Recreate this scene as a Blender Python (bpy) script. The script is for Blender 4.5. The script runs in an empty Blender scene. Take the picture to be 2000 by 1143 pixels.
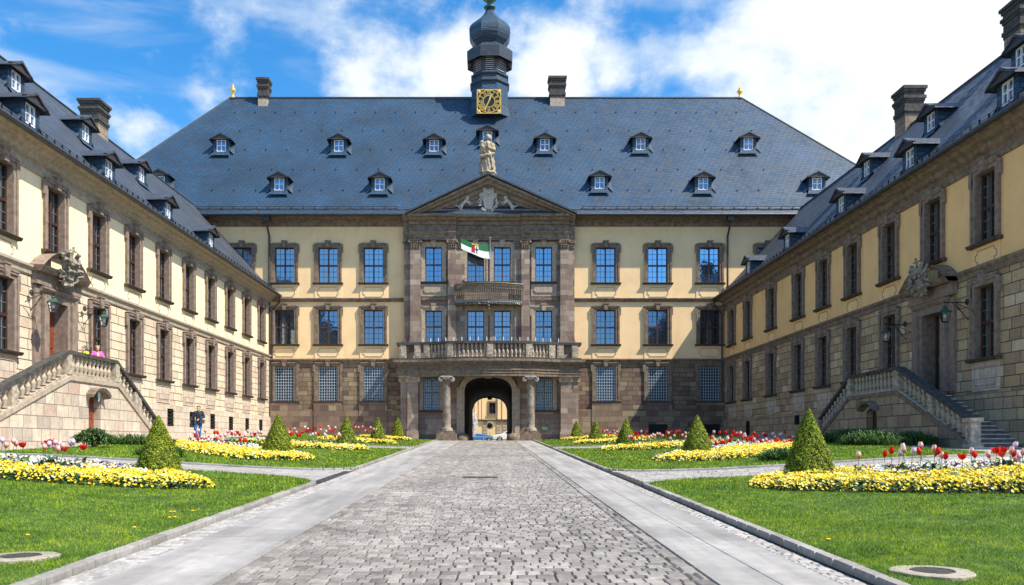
import bpy, bmesh, math, random
import numpy as np
from mathutils import Vector, Matrix
R = math.radians
sc = bpy.context.scene
C = sc.collection
random.seed(7); rng = np.random.default_rng(7)
PI = math.pi
EYE = 1.3; FP = 1600.0; VX = 953.0; VY = 868.0

# ---------------------------------------------------------------- camera, sky, sun, exposure
cam_d = bpy.data.cameras.new('camera'); cam = bpy.data.objects.new('camera', cam_d); C.objects.link(cam)
cam.location = (0, 0, EYE); cam.rotation_euler = (R(90), 0, 0)
cam_d.sensor_width = 36; cam_d.lens = 36 * FP / 2000
cam_d.shift_x = (1000 - VX) / 2000; cam_d.shift_y = (VY - 571.5) / 2000
cam_d.clip_end = 3000; cam_d.clip_start = 0.1
sc.camera = cam
sc.view_settings.view_transform = 'Standard'; sc.view_settings.look = 'None'
sc.view_settings.exposure = 0.68; sc.view_settings.gamma = 1.0

SUN = Vector((2.0, -1.0, 3.0)).normalized()
sun_el = math.asin(SUN.z); sun_az = math.atan2(SUN.x, SUN.y)
sd = bpy.data.lights.new('sun', 'SUN'); sd.energy = 5.0; sd.angle = R(0.5); sd.color = (1.0, 0.92, 0.78)
so = bpy.data.objects.new('sun', sd); C.objects.link(so)
so.rotation_euler = SUN.to_track_quat('Z', 'Y').to_euler(); so.location = (30, -20, 60)

w = bpy.data.worlds.new("World"); sc.world = w; w.use_nodes = True
NT = w.node_tree; NT.nodes.clear()
def nn(nt, t, **k):
    n = nt.nodes.new(t)
    for a, b in k.items():
        if a.startswith('i_'):
            n.inputs[int(a[2:])].default_value = b
        else:
            setattr(n, a, b)
    return n
def mth(nt, op, a, b=None, clamp=False):
    n = nt.nodes.new('ShaderNodeMath'); n.operation = op; n.use_clamp = clamp
    for i, x in enumerate((a, b)):
        if x is None: continue
        if isinstance(x, (int, float)): n.inputs[i].default_value = x
        else: nt.links.new(x, n.inputs[i])
    return n.outputs[0]
def mixc(nt, fac, a, b, blend='MIX'):
    n = nt.nodes.new('ShaderNodeMix'); n.data_type = 'RGBA'; n.blend_type = blend
    for i, x in ((0, fac), (6, a), (7, b)):
        if isinstance(x, (int, float)): n.inputs[i].default_value = x
        elif isinstance(x, tuple): n.inputs[i].default_value = (*x, 1) if len(x) == 3 else x
        else: nt.links.new(x, n.inputs[i])
    return n.outputs[2]
def ramp(nt, fac, stops, interp='LINEAR'):
    n = nt.nodes.new('ShaderNodeValToRGB'); cr = n.color_ramp; cr.interpolation = interp
    while len(cr.elements) < len(stops): cr.elements.new(0.5)
    for e, (p, c) in zip(cr.elements, stops):
        e.position = p; e.color = (*c, 1) if len(c) == 3 else c
    nt.links.new(fac, n.inputs[0]); return n.outputs[0]

def build_world():
    nt = NT
    sky = nn(nt, 'ShaderNodeTexSky', sky_type='NISHITA', sun_disc=False)
    sky.sun_elevation = sun_el; sky.sun_rotation = sun_az; sky.air_density = 1.1; sky.dust_density = 0.6; sky.ozone_density = 2.5
    hs = nn(nt, 'ShaderNodeHueSaturation'); hs.inputs['Saturation'].default_value = 1.42; hs.inputs['Value'].default_value = 1.85
    nt.links.new(sky.outputs[0], hs.inputs['Color'])
    tc = nn(nt, 'ShaderNodeTexCoord')
    nrm = nn(nt, 'ShaderNodeVectorMath', operation='NORMALIZE'); nt.links.new(tc.outputs['Generated'], nrm.inputs[0])
    mp = nn(nt, 'ShaderNodeMapping'); mp.inputs['Scale'].default_value = (1, 1, 1.45); mp.inputs['Location'].default_value = (3.1, 0.4, 1.7)
    nt.links.new(nrm.outputs[0], mp.inputs[0])
    n1 = nn(nt, 'ShaderNodeTexNoise'); n1.inputs['Scale'].default_value = 7.5; n1.inputs['Detail'].default_value = 9; n1.inputs['Roughness'].default_value = 0.58; n1.inputs['Distortion'].default_value = 0.1
    nt.links.new(mp.outputs[0], n1.inputs['Vector'])
    n2 = nn(nt, 'ShaderNodeTexNoise'); n2.inputs['Scale'].default_value = 1.7; n2.inputs['Detail'].default_value = 3
    nt.links.new(mp.outputs[0], n2.inputs['Vector'])
    blobs = [(1820, 90, 480, 1.35), (1560, 215, 190, .95), (1650, 30, 260, 1.1), (1085, 150, 130, .95), (1180, 130, 80, .7), (890, 140, 110, .85), (1010, 90, 60, .6), (720, 165, 170, .62), (640, 60, 160, .36), (800, 60, 120, .3), (560, 120, 130, .3), (1360, 20, 110, .35), (1270, 90, 70, .3),
             (1900, 300, 220, .55), (265, 245, 110, .8), (150, 225, 110, .65), (390, 190, 100, .5), (280, 130, 80, .36), (470, 200, 140, .34), (1150, 0, 120, .34), (330, 60, 200, .2), (480, 60, 160, .32), (800, 165, 120, .55), (90, 90, 120, .22), (60, 30, 120, .3)]
    acc = None
    for px, py, r, s in blobs:
        c = Vector(((px - VX) / FP, 1, (VY - py) / FP)).normalized()
        d = nn(nt, 'ShaderNodeVectorMath', operation='DISTANCE'); nt.links.new(nrm.outputs[0], d.inputs[0]); d.inputs[1].default_value = c
        m = nn(nt, 'ShaderNodeMapRange', interpolation_type='SMOOTHSTEP'); nt.links.new(d.outputs['Value'], m.inputs[0])
        m.inputs[1].default_value = 0; m.inputs[2].default_value = r / FP * 1.35; m.inputs[3].default_value = s; m.inputs[4].default_value = 0
        acc = m.outputs[0] if acc is None else mth(nt, 'MAXIMUM', acc, m.outputs[0])
    # elsewhere around the sky (behind the viewer) scattered fair-weather cloud
    sep = nn(nt, 'ShaderNodeSeparateXYZ'); nt.links.new(nrm.outputs[0], sep.inputs[0])
    back = mth(nt, 'MULTIPLY', mth(nt, 'LESS_THAN', sep.outputs[1], 0.3), 0.04)
    acc = mth(nt, 'ADD', acc, back)
    dens = mth(nt, 'ADD', mth(nt, 'MULTIPLY', n1.outputs[0], 2.6), mth(nt, 'MULTIPLY', n2.outputs[0], 0.4))
    dens = mth(nt, 'ADD', mth(nt, 'SUBTRACT', dens, 1.78), acc)
    m = nn(nt, 'ShaderNodeMapRange', interpolation_type='SMOOTHSTEP'); nt.links.new(dens, m.inputs[0])
    m.inputs[1].default_value = -0.05; m.inputs[2].default_value = 0.62
    shade = ramp(nt, dens, [(0.0, (5.6, 7.0, 8.6)), (0.5, (7.6, 8.2, 8.6)), (1.0, (9.0, 9.1, 9.1))])
    mp2 = nn(nt, 'ShaderNodeMapping'); mp2.inputs['Scale'].default_value = (1.1, 1, 6); mp2.inputs['Rotation'].default_value = (0, R(9), 0); nt.links.new(nrm.outputs[0], mp2.inputs[0])
    n3 = nn(nt, 'ShaderNodeTexNoise'); n3.inputs['Scale'].default_value = 3.2; n3.inputs['Detail'].default_value = 7; n3.inputs['Roughness'].default_value = .55; n3.inputs['Distortion'].default_value = .5; nt.links.new(mp2.outputs[0], n3.inputs['Vector'])
    mc = nn(nt, 'ShaderNodeMapRange', interpolation_type='SMOOTHSTEP'); nt.links.new(n3.outputs[0], mc.inputs[0]); mc.inputs[1].default_value = .42; mc.inputs[2].default_value = .75; mc.inputs[4].default_value = .5
    base = mixc(nt, mc.outputs[0], hs.outputs[0], (6.6, 7.6, 8.3))
    col = mixc(nt, m.outputs[0], base, shade)
    bg = nn(nt, 'ShaderNodeBackground'); bg.inputs[1].default_value = 0.078
    nt.links.new(col, bg.inputs[0])
    out = nn(nt, 'ShaderNodeOutputWorld'); nt.links.new(bg.outputs[0], out.inputs[0])
build_world()

# ---------------------------------------------------------------- helpers
def sstep(t):
    t = min(1, max(0, t)); return t * t * (3 - 2 * t)
def gz(x, y):
    yc = y if y < 58 else 58 + 4 * (1 - math.exp(-(y - 58) / 4))
    a = abs(x)
    side = 0.0 if a < 3.4 else 0.43 * sstep((a - 3.8) / 10.2)
    if y > 64: side *= max(0, 1 - (y - 64) / 30) if a < 50 else 1
    return 0.026 * yc + side
def gzn(x, y):
    yc = np.where(y < 58, y, 58 + 4 * (1 - np.exp(-(np.maximum(y, 58) - 58) / 4)))
    t = np.clip((np.abs(x) - 3.8) / 10.2, 0, 1)
    return 0.026 * yc + 0.43 * t * t * (3 - 2 * t)
def PW(px, py, Y): return Vector(((px - VX) * Y / FP, Y, (VY - py) * Y / FP + EYE))

def tag(o, label=None, cat=None, group=None, kind=None):
    if label: o['label'] = label
    if cat: o['category'] = cat
    if group: o['group'] = group
    if kind: o['kind'] = kind
    return o
def empty(name, loc=(0, 0, 0), rz=0, label=None, cat=None, group=None, parent=None):
    o = bpy.data.objects.new(name, None); C.objects.link(o); o.location = loc; o.rotation_euler = (0, 0, rz)
    o.empty_display_size = 0.2
    if parent: o.parent = parent
    return tag(o, label, cat, group)
def link(name, mesh, parent=None, loc=None):
    o = bpy.data.objects.new(name, mesh); C.objects.link(o)
    if parent: o.parent = parent
    if loc: o.location = loc
    return o
def copy_tree(o, parent=None, par_link=True):
    c = o.copy(); C.objects.link(c)
    if par_link: c.parent = parent
    for ch in o.children: copy_tree(ch, c)
    return c

class MB:
    def __init__(s): s.v = []; s.f = []
    def add(s, vs, fs):
        n = len(s.v); s.v.extend(tuple(v) for v in vs); s.f.extend([tuple(i + n for i in f) for f in fs]); return s
    def box(s, x0, x1, y0, y1, z0, z1):
        return s.add([(x0, y0, z0), (x1, y0, z0), (x1, y1, z0), (x0, y1, z0), (x0, y0, z1), (x1, y0, z1), (x1, y1, z1), (x0, y1, z1)],
                     [(0, 3, 2, 1), (4, 5, 6, 7), (0, 1, 5, 4), (1, 2, 6, 5), (2, 3, 7, 6), (3, 0, 4, 7)])
    def quad(s, a, b, c, d): return s.add([a, b, c, d], [(0, 1, 2, 3)])
    def prism(s, pts, axis, a, b):
        # pts: polygon in the two other axes; axis 'x': pts=(y,z); 'y': pts=(x,z); 'z': pts=(x,y)
        n = len(pts)
        def mk(p, t): return {'x': (t, p[0], p[1]), 'y': (p[0], t, p[1]), 'z': (p[0], p[1], t)}[axis]
        vs = [mk(p, a) for p in pts] + [mk(p, b) for p in pts]
        fs = [(i, (i + 1) % n, n + (i + 1) % n, n + i) for i in range(n)]
        fs += [tuple(range(n - 1, -1, -1)), tuple(range(n, 2 * n))]
        return s.add(vs, fs)
    def lathe(s, prof, c=(0, 0, 0), n=12, mod=None, rot=0.0):
        vs = []; m = len(prof)
        for (r, z) in prof:
            for k in range(n):
                a = rot + 2 * PI * k / n; rr = r * (mod(a, z) if mod else 1)
                vs.append((c[0] + rr * math.cos(a), c[1] + rr * math.sin(a), c[2] + z))
        fs = [(i * n + k, i * n + (k + 1) % n, (i + 1) * n + (k + 1) % n, (i + 1) * n + k) for i in range(m - 1) for k in range(n)]
        fs += [tuple(range(n - 1, -1, -1)), tuple((m - 1) * n + k for k in range(n))]
        return s.add(vs, fs)
    def tube(s, pts, r, n=6, caps=True):
        pts = [Vector(p) for p in pts]; rs = r if isinstance(r, (list, tuple)) else [r] * len(pts)
        vs = []
        for i, p in enumerate(pts):
            d = (pts[min(i + 1, len(pts) - 1)] - pts[max(i - 1, 0)])
            if d.length < 1e-9: d = Vector((0, 0, 1))
            d.normalize()
            up = Vector((0, 0, 1)) if abs(d.z) < 0.95 else Vector((1, 0, 0))
            a = d.cross(up).normalized(); b = d.cross(a)
            for k in range(n):
                t = 2 * PI * k / n; q = p + (a * math.cos(t) + b * math.sin(t)) * rs[i]
                vs.append(tuple(q))
        m = len(pts)
        fs = [(i * n + k, (i + 1) * n + k, (i + 1) * n + (k + 1) % n, i * n + (k + 1) % n) for i in range(m - 1) for k in range(n)]
        if caps: fs += [tuple(range(n)), tuple((m - 1) * n + k for k in range(n - 1, -1, -1))]
        return s.add(vs, fs)
    def cap(s, a, b, ra, rb, n=8):   # tapered capsule
        a = Vector(a); b = Vector(b); d = (b - a); L = d.length; d = d / L if L > 1e-6 else Vector((0, 0, 1))
        pts = []; rs = []
        for t in (-1, -.7, -.3): pts.append(a + d * ra * t); rs.append(ra * math.sqrt(max(0.002, 1 - t * t)))
        pts.append(a); rs.append(ra); pts.append(b); rs.append(rb)
        for t in (.3, .7, 1): pts.append(b + d * rb * t); rs.append(rb * math.sqrt(max(0.002, 1 - t * t)))
        # keep order for tube orientation
        return s.tube(pts, rs, n)
    def ball(s, c, r, n=10, m=7, sc=(1, 1, 1)):
        prof = [(max(0.02, math.sin(PI * i / m)) * r, -math.cos(PI * i / m) * r) for i in range(m + 1)]
        k = len(s.v); s.lathe(prof, (0, 0, 0), n)
        for i in range(k, len(s.v)):
            v = s.v[i]; s.v[i] = (v[0] * sc[0] + c[0], v[1] * sc[1] + c[1], v[2] * sc[2] + c[2])
        return s
    def xf(s, M, start=0):
        for i in range(start, len(s.v)): s.v[i] = tuple(M @ Vector(s.v[i]))
        return s
    def cells(s, x0, x1, z0, z1, y, holes):
        xs = sorted({x0, x1, *[h[0] for h in holes], *[h[1] for h in holes]}); zs = sorted({z0, z1, *[h[2] for h in holes], *[h[3] for h in holes]})
        xs = [x for x in xs if x0 <= x <= x1]; zs = [z for z in zs if z0 <= z <= z1]
        for i in range(len(xs) - 1):
            for j in range(len(zs) - 1):
                cx = (xs[i] + xs[i + 1]) / 2; cz = (zs[j] + zs[j + 1]) / 2
                if any(h[0] < cx < h[1] and h[2] < cz < h[3] for h in holes): continue
                s.quad((xs[i], y, zs[j]), (xs[i + 1], y, zs[j]), (xs[i + 1], y, zs[j + 1]), (xs[i], y, zs[j + 1]))
        return s
    def mesh(s, name, m, smooth=False):
        me = bpy.data.meshes.new(name); me.from_pydata(s.v, [], s.f); me.update()
        if m: me.materials.append(m)
        if smooth: me.polygons.foreach_set('use_smooth', [True] * len(me.polygons))
        return me
    def build(s, name, m, parent=None, smooth=False, loc=None):
        return link(name, s.mesh(name, m, smooth), parent, loc)

def npmesh(name, V, Fq, m, k=4, smooth=False):
    me = bpy.data.meshes.new(name); V = np.asarray(V, dtype=np.float32); Fq = np.asarray(Fq, dtype=np.int32)
    me.vertices.add(len(V)); me.vertices.foreach_set('co', V.ravel())
    nf = len(Fq); me.loops.add(nf * k); me.loops.foreach_set('vertex_index', Fq.ravel())
    me.polygons.add(nf); me.polygons.foreach_set('loop_start', np.arange(0, nf * k, k, dtype=np.int32)); me.polygons.foreach_set('loop_total', np.full(nf, k, dtype=np.int32))
    me.polygons.foreach_set('use_smooth', np.full(nf, bool(smooth)))
    me.update(calc_edges=True); me.materials.append(m); return me
def remesh(o, vox, smooth=True):
    md = o.modifiers.new('union', 'REMESH'); md.mode = 'VOXEL'; md.voxel_size = vox; md.use_smooth_shade = smooth
    return o

# ---------------------------------------------------------------- materials
def newmat(name):
    m = bpy.data.materials.new(name); m.use_nodes = True; nt = m.node_tree
    return m, nt, nt.nodes['Principled BSDF']
def uvw(nt, su=1, sv=1):
    tc = nn(nt, 'ShaderNodeTexCoord'); sp = nn(nt, 'ShaderNodeSeparateXYZ'); nt.links.new(tc.outputs['Object'], sp.inputs[0])
    u = mth(nt, 'ADD', sp.outputs[0], sp.outputs[1])
    cb = nn(nt, 'ShaderNodeCombineXYZ'); nt.links.new(mth(nt, 'MULTIPLY', u, su), cb.inputs[0]); nt.links.new(mth(nt, 'MULTIPLY', sp.outputs[2], sv), cb.inputs[1])
    return tc, cb.outputs[0], sp
def noise(nt, vec, scale, detail=4, rough=.55, dist=0):
    n = nn(nt, 'ShaderNodeTexNoise'); n.inputs['Scale'].default_value = scale; n.inputs['Detail'].default_value = detail; n.inputs['Roughness'].default_value = rough; n.inputs['Distortion'].default_value = dist
    if vec is not None: nt.links.new(vec, n.inputs['Vector'])
    return n.outputs[0]
def bump(nt, bs, h, strength=.4, dist=.02):
    b = nn(nt, 'ShaderNodeBump'); b.inputs['Strength'].default_value = strength; b.inputs['Distance'].default_value = dist
    nt.links.new(h, b.inputs['Height']); nt.links.new(b.outputs[0], bs.inputs['Normal'])
def simple(name, col, rough=.6, nscale=6, var=.25, metal=0, bstr=.15, spec=.5, coord='Object', island=0):
    m, nt, bs = newmat(name)
    tc = nn(nt, 'ShaderNodeTexCoord'); n = noise(nt, tc.outputs[coord], nscale, 5)
    dark = tuple(c * (1 - var) for c in col); lite = tuple(min(1, c * (1 + var)) for c in col)
    c = ramp(nt, n, [(.3, dark), (.7, lite)])
    if island:
        g = nn(nt, 'ShaderNodeNewGeometry'); k = ramp(nt, g.outputs['Random Per Island'], [(0, (1 - island,) * 3), (1, (1 + island * .6,) * 3)])
        c = mixc(nt, 1.0, c, k, 'MULTIPLY')
    nt.links.new(c, bs.inputs['Base Color']); bs.inputs['Roughness'].default_value = rough; bs.inputs['Metallic'].default_value = metal
    bs.inputs['Specular IOR Level'].default_value = spec
    if bstr: bump(nt, bs, n, bstr, .01)
    return m
def ashlar(name, pal, bw=.75, bh=.36, mort=(.06, .05, .04), msize=.012, dirt=.45, bstr=.7, weather=(.05, .045, .035), rowdark=0):
    m, nt, bs = newmat(name); tc, v, sp = uvw(nt)
    # wobble the joints a little
    wob = nn(nt, 'ShaderNodeTexNoise'); wob.inputs['Scale'].default_value = 1.3; nt.links.new(v, wob.inputs['Vector'])
    vv = nn(nt, 'ShaderNodeVectorMath', operation='MULTIPLY_ADD'); nt.links.new(wob.outputs['Color'], vv.inputs[0]); vv.inputs[1].default_value = (.05, .0, 0); nt.links.new(v, vv.inputs[2])
    br = nn(nt, 'ShaderNodeTexBrick'); nt.links.new(vv.outputs[0], br.inputs['Vector'])
    br.inputs['Scale'].default_value = 1; br.inputs['Brick Width'].default_value = bw; br.inputs['Row Height'].default_value = bh; br.inputs['Mortar Size'].default_value = msize
    br.inputs['Mortar Smooth'].default_value = .3; br.inputs['Bias'].default_value = 0
    br.inputs['Color1'].default_value = (0, 0, 0, 1); br.inputs['Color2'].default_value = (1, 1, 1, 1); br.inputs['Mortar'].default_value = (.5, .5, .5, 1)
    br.offset = .5; br.squash = .7; br.squash_frequency = 3; br.offset_frequency = 2
    c = ramp(nt, br.outputs['Color'], [((i + .5) / len(pal), p) for i, p in enumerate(pal)])
    n1 = noise(nt, tc.outputs['Object'], 2.2, 6, .6); n2 = noise(nt, tc.outputs['Object'], 14, 4, .6)
    c = mixc(nt, 1.0, c, ramp(nt, n2, [(.25, (.78, .78, .78)), (.75, (1.15, 1.13, 1.1))]), 'MULTIPLY')
    st = nn(nt, 'ShaderNodeMapping'); st.inputs['Scale'].default_value = (1.6, 1.6, .25); nt.links.new(tc.outputs['Object'], st.inputs[0])
    n3 = noise(nt, st.outputs[0], 1.4, 5, .65)
    dm = mth(nt, 'MULTIPLY', ramp(nt, mth(nt, 'MULTIPLY', mth(nt, 'ADD', n1, n3), .5), [(.46, (0, 0, 0)), (.68, (1, 1, 1))]), dirt)
    c = mixc(nt, dm, c, weather)
    mf = br.outputs['Fac']
    c = mixc(nt, mf, c, mort)
    nt.links.new(c, bs.inputs['Base Color']); bs.inputs['Roughness'].default_value = .85; bs.inputs['Specular IOR Level'].default_value = .25
    h = mth(nt, 'SUBTRACT', mth(nt, 'MULTIPLY', n2, .25), mf)
    bump(nt, bs, h, bstr, .03)
    return m
def stucco(name, col):
    m, nt, bs = newmat(name); tc = nn(nt, 'ShaderNodeTexCoord')
    n1 = noise(nt, tc.outputs['Object'], .5, 6, .6); n2 = noise(nt, tc.outputs['Object'], 30, 4)
    st = nn(nt, 'ShaderNodeMapping'); st.inputs['Scale'].default_value = (1.3, 1.3, .22); nt.links.new(tc.outputs['Object'], st.inputs[0])
    n3 = noise(nt, st.outputs[0], 1.6, 6, .6)
    c = ramp(nt, n1, [(.3, tuple(x * .88 for x in col)), (.55, col), (.75, tuple(min(1, x * 1.07) for x in col))])
    c = mixc(nt, ramp(nt, n3, [(.52, (0, 0, 0)), (.82, (.38, .38, .38))]), c, (col[0] * .72, col[1] * .7, col[2] * .72))
    chips = ramp(nt, noise(nt, tc.outputs['Object'], 2.6, 2, .4), [(.735, (0, 0, 0)), (.75, (.6, .6, .6))])
    c = mixc(nt, chips, c, (.62, .52, .36))
    nt.links.new(c, bs.inputs['Base Color']); bs.inputs['Roughness'].default_value = .9; bs.inputs['Specular IOR Level'].default_value = .2
    bump(nt, bs, n2, .12, .01); return m
def slate(name, c0=(.004, .010, .022), c1=(.038, .092, .160), w=.40, h=.25, diag=.16, rough=.44, spec=.52):
    m, nt, bs = newmat(name); tc, v, sp = uvw(nt, 1, 1.18)
    v0 = v
    if diag:
        mp = nn(nt, 'ShaderNodeMapping'); mp.inputs['Rotation'].default_value = (0, 0, diag); nt.links.new(v, mp.inputs[0]); v = mp.outputs[0]
    br = nn(nt, 'ShaderNodeTexBrick'); nt.links.new(v, br.inputs['Vector']); br.inputs['Scale'].default_value = 1
    br.inputs['Brick Width'].default_value = w; br.inputs['Row Height'].default_value = h; br.inputs['Mortar Size'].default_value = .016; br.inputs['Mortar Smooth'].default_value = .6
    br.inputs['Color1'].default_value = (0, 0, 0, 1); br.inputs['Color2'].default_value = (1, 1, 1, 1); br.inputs['Mortar'].default_value = (.2, .2, .2, 1)
    mid = tuple((a + b) / 2 for a, b in zip(c0, c1))
    c = ramp(nt, br.outputs['Color'], [(0, tuple(x * .92 for x in mid)), (.5, tuple(x * 1.05 for x in mid)), (1, tuple(x * 1.35 for x in mid))])
    n1 = noise(nt, tc.outputs['Object'], .35, 6, .65); n2 = noise(nt, tc.outputs['Object'], 9, 3)
    c = mixc(nt, 1, c, ramp(nt, n1, [(.3, (.70, .70, .70)), (.7, (1.22, 1.27, 1.33))]), 'MULTIPLY')
    c = mixc(nt, br.outputs['Fac'], c, c0)
    nt.links.new(c, bs.inputs['Base Color'])
    nt.links.new(ramp(nt, br.outputs['Color'], [(0, (rough + .16,) * 3), (1, (rough - .08,) * 3)]), bs.inputs['Roughness'])
    bs.inputs['Specular IOR Level'].default_value = spec
    # saw-tooth lap of every course
    sx = nn(nt, 'ShaderNodeSeparateXYZ'); nt.links.new(v, sx.inputs[0])
    saw = mth(nt, 'FRACT', mth(nt, 'DIVIDE', sx.outputs[1], h))
    hh = mth(nt, 'ADD', mth(nt, 'MULTIPLY', mth(nt, 'SUBTRACT', 1.0, saw), .8), mth(nt, 'SUBTRACT', mth(nt, 'MULTIPLY', br.outputs['Color'], .35), br.outputs['Fac']))
    bump(nt, bs, hh, .8, .035)
    return m
def glass(name, tint, refl, clear=False, base=(.006, .012, .022)):
    m, nt, bs = newmat(name)
    g = nn(nt, 'ShaderNodeBsdfGlossy'); g.inputs['Color'].default_value = (*tint, 1); g.inputs['Roughness'].default_value = .03
    tc = nn(nt, 'ShaderNodeTexCoord'); n = noise(nt, tc.outputs['Object'], 2.2, 2)
    b = nn(nt, 'ShaderNodeBump'); b.inputs['Strength'].default_value = .12; b.inputs['Distance'].default_value = .03; nt.links.new(n, b.inputs['Height']); nt.links.new(b.outputs[0], g.inputs['Normal'])
    mx = nn(nt, 'ShaderNodeMixShader'); out = nt.nodes['Material Output']
    fr = nn(nt, 'ShaderNodeFresnel'); fr.inputs[0].default_value = 1.5
    oi = nn(nt, 'ShaderNodeObjectInfo'); rv = mth(nt, 'ADD', mth(nt, 'MULTIPLY', oi.outputs['Random'], .6), .62)
    nt.links.new(mth(nt, 'ADD', mth(nt, 'MULTIPLY', fr.outputs[0], .9), mth(nt, 'MULTIPLY', rv, refl), True), mx.inputs[0])
    if clear:
        t = nn(nt, 'ShaderNodeBsdfTransparent'); t.inputs[0].default_value = (.75, .8, .85, 1); nt.links.new(t.outputs[0], mx.inputs[1])
    else:
        bs.inputs['Base Color'].default_value = (*base, 1); bs.inputs['Roughness'].default_value = .3; nt.links.new(bs.outputs[0], mx.inputs[1])
    nt.links.new(g.outputs[0], mx.inputs[2]); nt.links.new(mx.outputs[0], out.inputs[0])
    return m
def islandmat(name, stops, rough=.6, spec=.4, trans=0, big=None, coord='Object', sub=None, clump=0, streak=None):
    m, nt, bs = newmat(name); g = nn(nt, 'ShaderNodeNewGeometry'); tc = nn(nt, 'ShaderNodeTexCoord')
    f = g.outputs['Random Per Island']
    if clump: f = mth(nt, 'ADD', mth(nt, 'MULTIPLY', f, .32), mth(nt, 'MULTIPLY', mth(nt, 'SUBTRACT', noise(nt, tc.outputs[coord], clump, 2, .5), .28), 1.35))
    c = ramp(nt, f, stops)
    if big:
        n = noise(nt, tc.outputs[coord], big[0], 4, .6); c = mixc(nt, 1, c, ramp(nt, n, [(.32, (big[1],) * 3), (.68, (big[2],) * 3)]), 'MULTIPLY')
    if streak:
        mpp = nn(nt, 'ShaderNodeMapping'); mpp.inputs['Scale'].default_value = (2.6, .16, 1); nt.links.new(tc.outputs[coord], mpp.inputs[0]); n = noise(nt, mpp.outputs[0], 1.0, 6, .65)
        c = mixc(nt, 1, c, ramp(nt, n, [(.35, (streak[0],) * 3), (.65, (streak[1],) * 3)]), 'MULTIPLY')
    if sub:
        n = noise(nt, tc.outputs[coord], sub[0], 4, .6); c = mixc(nt, 1, c, ramp(nt, n, [(.3, (sub[1],) * 3), (.7, (sub[2],) * 3)]), 'MULTIPLY')
        bump(nt, bs, n, .3, .01)
    nt.links.new(c, bs.inputs['Base Color']); bs.inputs['Roughness'].default_value = rough; bs.inputs['Specular IOR Level'].default_value = spec
    if trans:
        tr = nn(nt, 'ShaderNodeBsdfTranslucent'); nt.links.new(c, tr.inputs[0]); mx = nn(nt, 'ShaderNodeMixShader'); mx.inputs[0].default_value = trans
        nt.links.new(bs.outputs[0], mx.inputs[1]); nt.links.new(tr.outputs[0], mx.inputs[2]); nt.links.new(mx.outputs[0], nt.nodes['Material Output'].inputs[0])
    return m

M = {}
beige = [(.20, .135, .11), (.34, .25, .17), (.27, .19, .15), (.40, .31, .22), (.30, .23, .15), (.24, .15, .13), (.36, .28, .20)]
purp = [(.135, .088, .07), (.24, .18, .115), (.17, .11, .09), (.29, .225, .15), (.15, .10, .085), (.20, .135, .105), (.31, .25, .165)]
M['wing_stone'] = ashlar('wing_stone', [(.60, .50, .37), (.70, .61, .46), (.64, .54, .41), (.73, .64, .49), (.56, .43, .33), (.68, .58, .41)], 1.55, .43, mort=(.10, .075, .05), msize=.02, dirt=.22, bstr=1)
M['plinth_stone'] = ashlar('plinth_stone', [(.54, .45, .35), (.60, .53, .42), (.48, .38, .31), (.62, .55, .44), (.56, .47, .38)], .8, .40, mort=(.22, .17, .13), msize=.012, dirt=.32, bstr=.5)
M['plinth_brown_shade'] = ashlar('plinth_stone_brown_shade', [(.40, .29, .185), (.47, .36, .22), (.33, .235, .155), (.50, .39, .25), (.42, .32, .20)], .85, .44, mort=(.07, .05, .04), msize=.016, dirt=.4, bstr=.7)  # right plinth: shade and warm bounce worked into the brown palette
M['stair_stone'] = ashlar('stair_stone', [(.54, .45, .35), (.62, .54, .42), (.46, .33, .27), (.64, .57, .46), (.58, .49, .39), (.42, .36, .30)], .85, .47, mort=(.20, .15, .12), msize=.014, dirt=.68, bstr=.7, weather=(.22, .19, .16))
M['main_stone'] = ashlar('main_stone', purp, .85, .38, mort=(.035, .025, .02), msize=.014, dirt=.3, bstr=.9)
M['main_plinth'] = ashlar('main_plinth', purp, .95, .45, mort=(.09, .07, .055), msize=.012, dirt=.35, bstr=.6)
M['portal_stone'] = ashlar('portal_stone', [(.22, .15, .125), (.33, .265, .20), (.25, .17, .15), (.38, .31, .245), (.19, .13, .115), (.42, .35, .29)], 1.4, .42, mort=(.10, .08, .065), msize=.006, dirt=.5, bstr=.35)
M['trim'] = simple('trim_stone', (.195, .15, .112), .85, 3.5, .4, bstr=.35, spec=.2)
M['trim_purple'] = simple('trim_purple', (.235, .18, .145), .85, 5, .3, bstr=.3, spec=.2)
M['trim_light'] = simple('trim_light', (.38, .31, .24), .85, 5, .25, bstr=.3, spec=.2)
M['trim_dark'] = simple('trim_dark', (.08, .063, .052), .85, 4, .45, bstr=.4, spec=.2)
M['baluster'] = simple('baluster_stone', (.38, .32, .25), .85, 7, .5, bstr=.4, spec=.2)
M['rail'] = simple('rail_stone', (.06, .056, .052), .75, 5, .5, bstr=.4, spec=.3)
M['sculpt_dk'] = simple('weathered_sculpture', (.25, .22, .185), .85, 9, .5, bstr=.3, spec=.2)
M['sculpt'] = simple('sculpture_stone', (.44, .41, .36), .85, 9, .4, bstr=.3, spec=.2)
M['yellow'] = stucco('yellow_plaster', (.88, .635, .355))
M['yellow_l'] = stucco('yellow_plaster_sunlit', (.92, .735, .47))  # lit copy of the yellow plaster, sunlight put into the tint
M['yellow_l_trim'] = stucco('yellow_panel_sunlit', (.92, .745, .48))  # panels of the lit copy, same sunlight in the tint
M['yellow_r'] = stucco('yellow_plaster_warm_fill', (.88, .56, .25))  # right wing copy of the yellow plaster, warm fill light put into colour
M['yellow_r_trim'] = stucco('yellow_panel_warm_fill', (.88, .57, .26))  # right wing panels, warm fill painted in likewise
M['yellow_trim'] = stucco('yellow_panel_plaster', (.88, .645, .365))
M['slate'] = slate('slate')
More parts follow.
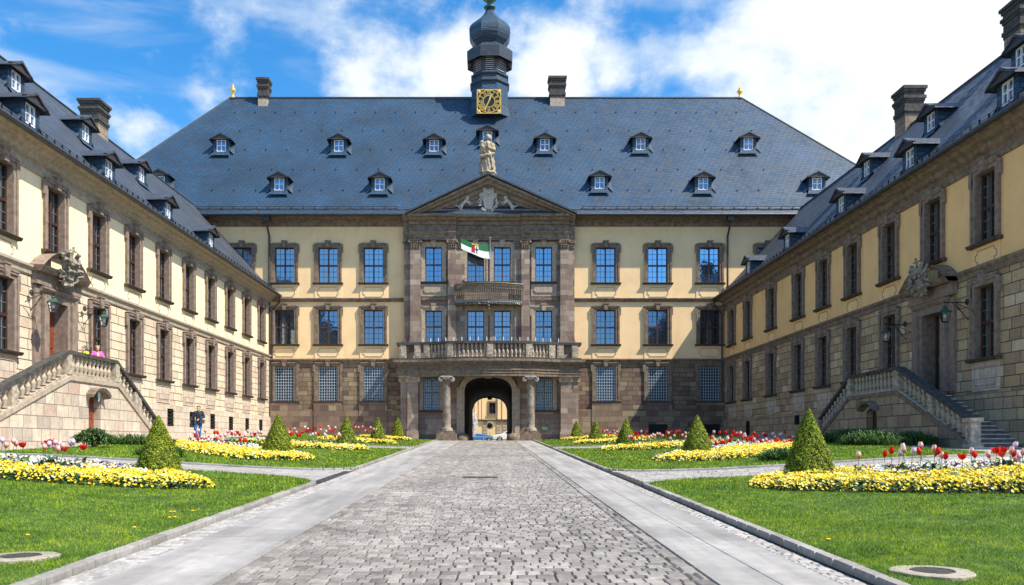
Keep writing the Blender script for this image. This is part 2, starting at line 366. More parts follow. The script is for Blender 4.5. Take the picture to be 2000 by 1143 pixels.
M['slate_wing'] = slate('slate_wing', (.008, .012, .020), (.098, .112, .135), .42, .27, .14, .5, .4)
M['gutter'] = simple('gutter_metal', (.05, .055, .065), .45, 4, .3, metal=.3)
M['pipe'] = simple('pipe_metal', (.055, .045, .045), .5, 4, .3, metal=.3)
M['wood'] = simple('window_wood', (.055, .024, .017), .45, 12, .3)
M['wood_white'] = simple('white_window_wood', (.72, .74, .76), .5, 12, .08)
M['door_wood'] = simple('door_wood', (.20, .045, .02), .4, 5, .45)
M['muntin'] = simple('lead_muntin', (.16, .17, .17), .5, 8, .1)
M['glass'] = glass('sky_tint_glass', (.45, .72, 1.0), .46)  # blue panes here and below: sky reflection boosted and tinted into the glass
M['glass_mid'] = glass('mid_sky_tint_glass', (.38, .62, .95), .34)
M['glass_low'] = glass('dark_sky_tint_glass', (.35, .58, .95), .24)
M['glass_wing'] = glass('wing_glass', (.75, .88, 1.0), .16, clear=True)
M['glass_dorm'] = glass('dormer_glass', (.5, .7, 1), .3)
M['glass_grille'] = glass('deep_sky_tint_glass', (.22, .42, .85), .05)
M['grille'] = simple('grille_paint', (.46, .58, .70), .5, 8, .15)
M['iron'] = simple('wrought_iron', (.035, .032, .03), .45, 10, .3, metal=.4)
M['iron_old'] = simple('gilt_iron', (.17, .14, .10), .5, 14, .6, metal=.4)
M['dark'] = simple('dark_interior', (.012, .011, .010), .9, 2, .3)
M['curtain'] = simple('curtain', (.42, .44, .45), .9, 20, .25)
M['gold'] = simple('gold_leaf', (.80, .52, .11), .35, 10, .15, metal=.5)
M['black'] = simple('black_enamel', (.012, .013, .018), .35, 8, .2)
M['verdigris'] = simple('verdigris', (.03, .10, .075), .5, 12, .4, metal=.3)
M['lampglass'] = glass('lamp_glass', (.9, .95, 1), .12, clear=True)
M['bulb'] = simple('bulb', (.8, .85, 1.0), .3, 3, .05)
M['tread'] = simple('tread_sky_highlight', (.56, .54, .52), .6, 4, .25, bstr=.3)  # pale tone paints the sky highlight on the right-hand treads
M['step'] = simple('step_painted_shade', (.17, .14, .12), .8, 4, .35, bstr=.3)  # dark tone puts riser shade into the step colour
# ---------------------------------------------------------------- windows (local: wall plane y=0, outward -y, origin at the opening's lower middle)
_cache = {}
def lathe_s(mb, prof, c, n): mb.lathe(prof, c, n)
def win_meshes(w, h, style, trimmat, glassmat, grille=False, curtain=False, apron=None):
    key = (w, h, style, trimmat, glassmat, grille, curtain, apron)
    if key in _cache: return _cache[key]
    out = []
    s = .30 if style == 'main' else .24
    a = MB()  # wooden frame
    y0, y1 = .17, .24
    t = .075
    a.box(-w/2, -w/2 + t, y0, y1, 0, h); a.box(w/2 - t, w/2, y0, y1, 0, h); a.box(-w/2 + t, w/2 - t, y0, y1, 0, t); a.box(-w/2 + t, w/2 - t, y0, y1, h - t, h)
    a.box(-.055, .055, y0 - .02, y1, t, h - t)
    a.box(-w/2 + t, -.055, y0 - .025, y1, h * .5 - .06, h * .5 + .06); a.box(.055, w/2 - t, y0 - .025, y1, h * .5 - .06, h * .5 + .06)
    out.append(('window', a.mesh('window', M['wood'])))
    m = MB(); b = .011
    for sx in (-1, 1):
        xa, xb = (-w/2 + t, -.055) if sx < 0 else (.055, w/2 - t)
        xm = (xa + xb) / 2; m.box(xm - b, xm + b, y0 + .02, y1 - .02, t, h * .5 - .06); m.box(xm - b, xm + b, y0 + .02, y1 - .02, h * .5 + .06, h - t)
        for k in range(1, 3):
            for (z0, z1) in ((t, h * .5 - .06), (h * .5 + .06, h - t)):
                z = z0 + (z1 - z0) * k / 3; m.box(xa, xm - b, y0 + .02, y1 - .02, z - b, z + b); m.box(xm + b, xb, y0 + .02, y1 - .02, z - b, z + b)
    out.append(('muntins', m.mesh('muntins', M['muntin'] if style != 'main' else M['wood'])))
    p = MB(); p.quad((-w/2, .222, 0), (w/2, .222, 0), (w/2, .222, h), (-w/2, .222, h)); out.append(('pane', p.mesh('pane', M[glassmat])))
    g = MB()
    pj = .11
    # jambs: two stepped fillets
    for sx in (-1, 1):
        x0, x1 = sorted((sx * w/2, sx * (w/2 + s))); g.box(x0, x1, -pj, .30, 0, h)
        x0, x1 = sorted((sx * (w/2 + s * .62), sx * (w/2 + s + .02))); g.box(x0, x1, -pj - .05, -pj, 0, h)
        # ears
        x0, x1 = sorted((sx * (w/2 + s), sx * (w/2 + s + .10))); g.box(x0, x1, -pj + .01, .02, h - .42, h + .18)
        x0, x1 = sorted((sx * (w/2 + s * .62), sx * (w/2 + s + .13))); g.box(x0, x1, -pj - .04, -pj + .01, h - .42, h + .2)
    g.box(-w/2 - s, w/2 + s, -pj + .004, .304, h, h + .26)
    g.box(-w/2 - s + .02, w/2 + s - .02, -pj - .06, -pj + .004, h + .16, h + .30)
    g.prism([(-w/2 - s - .08, h + .26), (w/2 + s + .08, h + .26), (w/2 + s * .3, h + .36), (-w/2 - s * .3, h + .36)], 'y', -pj - .09, .02)
    # keystone
    g.prism([(-.13, h - .02), (.13, h - .02), (.20, h + .46), (-.20, h + .46)], 'y', -pj - .14, .0)
    g.box(-.23, .23, -pj - .17, .0, h + .46, h + .54)
    out.append(('surround', g.mesh('surround', M[trimmat])))
    q = MB(); q.prism([(.30, -.13), (-.20, -.13), (-.24, -.09), (-.28, -.02), (-.28, .0), (.30, .02)], 'x', -w/2 - s - .13, w/2 + s + .13)
    out.append(('sill', q.mesh('sill', M['trim_dark'])))
    if grille:
        r = MB(); nx, nz = 8, 12
        for i in range(nx):
            x = -w/2 + w * (i + .5) / nx; r.box(x - .014, x + .014, .02, .05, 0, h)
        for j in range(nz):
            z = h * (j + .5) / nz; r.box(-w/2, w/2, .0, .021, z - .014, z + .014)
        out.append(('grille', r.mesh('grille', M['grille'])))
    if curtain:
        k = MB(); n = 14
        for sx in (-1, 1):
            xs = [sx * (w/2 - (w * .30) * i / n) for i in range(n + 1)]
            for i in range(n):
                ya = .42 + .03 * math.sin(i * 1.9); yb = .42 + .03 * math.sin((i + 1) * 1.9)
                k.quad((xs[i], ya, 0), (xs[i + 1], yb, 0), (xs[i + 1], yb, h), (xs[i], ya, h))
        out.append(('curtain', k.mesh('curtain', M['curtain'], True)))
    if apron:
        z1 = -.13; z0 = z1 - apron; e = MB(); W = w/2 + s
        e.box(-W, W, -.045, .0, z0, z1)
        out.append(('apron', e.mesh('apron', {'stone': M['plinth_stone'], 'wingR': M['yellow_r_trim'], 'wing': M['yellow_l_trim']}.get(style, M['yellow_trim']))))
        e = MB(); xw = w * .5 + .02; zm = (z0 + z1) / 2; zh = apron * .30; t = .035; nb = .13
        def ring(d): return [(-xw + nb - d * .4, zm - zh - d), (xw - nb + d * .4, zm - zh - d), (xw - nb + d * .4, zm - zh * .55 - d), (xw + d, zm - zh * .45), (xw + d, zm + zh * .45), (xw - nb + d * .4, zm + zh * .55 + d), (xw - nb + d * .4, zm + zh + d), (-xw + nb - d * .4, zm + zh + d), (-xw + nb - d * .4, zm + zh * .55 + d), (-xw - d, zm + zh * .45), (-xw - d, zm - zh * .45), (-xw + nb - d * .4, zm - zh * .55 - d)]
        if style == 'stone':
            def ring(d): return [(-xw - d, zm - zh - d), (xw + d, zm - zh - d), (xw + d, zm + zh + d), (-xw - d, zm + zh + d)]
        A, B = ring(0), ring(t); n = len(A)
        for i in range(n):
            j = (i + 1) % n
            e.add([(A[i][0], -.075, A[i][1]), (A[j][0], -.075, A[j][1]), (B[j][0], -.075, B[j][1]), (B[i][0], -.075, B[i][1]), (A[i][0], -.04, A[i][1]), (A[j][0], -.04, A[j][1]), (B[j][0], -.04, B[j][1]), (B[i][0], -.04, B[i][1])],
                  [(0, 1, 2, 3), (0, 4, 5, 1), (3, 2, 6, 7)])
        out.append(('apron_moulding', e.mesh('apron_moulding', M['trim_light'])))
    _cache[key] = out
    return out
def put_window(parent, x, z, w, h, style='plain', trimmat='trim', glassmat='glass', y=0, **k):
    ms = win_meshes(w, h, style, trimmat, glassmat, **k)
    root = link('window', ms[0][1], parent, (x, y, z))
    for nme, me in ms[1:]: link(nme, me, root)
    return root

# dormer (local: face plane y=0, outward -y, origin at the sill's middle; the roof rises behind with the given slope)
def dormer_meshes(slope, w, big):
    key = ('d', slope, w)
    if key in _cache: return _cache[key]
    h = w * 1.22; W = w/2 + .28; z0 = -.30
    L = (h + .30) / slope + .1
    a = MB()      # cheeks and face
    a.cells(-W, W, z0, h + .12, 0, [(-w/2, w/2, 0, h)])
    for s in (-1, 1):
        vs = [(s * W, 0, z0), (s * W, 0, h + .12), (s * W, L + .3, h + .12), (s * W, .2 / slope, z0)]
        a.add(vs, [(0, 1, 2, 3)])
        for (aa, bb) in (((s * w/2, 0, 0), (s * w/2, 0, h)),): a.quad(aa, bb, (bb[0], .15, bb[2]), (aa[0], .15, aa[2]))
    # flared slate skirt at the foot and side valleys
    a.add([(-W, -.005, .0 - .06), (W, -.005, -.06), (W + .22, -.34, z0 - .12), (-W - .22, -.34, z0 - .12)], [(0, 1, 2, 3)])
    for s in (-1, 1):
        n = 6; pts = []
        for i in range(n + 1):
            t = i / n; y = t * L
            pts.append(((s * W, y, z0 + (y) * slope + .45 * (1 - t)), (s * (W + .42 * (1 - t * .3)), y - .02, z0 + .05 + y * slope - .02)))
        for i in range(n): a.quad(pts[i][0], pts[i + 1][0], pts[i + 1][1], pts[i][1])
    r = MB()      # gable roof
    ov = .26; rise = W * .62; zt = h + .12; Wr = W + ov; yb = (rise + h + .6) / slope + .35
    for s in (-1, 1):
        r.add([(0, -.30, zt + rise), (s * Wr, -.30, zt - .14), (s * (Wr + .05), -.30, zt - .20), (0, -.30, zt + rise - .13),
               (0, yb, zt + rise), (s * Wr, yb * .80, zt - .14), (s * (Wr + .05), yb * .8, zt - .20), (0, yb, zt + rise - .13)],
              [(0, 1, 5, 4), (1, 2, 6, 5), (2, 3, 7, 6), (0, 3, 2, 1)])
    b = MB()      # gable board with small triangular vent
    b.add([(-Wr + .1, -.22, zt - .10), (Wr - .1, -.22, zt - .10), (0, -.22, zt + rise - .08)], [(0, 1, 2)])
    b.box(-Wr + .02, Wr - .02, -.25, -.16, zt - .14, zt - .04)
    for s in (-1, 1): b.tube([(s * (Wr - .08), -.27, zt - .06), (0, -.27, zt + rise - .12)], .035, 4)
    fz = MB(); t = .07; y0, y1 = .02, .09
    fz.box(-w/2, -w/2 + t, y0, y1, 0, h); fz.box(w/2 - t, w/2, y0, y1, 0, h); fz.box(-w/2 + t, w/2 - t, y0, y1, 0, t); fz.box(-w/2 + t, w/2 - t, y0, y1, h - t, h)
    fz.box(-.035, .035, y0 - .01, y1, t, h - t); fz.box(-w/2 + t, -.035, y0, y1, h * .52 - .03, h * .52 + .03); fz.box(.035, w/2 - t, y0, y1, h * .52 - .03, h * .52 + .03)
    p = MB(); p.quad((-w/2, .07, 0), (w/2, .07, 0), (w/2, .07, h), (-w/2, .07, h))
    out = [('dormer', a.mesh('dormer', M['slate'])), ('roof', r.mesh('roof', M['slate_wing' if big else 'slate'])), ('gable', b.mesh('gable', M['pipe'])), ('window_frame', fz.mesh('window_frame', M['wood_white'])), ('pane', p.mesh('pane', M['glass_dorm']))]
    _cache[key] = out
    return out
def put_dormer(parent, x, y, z, slope, w=.8, big=False):
    ms = dormer_meshes(slope, w, big); root = link('dormer', ms[0][1], parent, (x, y, z))
    for nme, me in ms[1:]: link(nme, me, root)
    return root
def chimney(parent, x, y, z0, z1, w, d, shaftmat='trim_light'):
    a = MB(); hh = z1 - z0; a.box(-w/2, w/2, -d/2, d/2, 0, hh * .52)
    root = a.build('chimney', M[shaftmat], parent, loc=(x, y, z0))
    b = MB(); z = hh * .52
    for (e, t) in ((.06, .10), (.16, .12), (.05, .22), (.14, .08), (.26, .10), (.08, .12), (.20, .09), (.34, .10)):
        t = t * hh * .48 / .93; e *= .5; b.box(-w/2 - e, w/2 + e, -d/2 - e, d/2 + e, z, z + t); z += t
    b.build('chimney_cap', M['rail'], root)
    return root

# ---------------------------------------------------------------- PALACE, central building; local y = 0 is the facade at Y = 67.5
FY = 67.5
SC0 = FP / FY
def mx(px, Y=FY): return (px - VX) * Y / FP
def mz(py, Y=FY): return (VY - py) * Y / FP + EYE
pal = empty('palace_building', (0, FY, 0), 0, 'long yellow central palace building with blue-grey slate hip roof, clock turret and stone arch portal', 'palace')
WIN = []   # holes
BW, BHt = 1.62, 2.92
top = (mz(553), 2.92); mid = (mz(673), 2.84); low = (mz(784), 2.87)
xs_side = [mx(556), mx(641), mx(729.5), mx(1183), mx(1284.5), mx(1386)]
xs_top = [mx(473)] + xs_side + [mx(1499)]
holes_up = [(x - BW/2, x + BW/2, top[0], top[0] + top[1]) for x in xs_top] + [(x - BW/2, x + BW/2, mid[0], mid[0] + mid[1]) for x in xs_side]
holes_lo = [(x - BW/2, x + BW/2, low[0], low[0] + low[1]) for x in xs_side]
Z1, Z2, ZT = mz(704), mz(586), mz(430)
XL, XR = -34.0, 36.0
PX0, PX1 = mx(790), mx(1121)       # portal block
for (a, b, e) in ((XL, PX0, XL), (PX1, XR, XR)):
    walls = MB(); walls.cells(a, b, Z1, ZT + 1.0, 0, holes_up); walls.add([(e, 0, 0), (e, 19.4, 0), (e, 19.4, ZT + 1), (e, 0, ZT + 1)], [(0, 1, 2, 3)]); walls.build('wall', M['yellow'], pal)
    stone = MB(); stone.cells(a, b, mz(800), Z1, -.03, holes_lo); stone.build('stone_wall', M['main_stone'], pal)
pl = MB()
pl.box(XL, PX0, -.16, 0, .8, mz(800)); pl.box(PX1, XR, -.16, 0, .8, mz(800))
for x in xs_side: pl.box(x - 1.15, x + 1.15, -.22, -.16, .8, low[0] - .1)
pl.build('plinth', M['main_plinth'], pal)
for x in xs_top: put_window(pal, x, top[0], BW, top[1], 'main', 'trim', 'glass', apron=1.25, curtain=False)
for x in xs_side:
    put_window(pal, x, mid[0], BW, mid[1], 'main', 'trim', 'glass_low' if x > 12 else 'glass_mid', apron=1.05)
    put_window(pal, x, low[0], BW, low[1], 'main', 'trim', 'glass_grille', grille=True)
# dark cellar openings under the two right-hand windows
for px in (1284, 1386):
    cb = MB(); cx = mx(px); cb.box(cx - .75, cx + .75, -.30, -.225, mz(846), mz(829)); cb.build('cellar_window', M['dark'], pal)
# corner quoin strips of plaster near the portal + courses
for (a, b) in ((XL, PX0 - .02), (PX1 + .02, XR)):
  for cr_i in (0,):
    cr = MB()
    cr.prism([(0, Z2 - .16), (-.10, -.16 + Z2), (-.14, Z2 - .04), (-.22, Z2 + .06), (-.22, Z2 + .12), (0, Z2 + .17)], 'x', a, b)
    cr.prism([(0, Z1 - .28), (-.08, Z1 - .28), (-.12, Z1 - .10), (-.26, Z1 + .02), (-.26, Z1 + .10), (0, Z1 + .16)], 'x', a, b)
    cr.build('course', M['trim'], pal)
fz = MB()
fz.prism([(0, ZT - .55), (-.10, ZT - .55), (-.12, ZT - .2), (-.22, ZT - .16), (-.26, ZT + .05), (-.5, ZT + .14), (-.62, ZT + .34), (-.95, ZT + .46), (-1.0, ZT + .62), (0, ZT + .9)], 'x', XL, XR)
fz.build('cornice', M['trim'], pal)
ZE = 18.7 + EYE; ZR = 31.9 + EYE; YE = -1.12; YR = 8.0; YB = 20.4
RL, RR = -23.8, 23.4; EL, ER = -35.0, 36.6
roof = MB()
def hipring(t, flare=True):
    z = ZE + (ZR - ZE) * t; f = t + (0 if not flare else 0)
    y0 = YE + (YR - YE) * f; y1 = YB + (YR - YB) * f; xl = EL + (RL - EL) * f; xr = ER + (RR - ER) * f
    return [(xl, y0, z), (xr, y0, z), (xr, y1, z), (xl, y1, z)]
r0 = [(EL - .5, YE - .05, ZE - .05), (ER + .5, YE - .05, ZE - .05), (ER + .5, YB + .3, ZE - .05), (EL - .5, YB + .3, ZE - .05)]
def lerp4(a, b, t): return [tuple(p[i] + (q[i] - p[i]) * t for i in range(3)) for p, q in zip(a, b)]
A = hipring(.12)
rr1 = hipring(0.055); rr1 = [(x, y - (.16 if i < 2 else -.16), z - .12) for i, (x, y, z) in enumerate(rr1)]
rings = [r0, rr1, A, hipring(1.0)]
vs = [p for r in rings for p in r]
fs = []
for i in range(3):
    for k in range(4): fs.append((i * 4 + k, i * 4 + (k + 1) % 4, i * 4 + 4 + (k + 1) % 4, i * 4 + 4 + k))
fs.append((3, 2, 1, 0))
roof.add(vs, fs); roof.build('roof', M['slate'], pal)
SL = (ZR - ZE) / (YR - YE)
rdg = MB(); rdg.tube([(RL, YR, ZR + .02), (RR, YR, ZR + .02)], .10, 6)
for (a, b) in (((RL, YR, ZR), (EL, YE, ZE)), ((RR, YR, ZR), (ER, YE, ZE))): rdg.tube([a, b], .07, 5)
rdg.build('ridge_cap', M['gutter'], pal)
gt = MB(); gt.tube([(EL, YE - .12, ZE - .10), (PX0 + .3, YE - .12, ZE - .10)], .12, 8); gt.tube([(PX1 - .3, YE - .12, ZE - .10), (ER, YE - .12, ZE - .10)], .12, 8)
gt.build('gutter', M['gutter'], pal)
sg = MB()
for (a, b) in ((EL + 1, PX0 - .5), (PX1 + .6, ER - 1)):
    for zz in (.42, .62): sg.tube([(a, YE + .20, ZE + zz), (b, YE + .20, ZE + zz)], .022, 4)
    x = a
    while x < b: sg.box(x - .02, x + .02, YE + .16, YE + .26, ZE + .1, ZE + .66); x += .95
sg.build('snow_guard', M['iron'], pal)
hk = MB()
for row in range(5):
    t = .18 + row * .17
    for i in range(26):
        x = RL + (RR - RL) * (i + .5 + (row % 2) * .5) / 26 * 1.0
        y = YE + (YR - YE) * t; z = ZE + (ZR - ZE) * t; hk.box(x - .035, x + .035, y - .10, y, z - .02, z + .07)
hk.build('roof_hook', M['iron'], pal)
def on_roof(px, py):
    k = (VY - py) / FP; # Z = kY ; Z = (ZE-EYE) + SL*(Y-(FY+YE))
    Y = ((ZE - EYE) - SL * (FY + YE)) / (k - SL); return ((px - VX) * Y / FP, Y - FY, k * Y + EYE)
for px, py in ((433, 301), (662, 301), (848, 301), (952, 284), (1064, 299), (1251, 298), (1461, 298), (546, 377), (742, 377), (1171, 374), (1373, 376), (1595, 376), (313, 372)):
    x, y, z = on_roof(px, py); put_dormer(pal, x, y - .10, z + .18, SL, .82)
for px, py0, w, nm in ((516, 157, .85, 0), (1088, 154, 1.35, 0)):
    Y = 75.3; chimney(pal, mx(px, Y), Y - FY, 29.6 + EYE, mz(py0, Y), w, 1.0)
def finial(px, py):
    Y = FY + YR; z = ZR; x = mx(px, Y); h = mz(py, Y) - z
    m = MB(); prof = [(.22, 0), (.12, .12), (.10, .25), (.15, .38), (.26, .50), (.27, .60), (.16, .70), (.09, .74), (.15, .80), (.07, .86), (.03, 1.0)]
    m.lathe([(r, t * h) for r, t in prof], (0, 0, 0), 10); m.build('ridge_finial', M['gold'], pal, True, (x, YR, z))
finial(455, 164); finial(1445, 169)
# ---- clock turret
TY = FY + YR - .6
sct = FP / TY
def tz(py): return (VY - py) * (TY - 1.3) / FP + EYE
def tw(hw): return hw / sct
tx = (956.5 - VX) / sct
tur = MB(); rot8 = PI / 8; k8 = 1 / math.cos(rot8)
tur.lathe([(tw(41) * k8, tz(226)), (tw(36) * k8, tz(205)), (tw(35) * k8, tz(180)), (tw(35) * k8, tz(161))], (0, 0, 0), 8, rot=rot8)
T = tur.build('clock_turret', M['slate'], pal, loc=(tx, YR - .6, 0))
m = MB(); m.lathe([(tw(37) * k8, tz(161)), (tw(38) * k8, tz(159)), (tw(36) * k8, tz(156)), (tw(34) * k8, tz(156))], (0, 0, 0), 8, rot=rot8)
m.lathe([(tw(36) * k8, tz(145)), (tw(36) * k8, tz(142)), (tw(33) * k8, tz(141))], (0, 0, 0), 8, rot=rot8)
m.build('turret_ledge', M['gutter'], T)
m = MB(); m.lathe([(tw(34) * k8, tz(158)), (tw(33) * k8, tz(143))], (0, 0, 0), 8, rot=rot8); m.build('turret_band', M['slate'], T)
# belfry: corner posts, arched heads and louvre slats
m = MB(); rr_ = tw(32)
m.lathe([(tw(26) * k8, tz(142)), (tw(26) * k8, tz(100))], (0, 0, 0), 8, rot=rot8); m.build('belfry_core', M['dark'], T)
m = MB(); lv = MB()
for k in range(8):
    a = -PI/2 + k * PI/4; Mx = Matrix.Rotation(a + PI/2, 4, 'Z'); hw = rr_ * math.tan(rot8)
    st = len(m.v); z0, z1 = tz(141), tz(103)
    for s in (-1, 1): m.box(*sorted((s * hw * .62, s * hw)), -rr_, -rr_ + .22, z0, z1)
    m.box(-hw * .62, hw * .62, -rr_ + .01, -rr_ + .2, z1 - .22, z1)
    n = 6; arc = [(hw * .62 * math.cos(PI * i / n), z1 - .55 + .33 * math.sin(PI * i / n)) for i in range(n + 1)]
    for i in range(n):
        m.add([(arc[i][0], -rr_ + .005, arc[i][1]), (arc[i + 1][0], -rr_ + .005, arc[i + 1][1]), (arc[i + 1][0], -rr_ + .005, z1 - .2), (arc[i][0], -rr_ + .005, z1 - .2)], [(3, 2, 1, 0)])
    m.xf(Mx, st); st = len(lv.v); nl = 8
    for i in range(nl):
        z = z0 + .08 + (z1 - z0 - .35) * i / nl
        lv.add([(-hw * .62, -rr_ + .02, z), (hw * .62, -rr_ + .02, z), (hw * .62, -rr_ + .20, z + .13), (-hw * .62, -rr_ + .20, z + .13), (-hw * .62, -rr_ + .02, z - .05), (hw * .62, -rr_ + .02, z - .05), (hw * .62, -rr_ + .20, z + .09), (-hw * .62, -rr_ + .20, z + .09)], [(0, 1, 2, 3), (7, 6, 5, 4), (0, 4, 5, 1), (3, 2, 6, 7)])
    lv.xf(Mx, st)
m.build('belfry_post', M['gutter'], T); lv.build('louvre', simple('louvre_wood', (.42, .40, .37), .7, 10, .3), T)
m = MB()
m.lathe([(tw(33) * k8, tz(104)), (tw(38) * k8, tz(110)), (tw(43.5) * k8, tz(116)), (tw(44) * k8, tz(96)), (tw(41) * k8, tz(93))], (0, 0, 0), 8, rot=rot8)
m.build('turret_cornice', M['gutter'], T)
m = MB()
prof = [(42, 94), (36, 88), (29, 82), (26, 79.5), (29, 76), (34, 71), (38, 64), (39.5, 57), (39.5, 50), (37.5, 44), (33, 38), (26, 31.5), (19, 25), (13, 18), (9, 11), (6.5, 5), (5, 2)]
m.lathe([(tw(a) * k8, tz(b)) for a, b in prof], (0, 0, 0), 8, rot=rot8); m.build('onion_dome', M['slate'], T)
m = MB(); m.lathe([(tw(a), tz(b)) for a, b in [(5, 4), (11, 2.5), (12, 0), (8, -2), (4, -4), (6, -9), (13, -15), (15, -21), (12, -28), (5, -34), (2.5, -40), (2, -75)]], (0, 0, 0), 12)
m.build('dome_finial', M['verdigris'], T, True)
# clock face
ck = MB(); cy = -tw(36) - .28; cs = 23.3 * (TY + cy) / FP; cz = (VY - 198.5) * (TY + cy) / FP + EYE; cx = (955 - 956.5) / sct
ck.box(cx - cs, cx + cs, cy, cy + .42, cz - cs, cz + cs); CF = ck.build('clock_face', M['black'], T)
g = MB()
def ringpoly(mb, r0, r1, y0, y1, n=48, c=(0, 0)):
    for i in range(n):
        a, b = 2 * PI * i / n, 2 * PI * (i + 1) / n
        P = [(c[0] + r * math.cos(t), c[1] + r * math.sin(t)) for r, t in ((r0, a), (r1, a), (r1, b), (r0, b))]
        mb.add([(p[0], y0, p[1]) for p in P] + [(p[0], y1, p[1]) for p in P], [(3, 2, 1, 0), (0, 4, 7, 3), (1, 2, 6, 5)])
ringpoly(g, cs * .96, cs * .90, cy - .05, cy, c=(cx, cz)); ringpoly(g, cs * .52, cs * .46, cy - .05, cy, c=(cx, cz))
nums = ['XII', 'I', 'II', 'III', 'IIII', 'V', 'VI', 'VII', 'VIII', 'IX', 'X', 'XI']
wd = {'I': .09, 'V': .17, 'X': .18}
for k, s in enumerate(nums):
    a = PI/2 - k * PI/6; tot = sum(wd[c] for c in s); off = -tot / 2
    def pt(u, v):  # u tangential (clockwise), v radial 0..1
        r = cs * (.55 + .33 * v); return (cx + math.cos(a) * r + math.sin(a) * u * cs * .95, cz + math.sin(a) * r - math.cos(a) * u * cs * .95)
    for c in s:
        segs = {'I': [((.5, 0), (.5, 1))], 'V': [((.1, 1), (.5, 0)), ((.9, 1), (.5, 0))], 'X': [((.1, 0), (.9, 1)), ((.9, 0), (.1, 1))]}[c]
        for (p, q) in segs:
            u0, u1 = off + p[0] * wd[c], off + q[0] * wd[c]; t = .022
            Q = [pt(u0 - t, p[1]), pt(u0 + t, p[1]), pt(u1 + t, q[1]), pt(u1 - t, q[1])]
            g.add([(x, cy - .045, z) for x, z in Q] + [(x, cy, z) for x, z in Q], [(0, 1, 2, 3), (0, 4, 5, 1), (1, 5, 6, 2), (2, 6, 7, 3), (3, 7, 4, 0)])
        off += wd[c]
# corner foliage
for sx in (-1, 1):
    for sz in (-1, 1):
        for (u, v, r) in ((.84, .84, .13), (.94, .70, .07), (.70, .94, .07), (.93, .93, .07), (.78, .70, .05), (.70, .78, .05), (.95, .56, .04), (.56, .95, .04)):
            g.ball((cx + sx * u * cs, cy - .01, cz + sz * v * cs), r * cs, 8, 5, (1, .5, 1))
g.box(cx - cs, cx + cs, cy - .04, cy, cz - cs - .02, cz - cs + .05); g.box(cx - cs, cx + cs, cy - .04, cy, cz + cs - .05, cz + cs + .02)
g.box(cx - cs - .02, cx - cs + .05, cy - .041, cy, cz - cs + .05, cz + cs - .05); g.box(cx + cs - .05, cx + cs + .02, cy - .041, cy, cz - cs + .05, cz + cs - .05)
for i in range(len(g.v)): pass
g.build('clock_numerals', M['gold'], CF)
for nm, ang, L, wv in (('minute_hand', 207, .88, .055), ('hour_hand', 20, .66, .08)):
    h = MB(); a = R(90 - ang); d = (math.cos(a), math.sin(a)); p = (-d[1], d[0]); yy = cy - .09 if nm[0] == 'm' else cy - .075
    Q = [(-.1, wv * .5), (.3, wv), (.55, wv * .5), (.68, wv * 1.3), (L, 0), (.68, -wv * 1.3), (.55, -wv * .5), (.3, -wv), (-.1, -wv * .5)]
    h.prism([(cx + cs * (u * d[0] + v * p[0]), cz + cs * (u * d[1] + v * p[1])) for u, v in Q], 'y', yy, yy + .02); h.build(nm, M['gold'], CF)

# ---- portal block (projects 0.45 m), pilasters, pediment
PJ = -.45
PY = FY + PJ
def bx_(px): return mx(px, PY)
def bz_(py): return mz(py, PY)
cwx = [bx_(847), bx_(929), bx_(981), bx_(1062)]
WW = 1.38
ptop = bz_(551); pmid = bz_(669); plow = bz_(802)
PH = [(x - WW/2, x + WW/2, ptop, ptop + 2.86) for x in cwx] + [(x - WW/2, x + WW/2, pmid, pmid + 2.6) for x in cwx] + [(x - WW/2, x + WW/2, plow, plow + 2.93) for x in (bx_(843.5), bx_(1063))]
AX0, AX1 = bx_(907), bx_(1000); AXC = (AX0 + AX1) / 2; AW = (AX1 - AX0) / 2; AZS = bz_(766); AZT = bz_(737)
zg = 1.2
PH.append((AX0, AX1, zg, AZT + .02))
pb = MB(); ZP = bz_(441)
pb.cells(PX0, PX1, zg, ZP + 1.2, PJ, PH)
for x in (PX0, PX1): pb.quad((x, PJ, zg), (x, 0, zg), (x, 0, ZP + 1.2), (x, PJ, ZP + 1.2))
# arch spandrels
n = 20; arc = [(AXC + AW * math.copysign(abs(math.cos(PI * i / n)) ** .75, math.cos(PI * i / n)), AZS + (AZT - AZS) * math.sin(PI * i / n) ** .85) for i in range(n + 1)]
for i in range(n):
    (xa, za), (xb, zb) = arc[i], arc[i + 1]
    pb.quad((xb, PJ, zb), (xa, PJ, za), (xa, PJ, AZT + .02), (xb, PJ, AZT + .02))
PB = pb.build('portal_block', M['portal_stone'], pal)
for x in cwx:
    put_window(pal, x, ptop, WW, 2.86, 'main', 'trim_light', 'glass', y=PJ)
    put_window(pal, x, pmid, WW, 2.6, 'main', 'trim_light', 'glass_mid', y=PJ)
for px in (843.5, 1063): put_window(pal, bx_(px), plow, WW, 2.93, 'main', 'trim_light', 'glass_grille', y=PJ, grille=True)
for x in (cwx[0], cwx[3]):
    e = MB(); W = WW/2 + .35; e.box(x - W, x + W, PJ - .08, PJ, Z2 + .2, ptop - .16)
    e.prism([(x - .75, Z2 + .95), (x - .85, Z2 + .7), (x - .65, Z2 + .5), (x + .65, Z2 + .5), (x + .85, Z2 + .7), (x + .75, Z2 + .95), (x + .6, Z2 + 1.1), (x - .6, Z2 + 1.1)], 'y', PJ - .14, PJ - .08)
    e.build('apron', M['trim_light'], PB)
for (a, b) in ((bx_(823), bx_(876)), (bx_(1036), bx_(1092))): e = MB(); e.box(a, b, PJ - .12, PJ, Z2 - .12, Z2 + .12); e.build('course', M['trim'], PB)
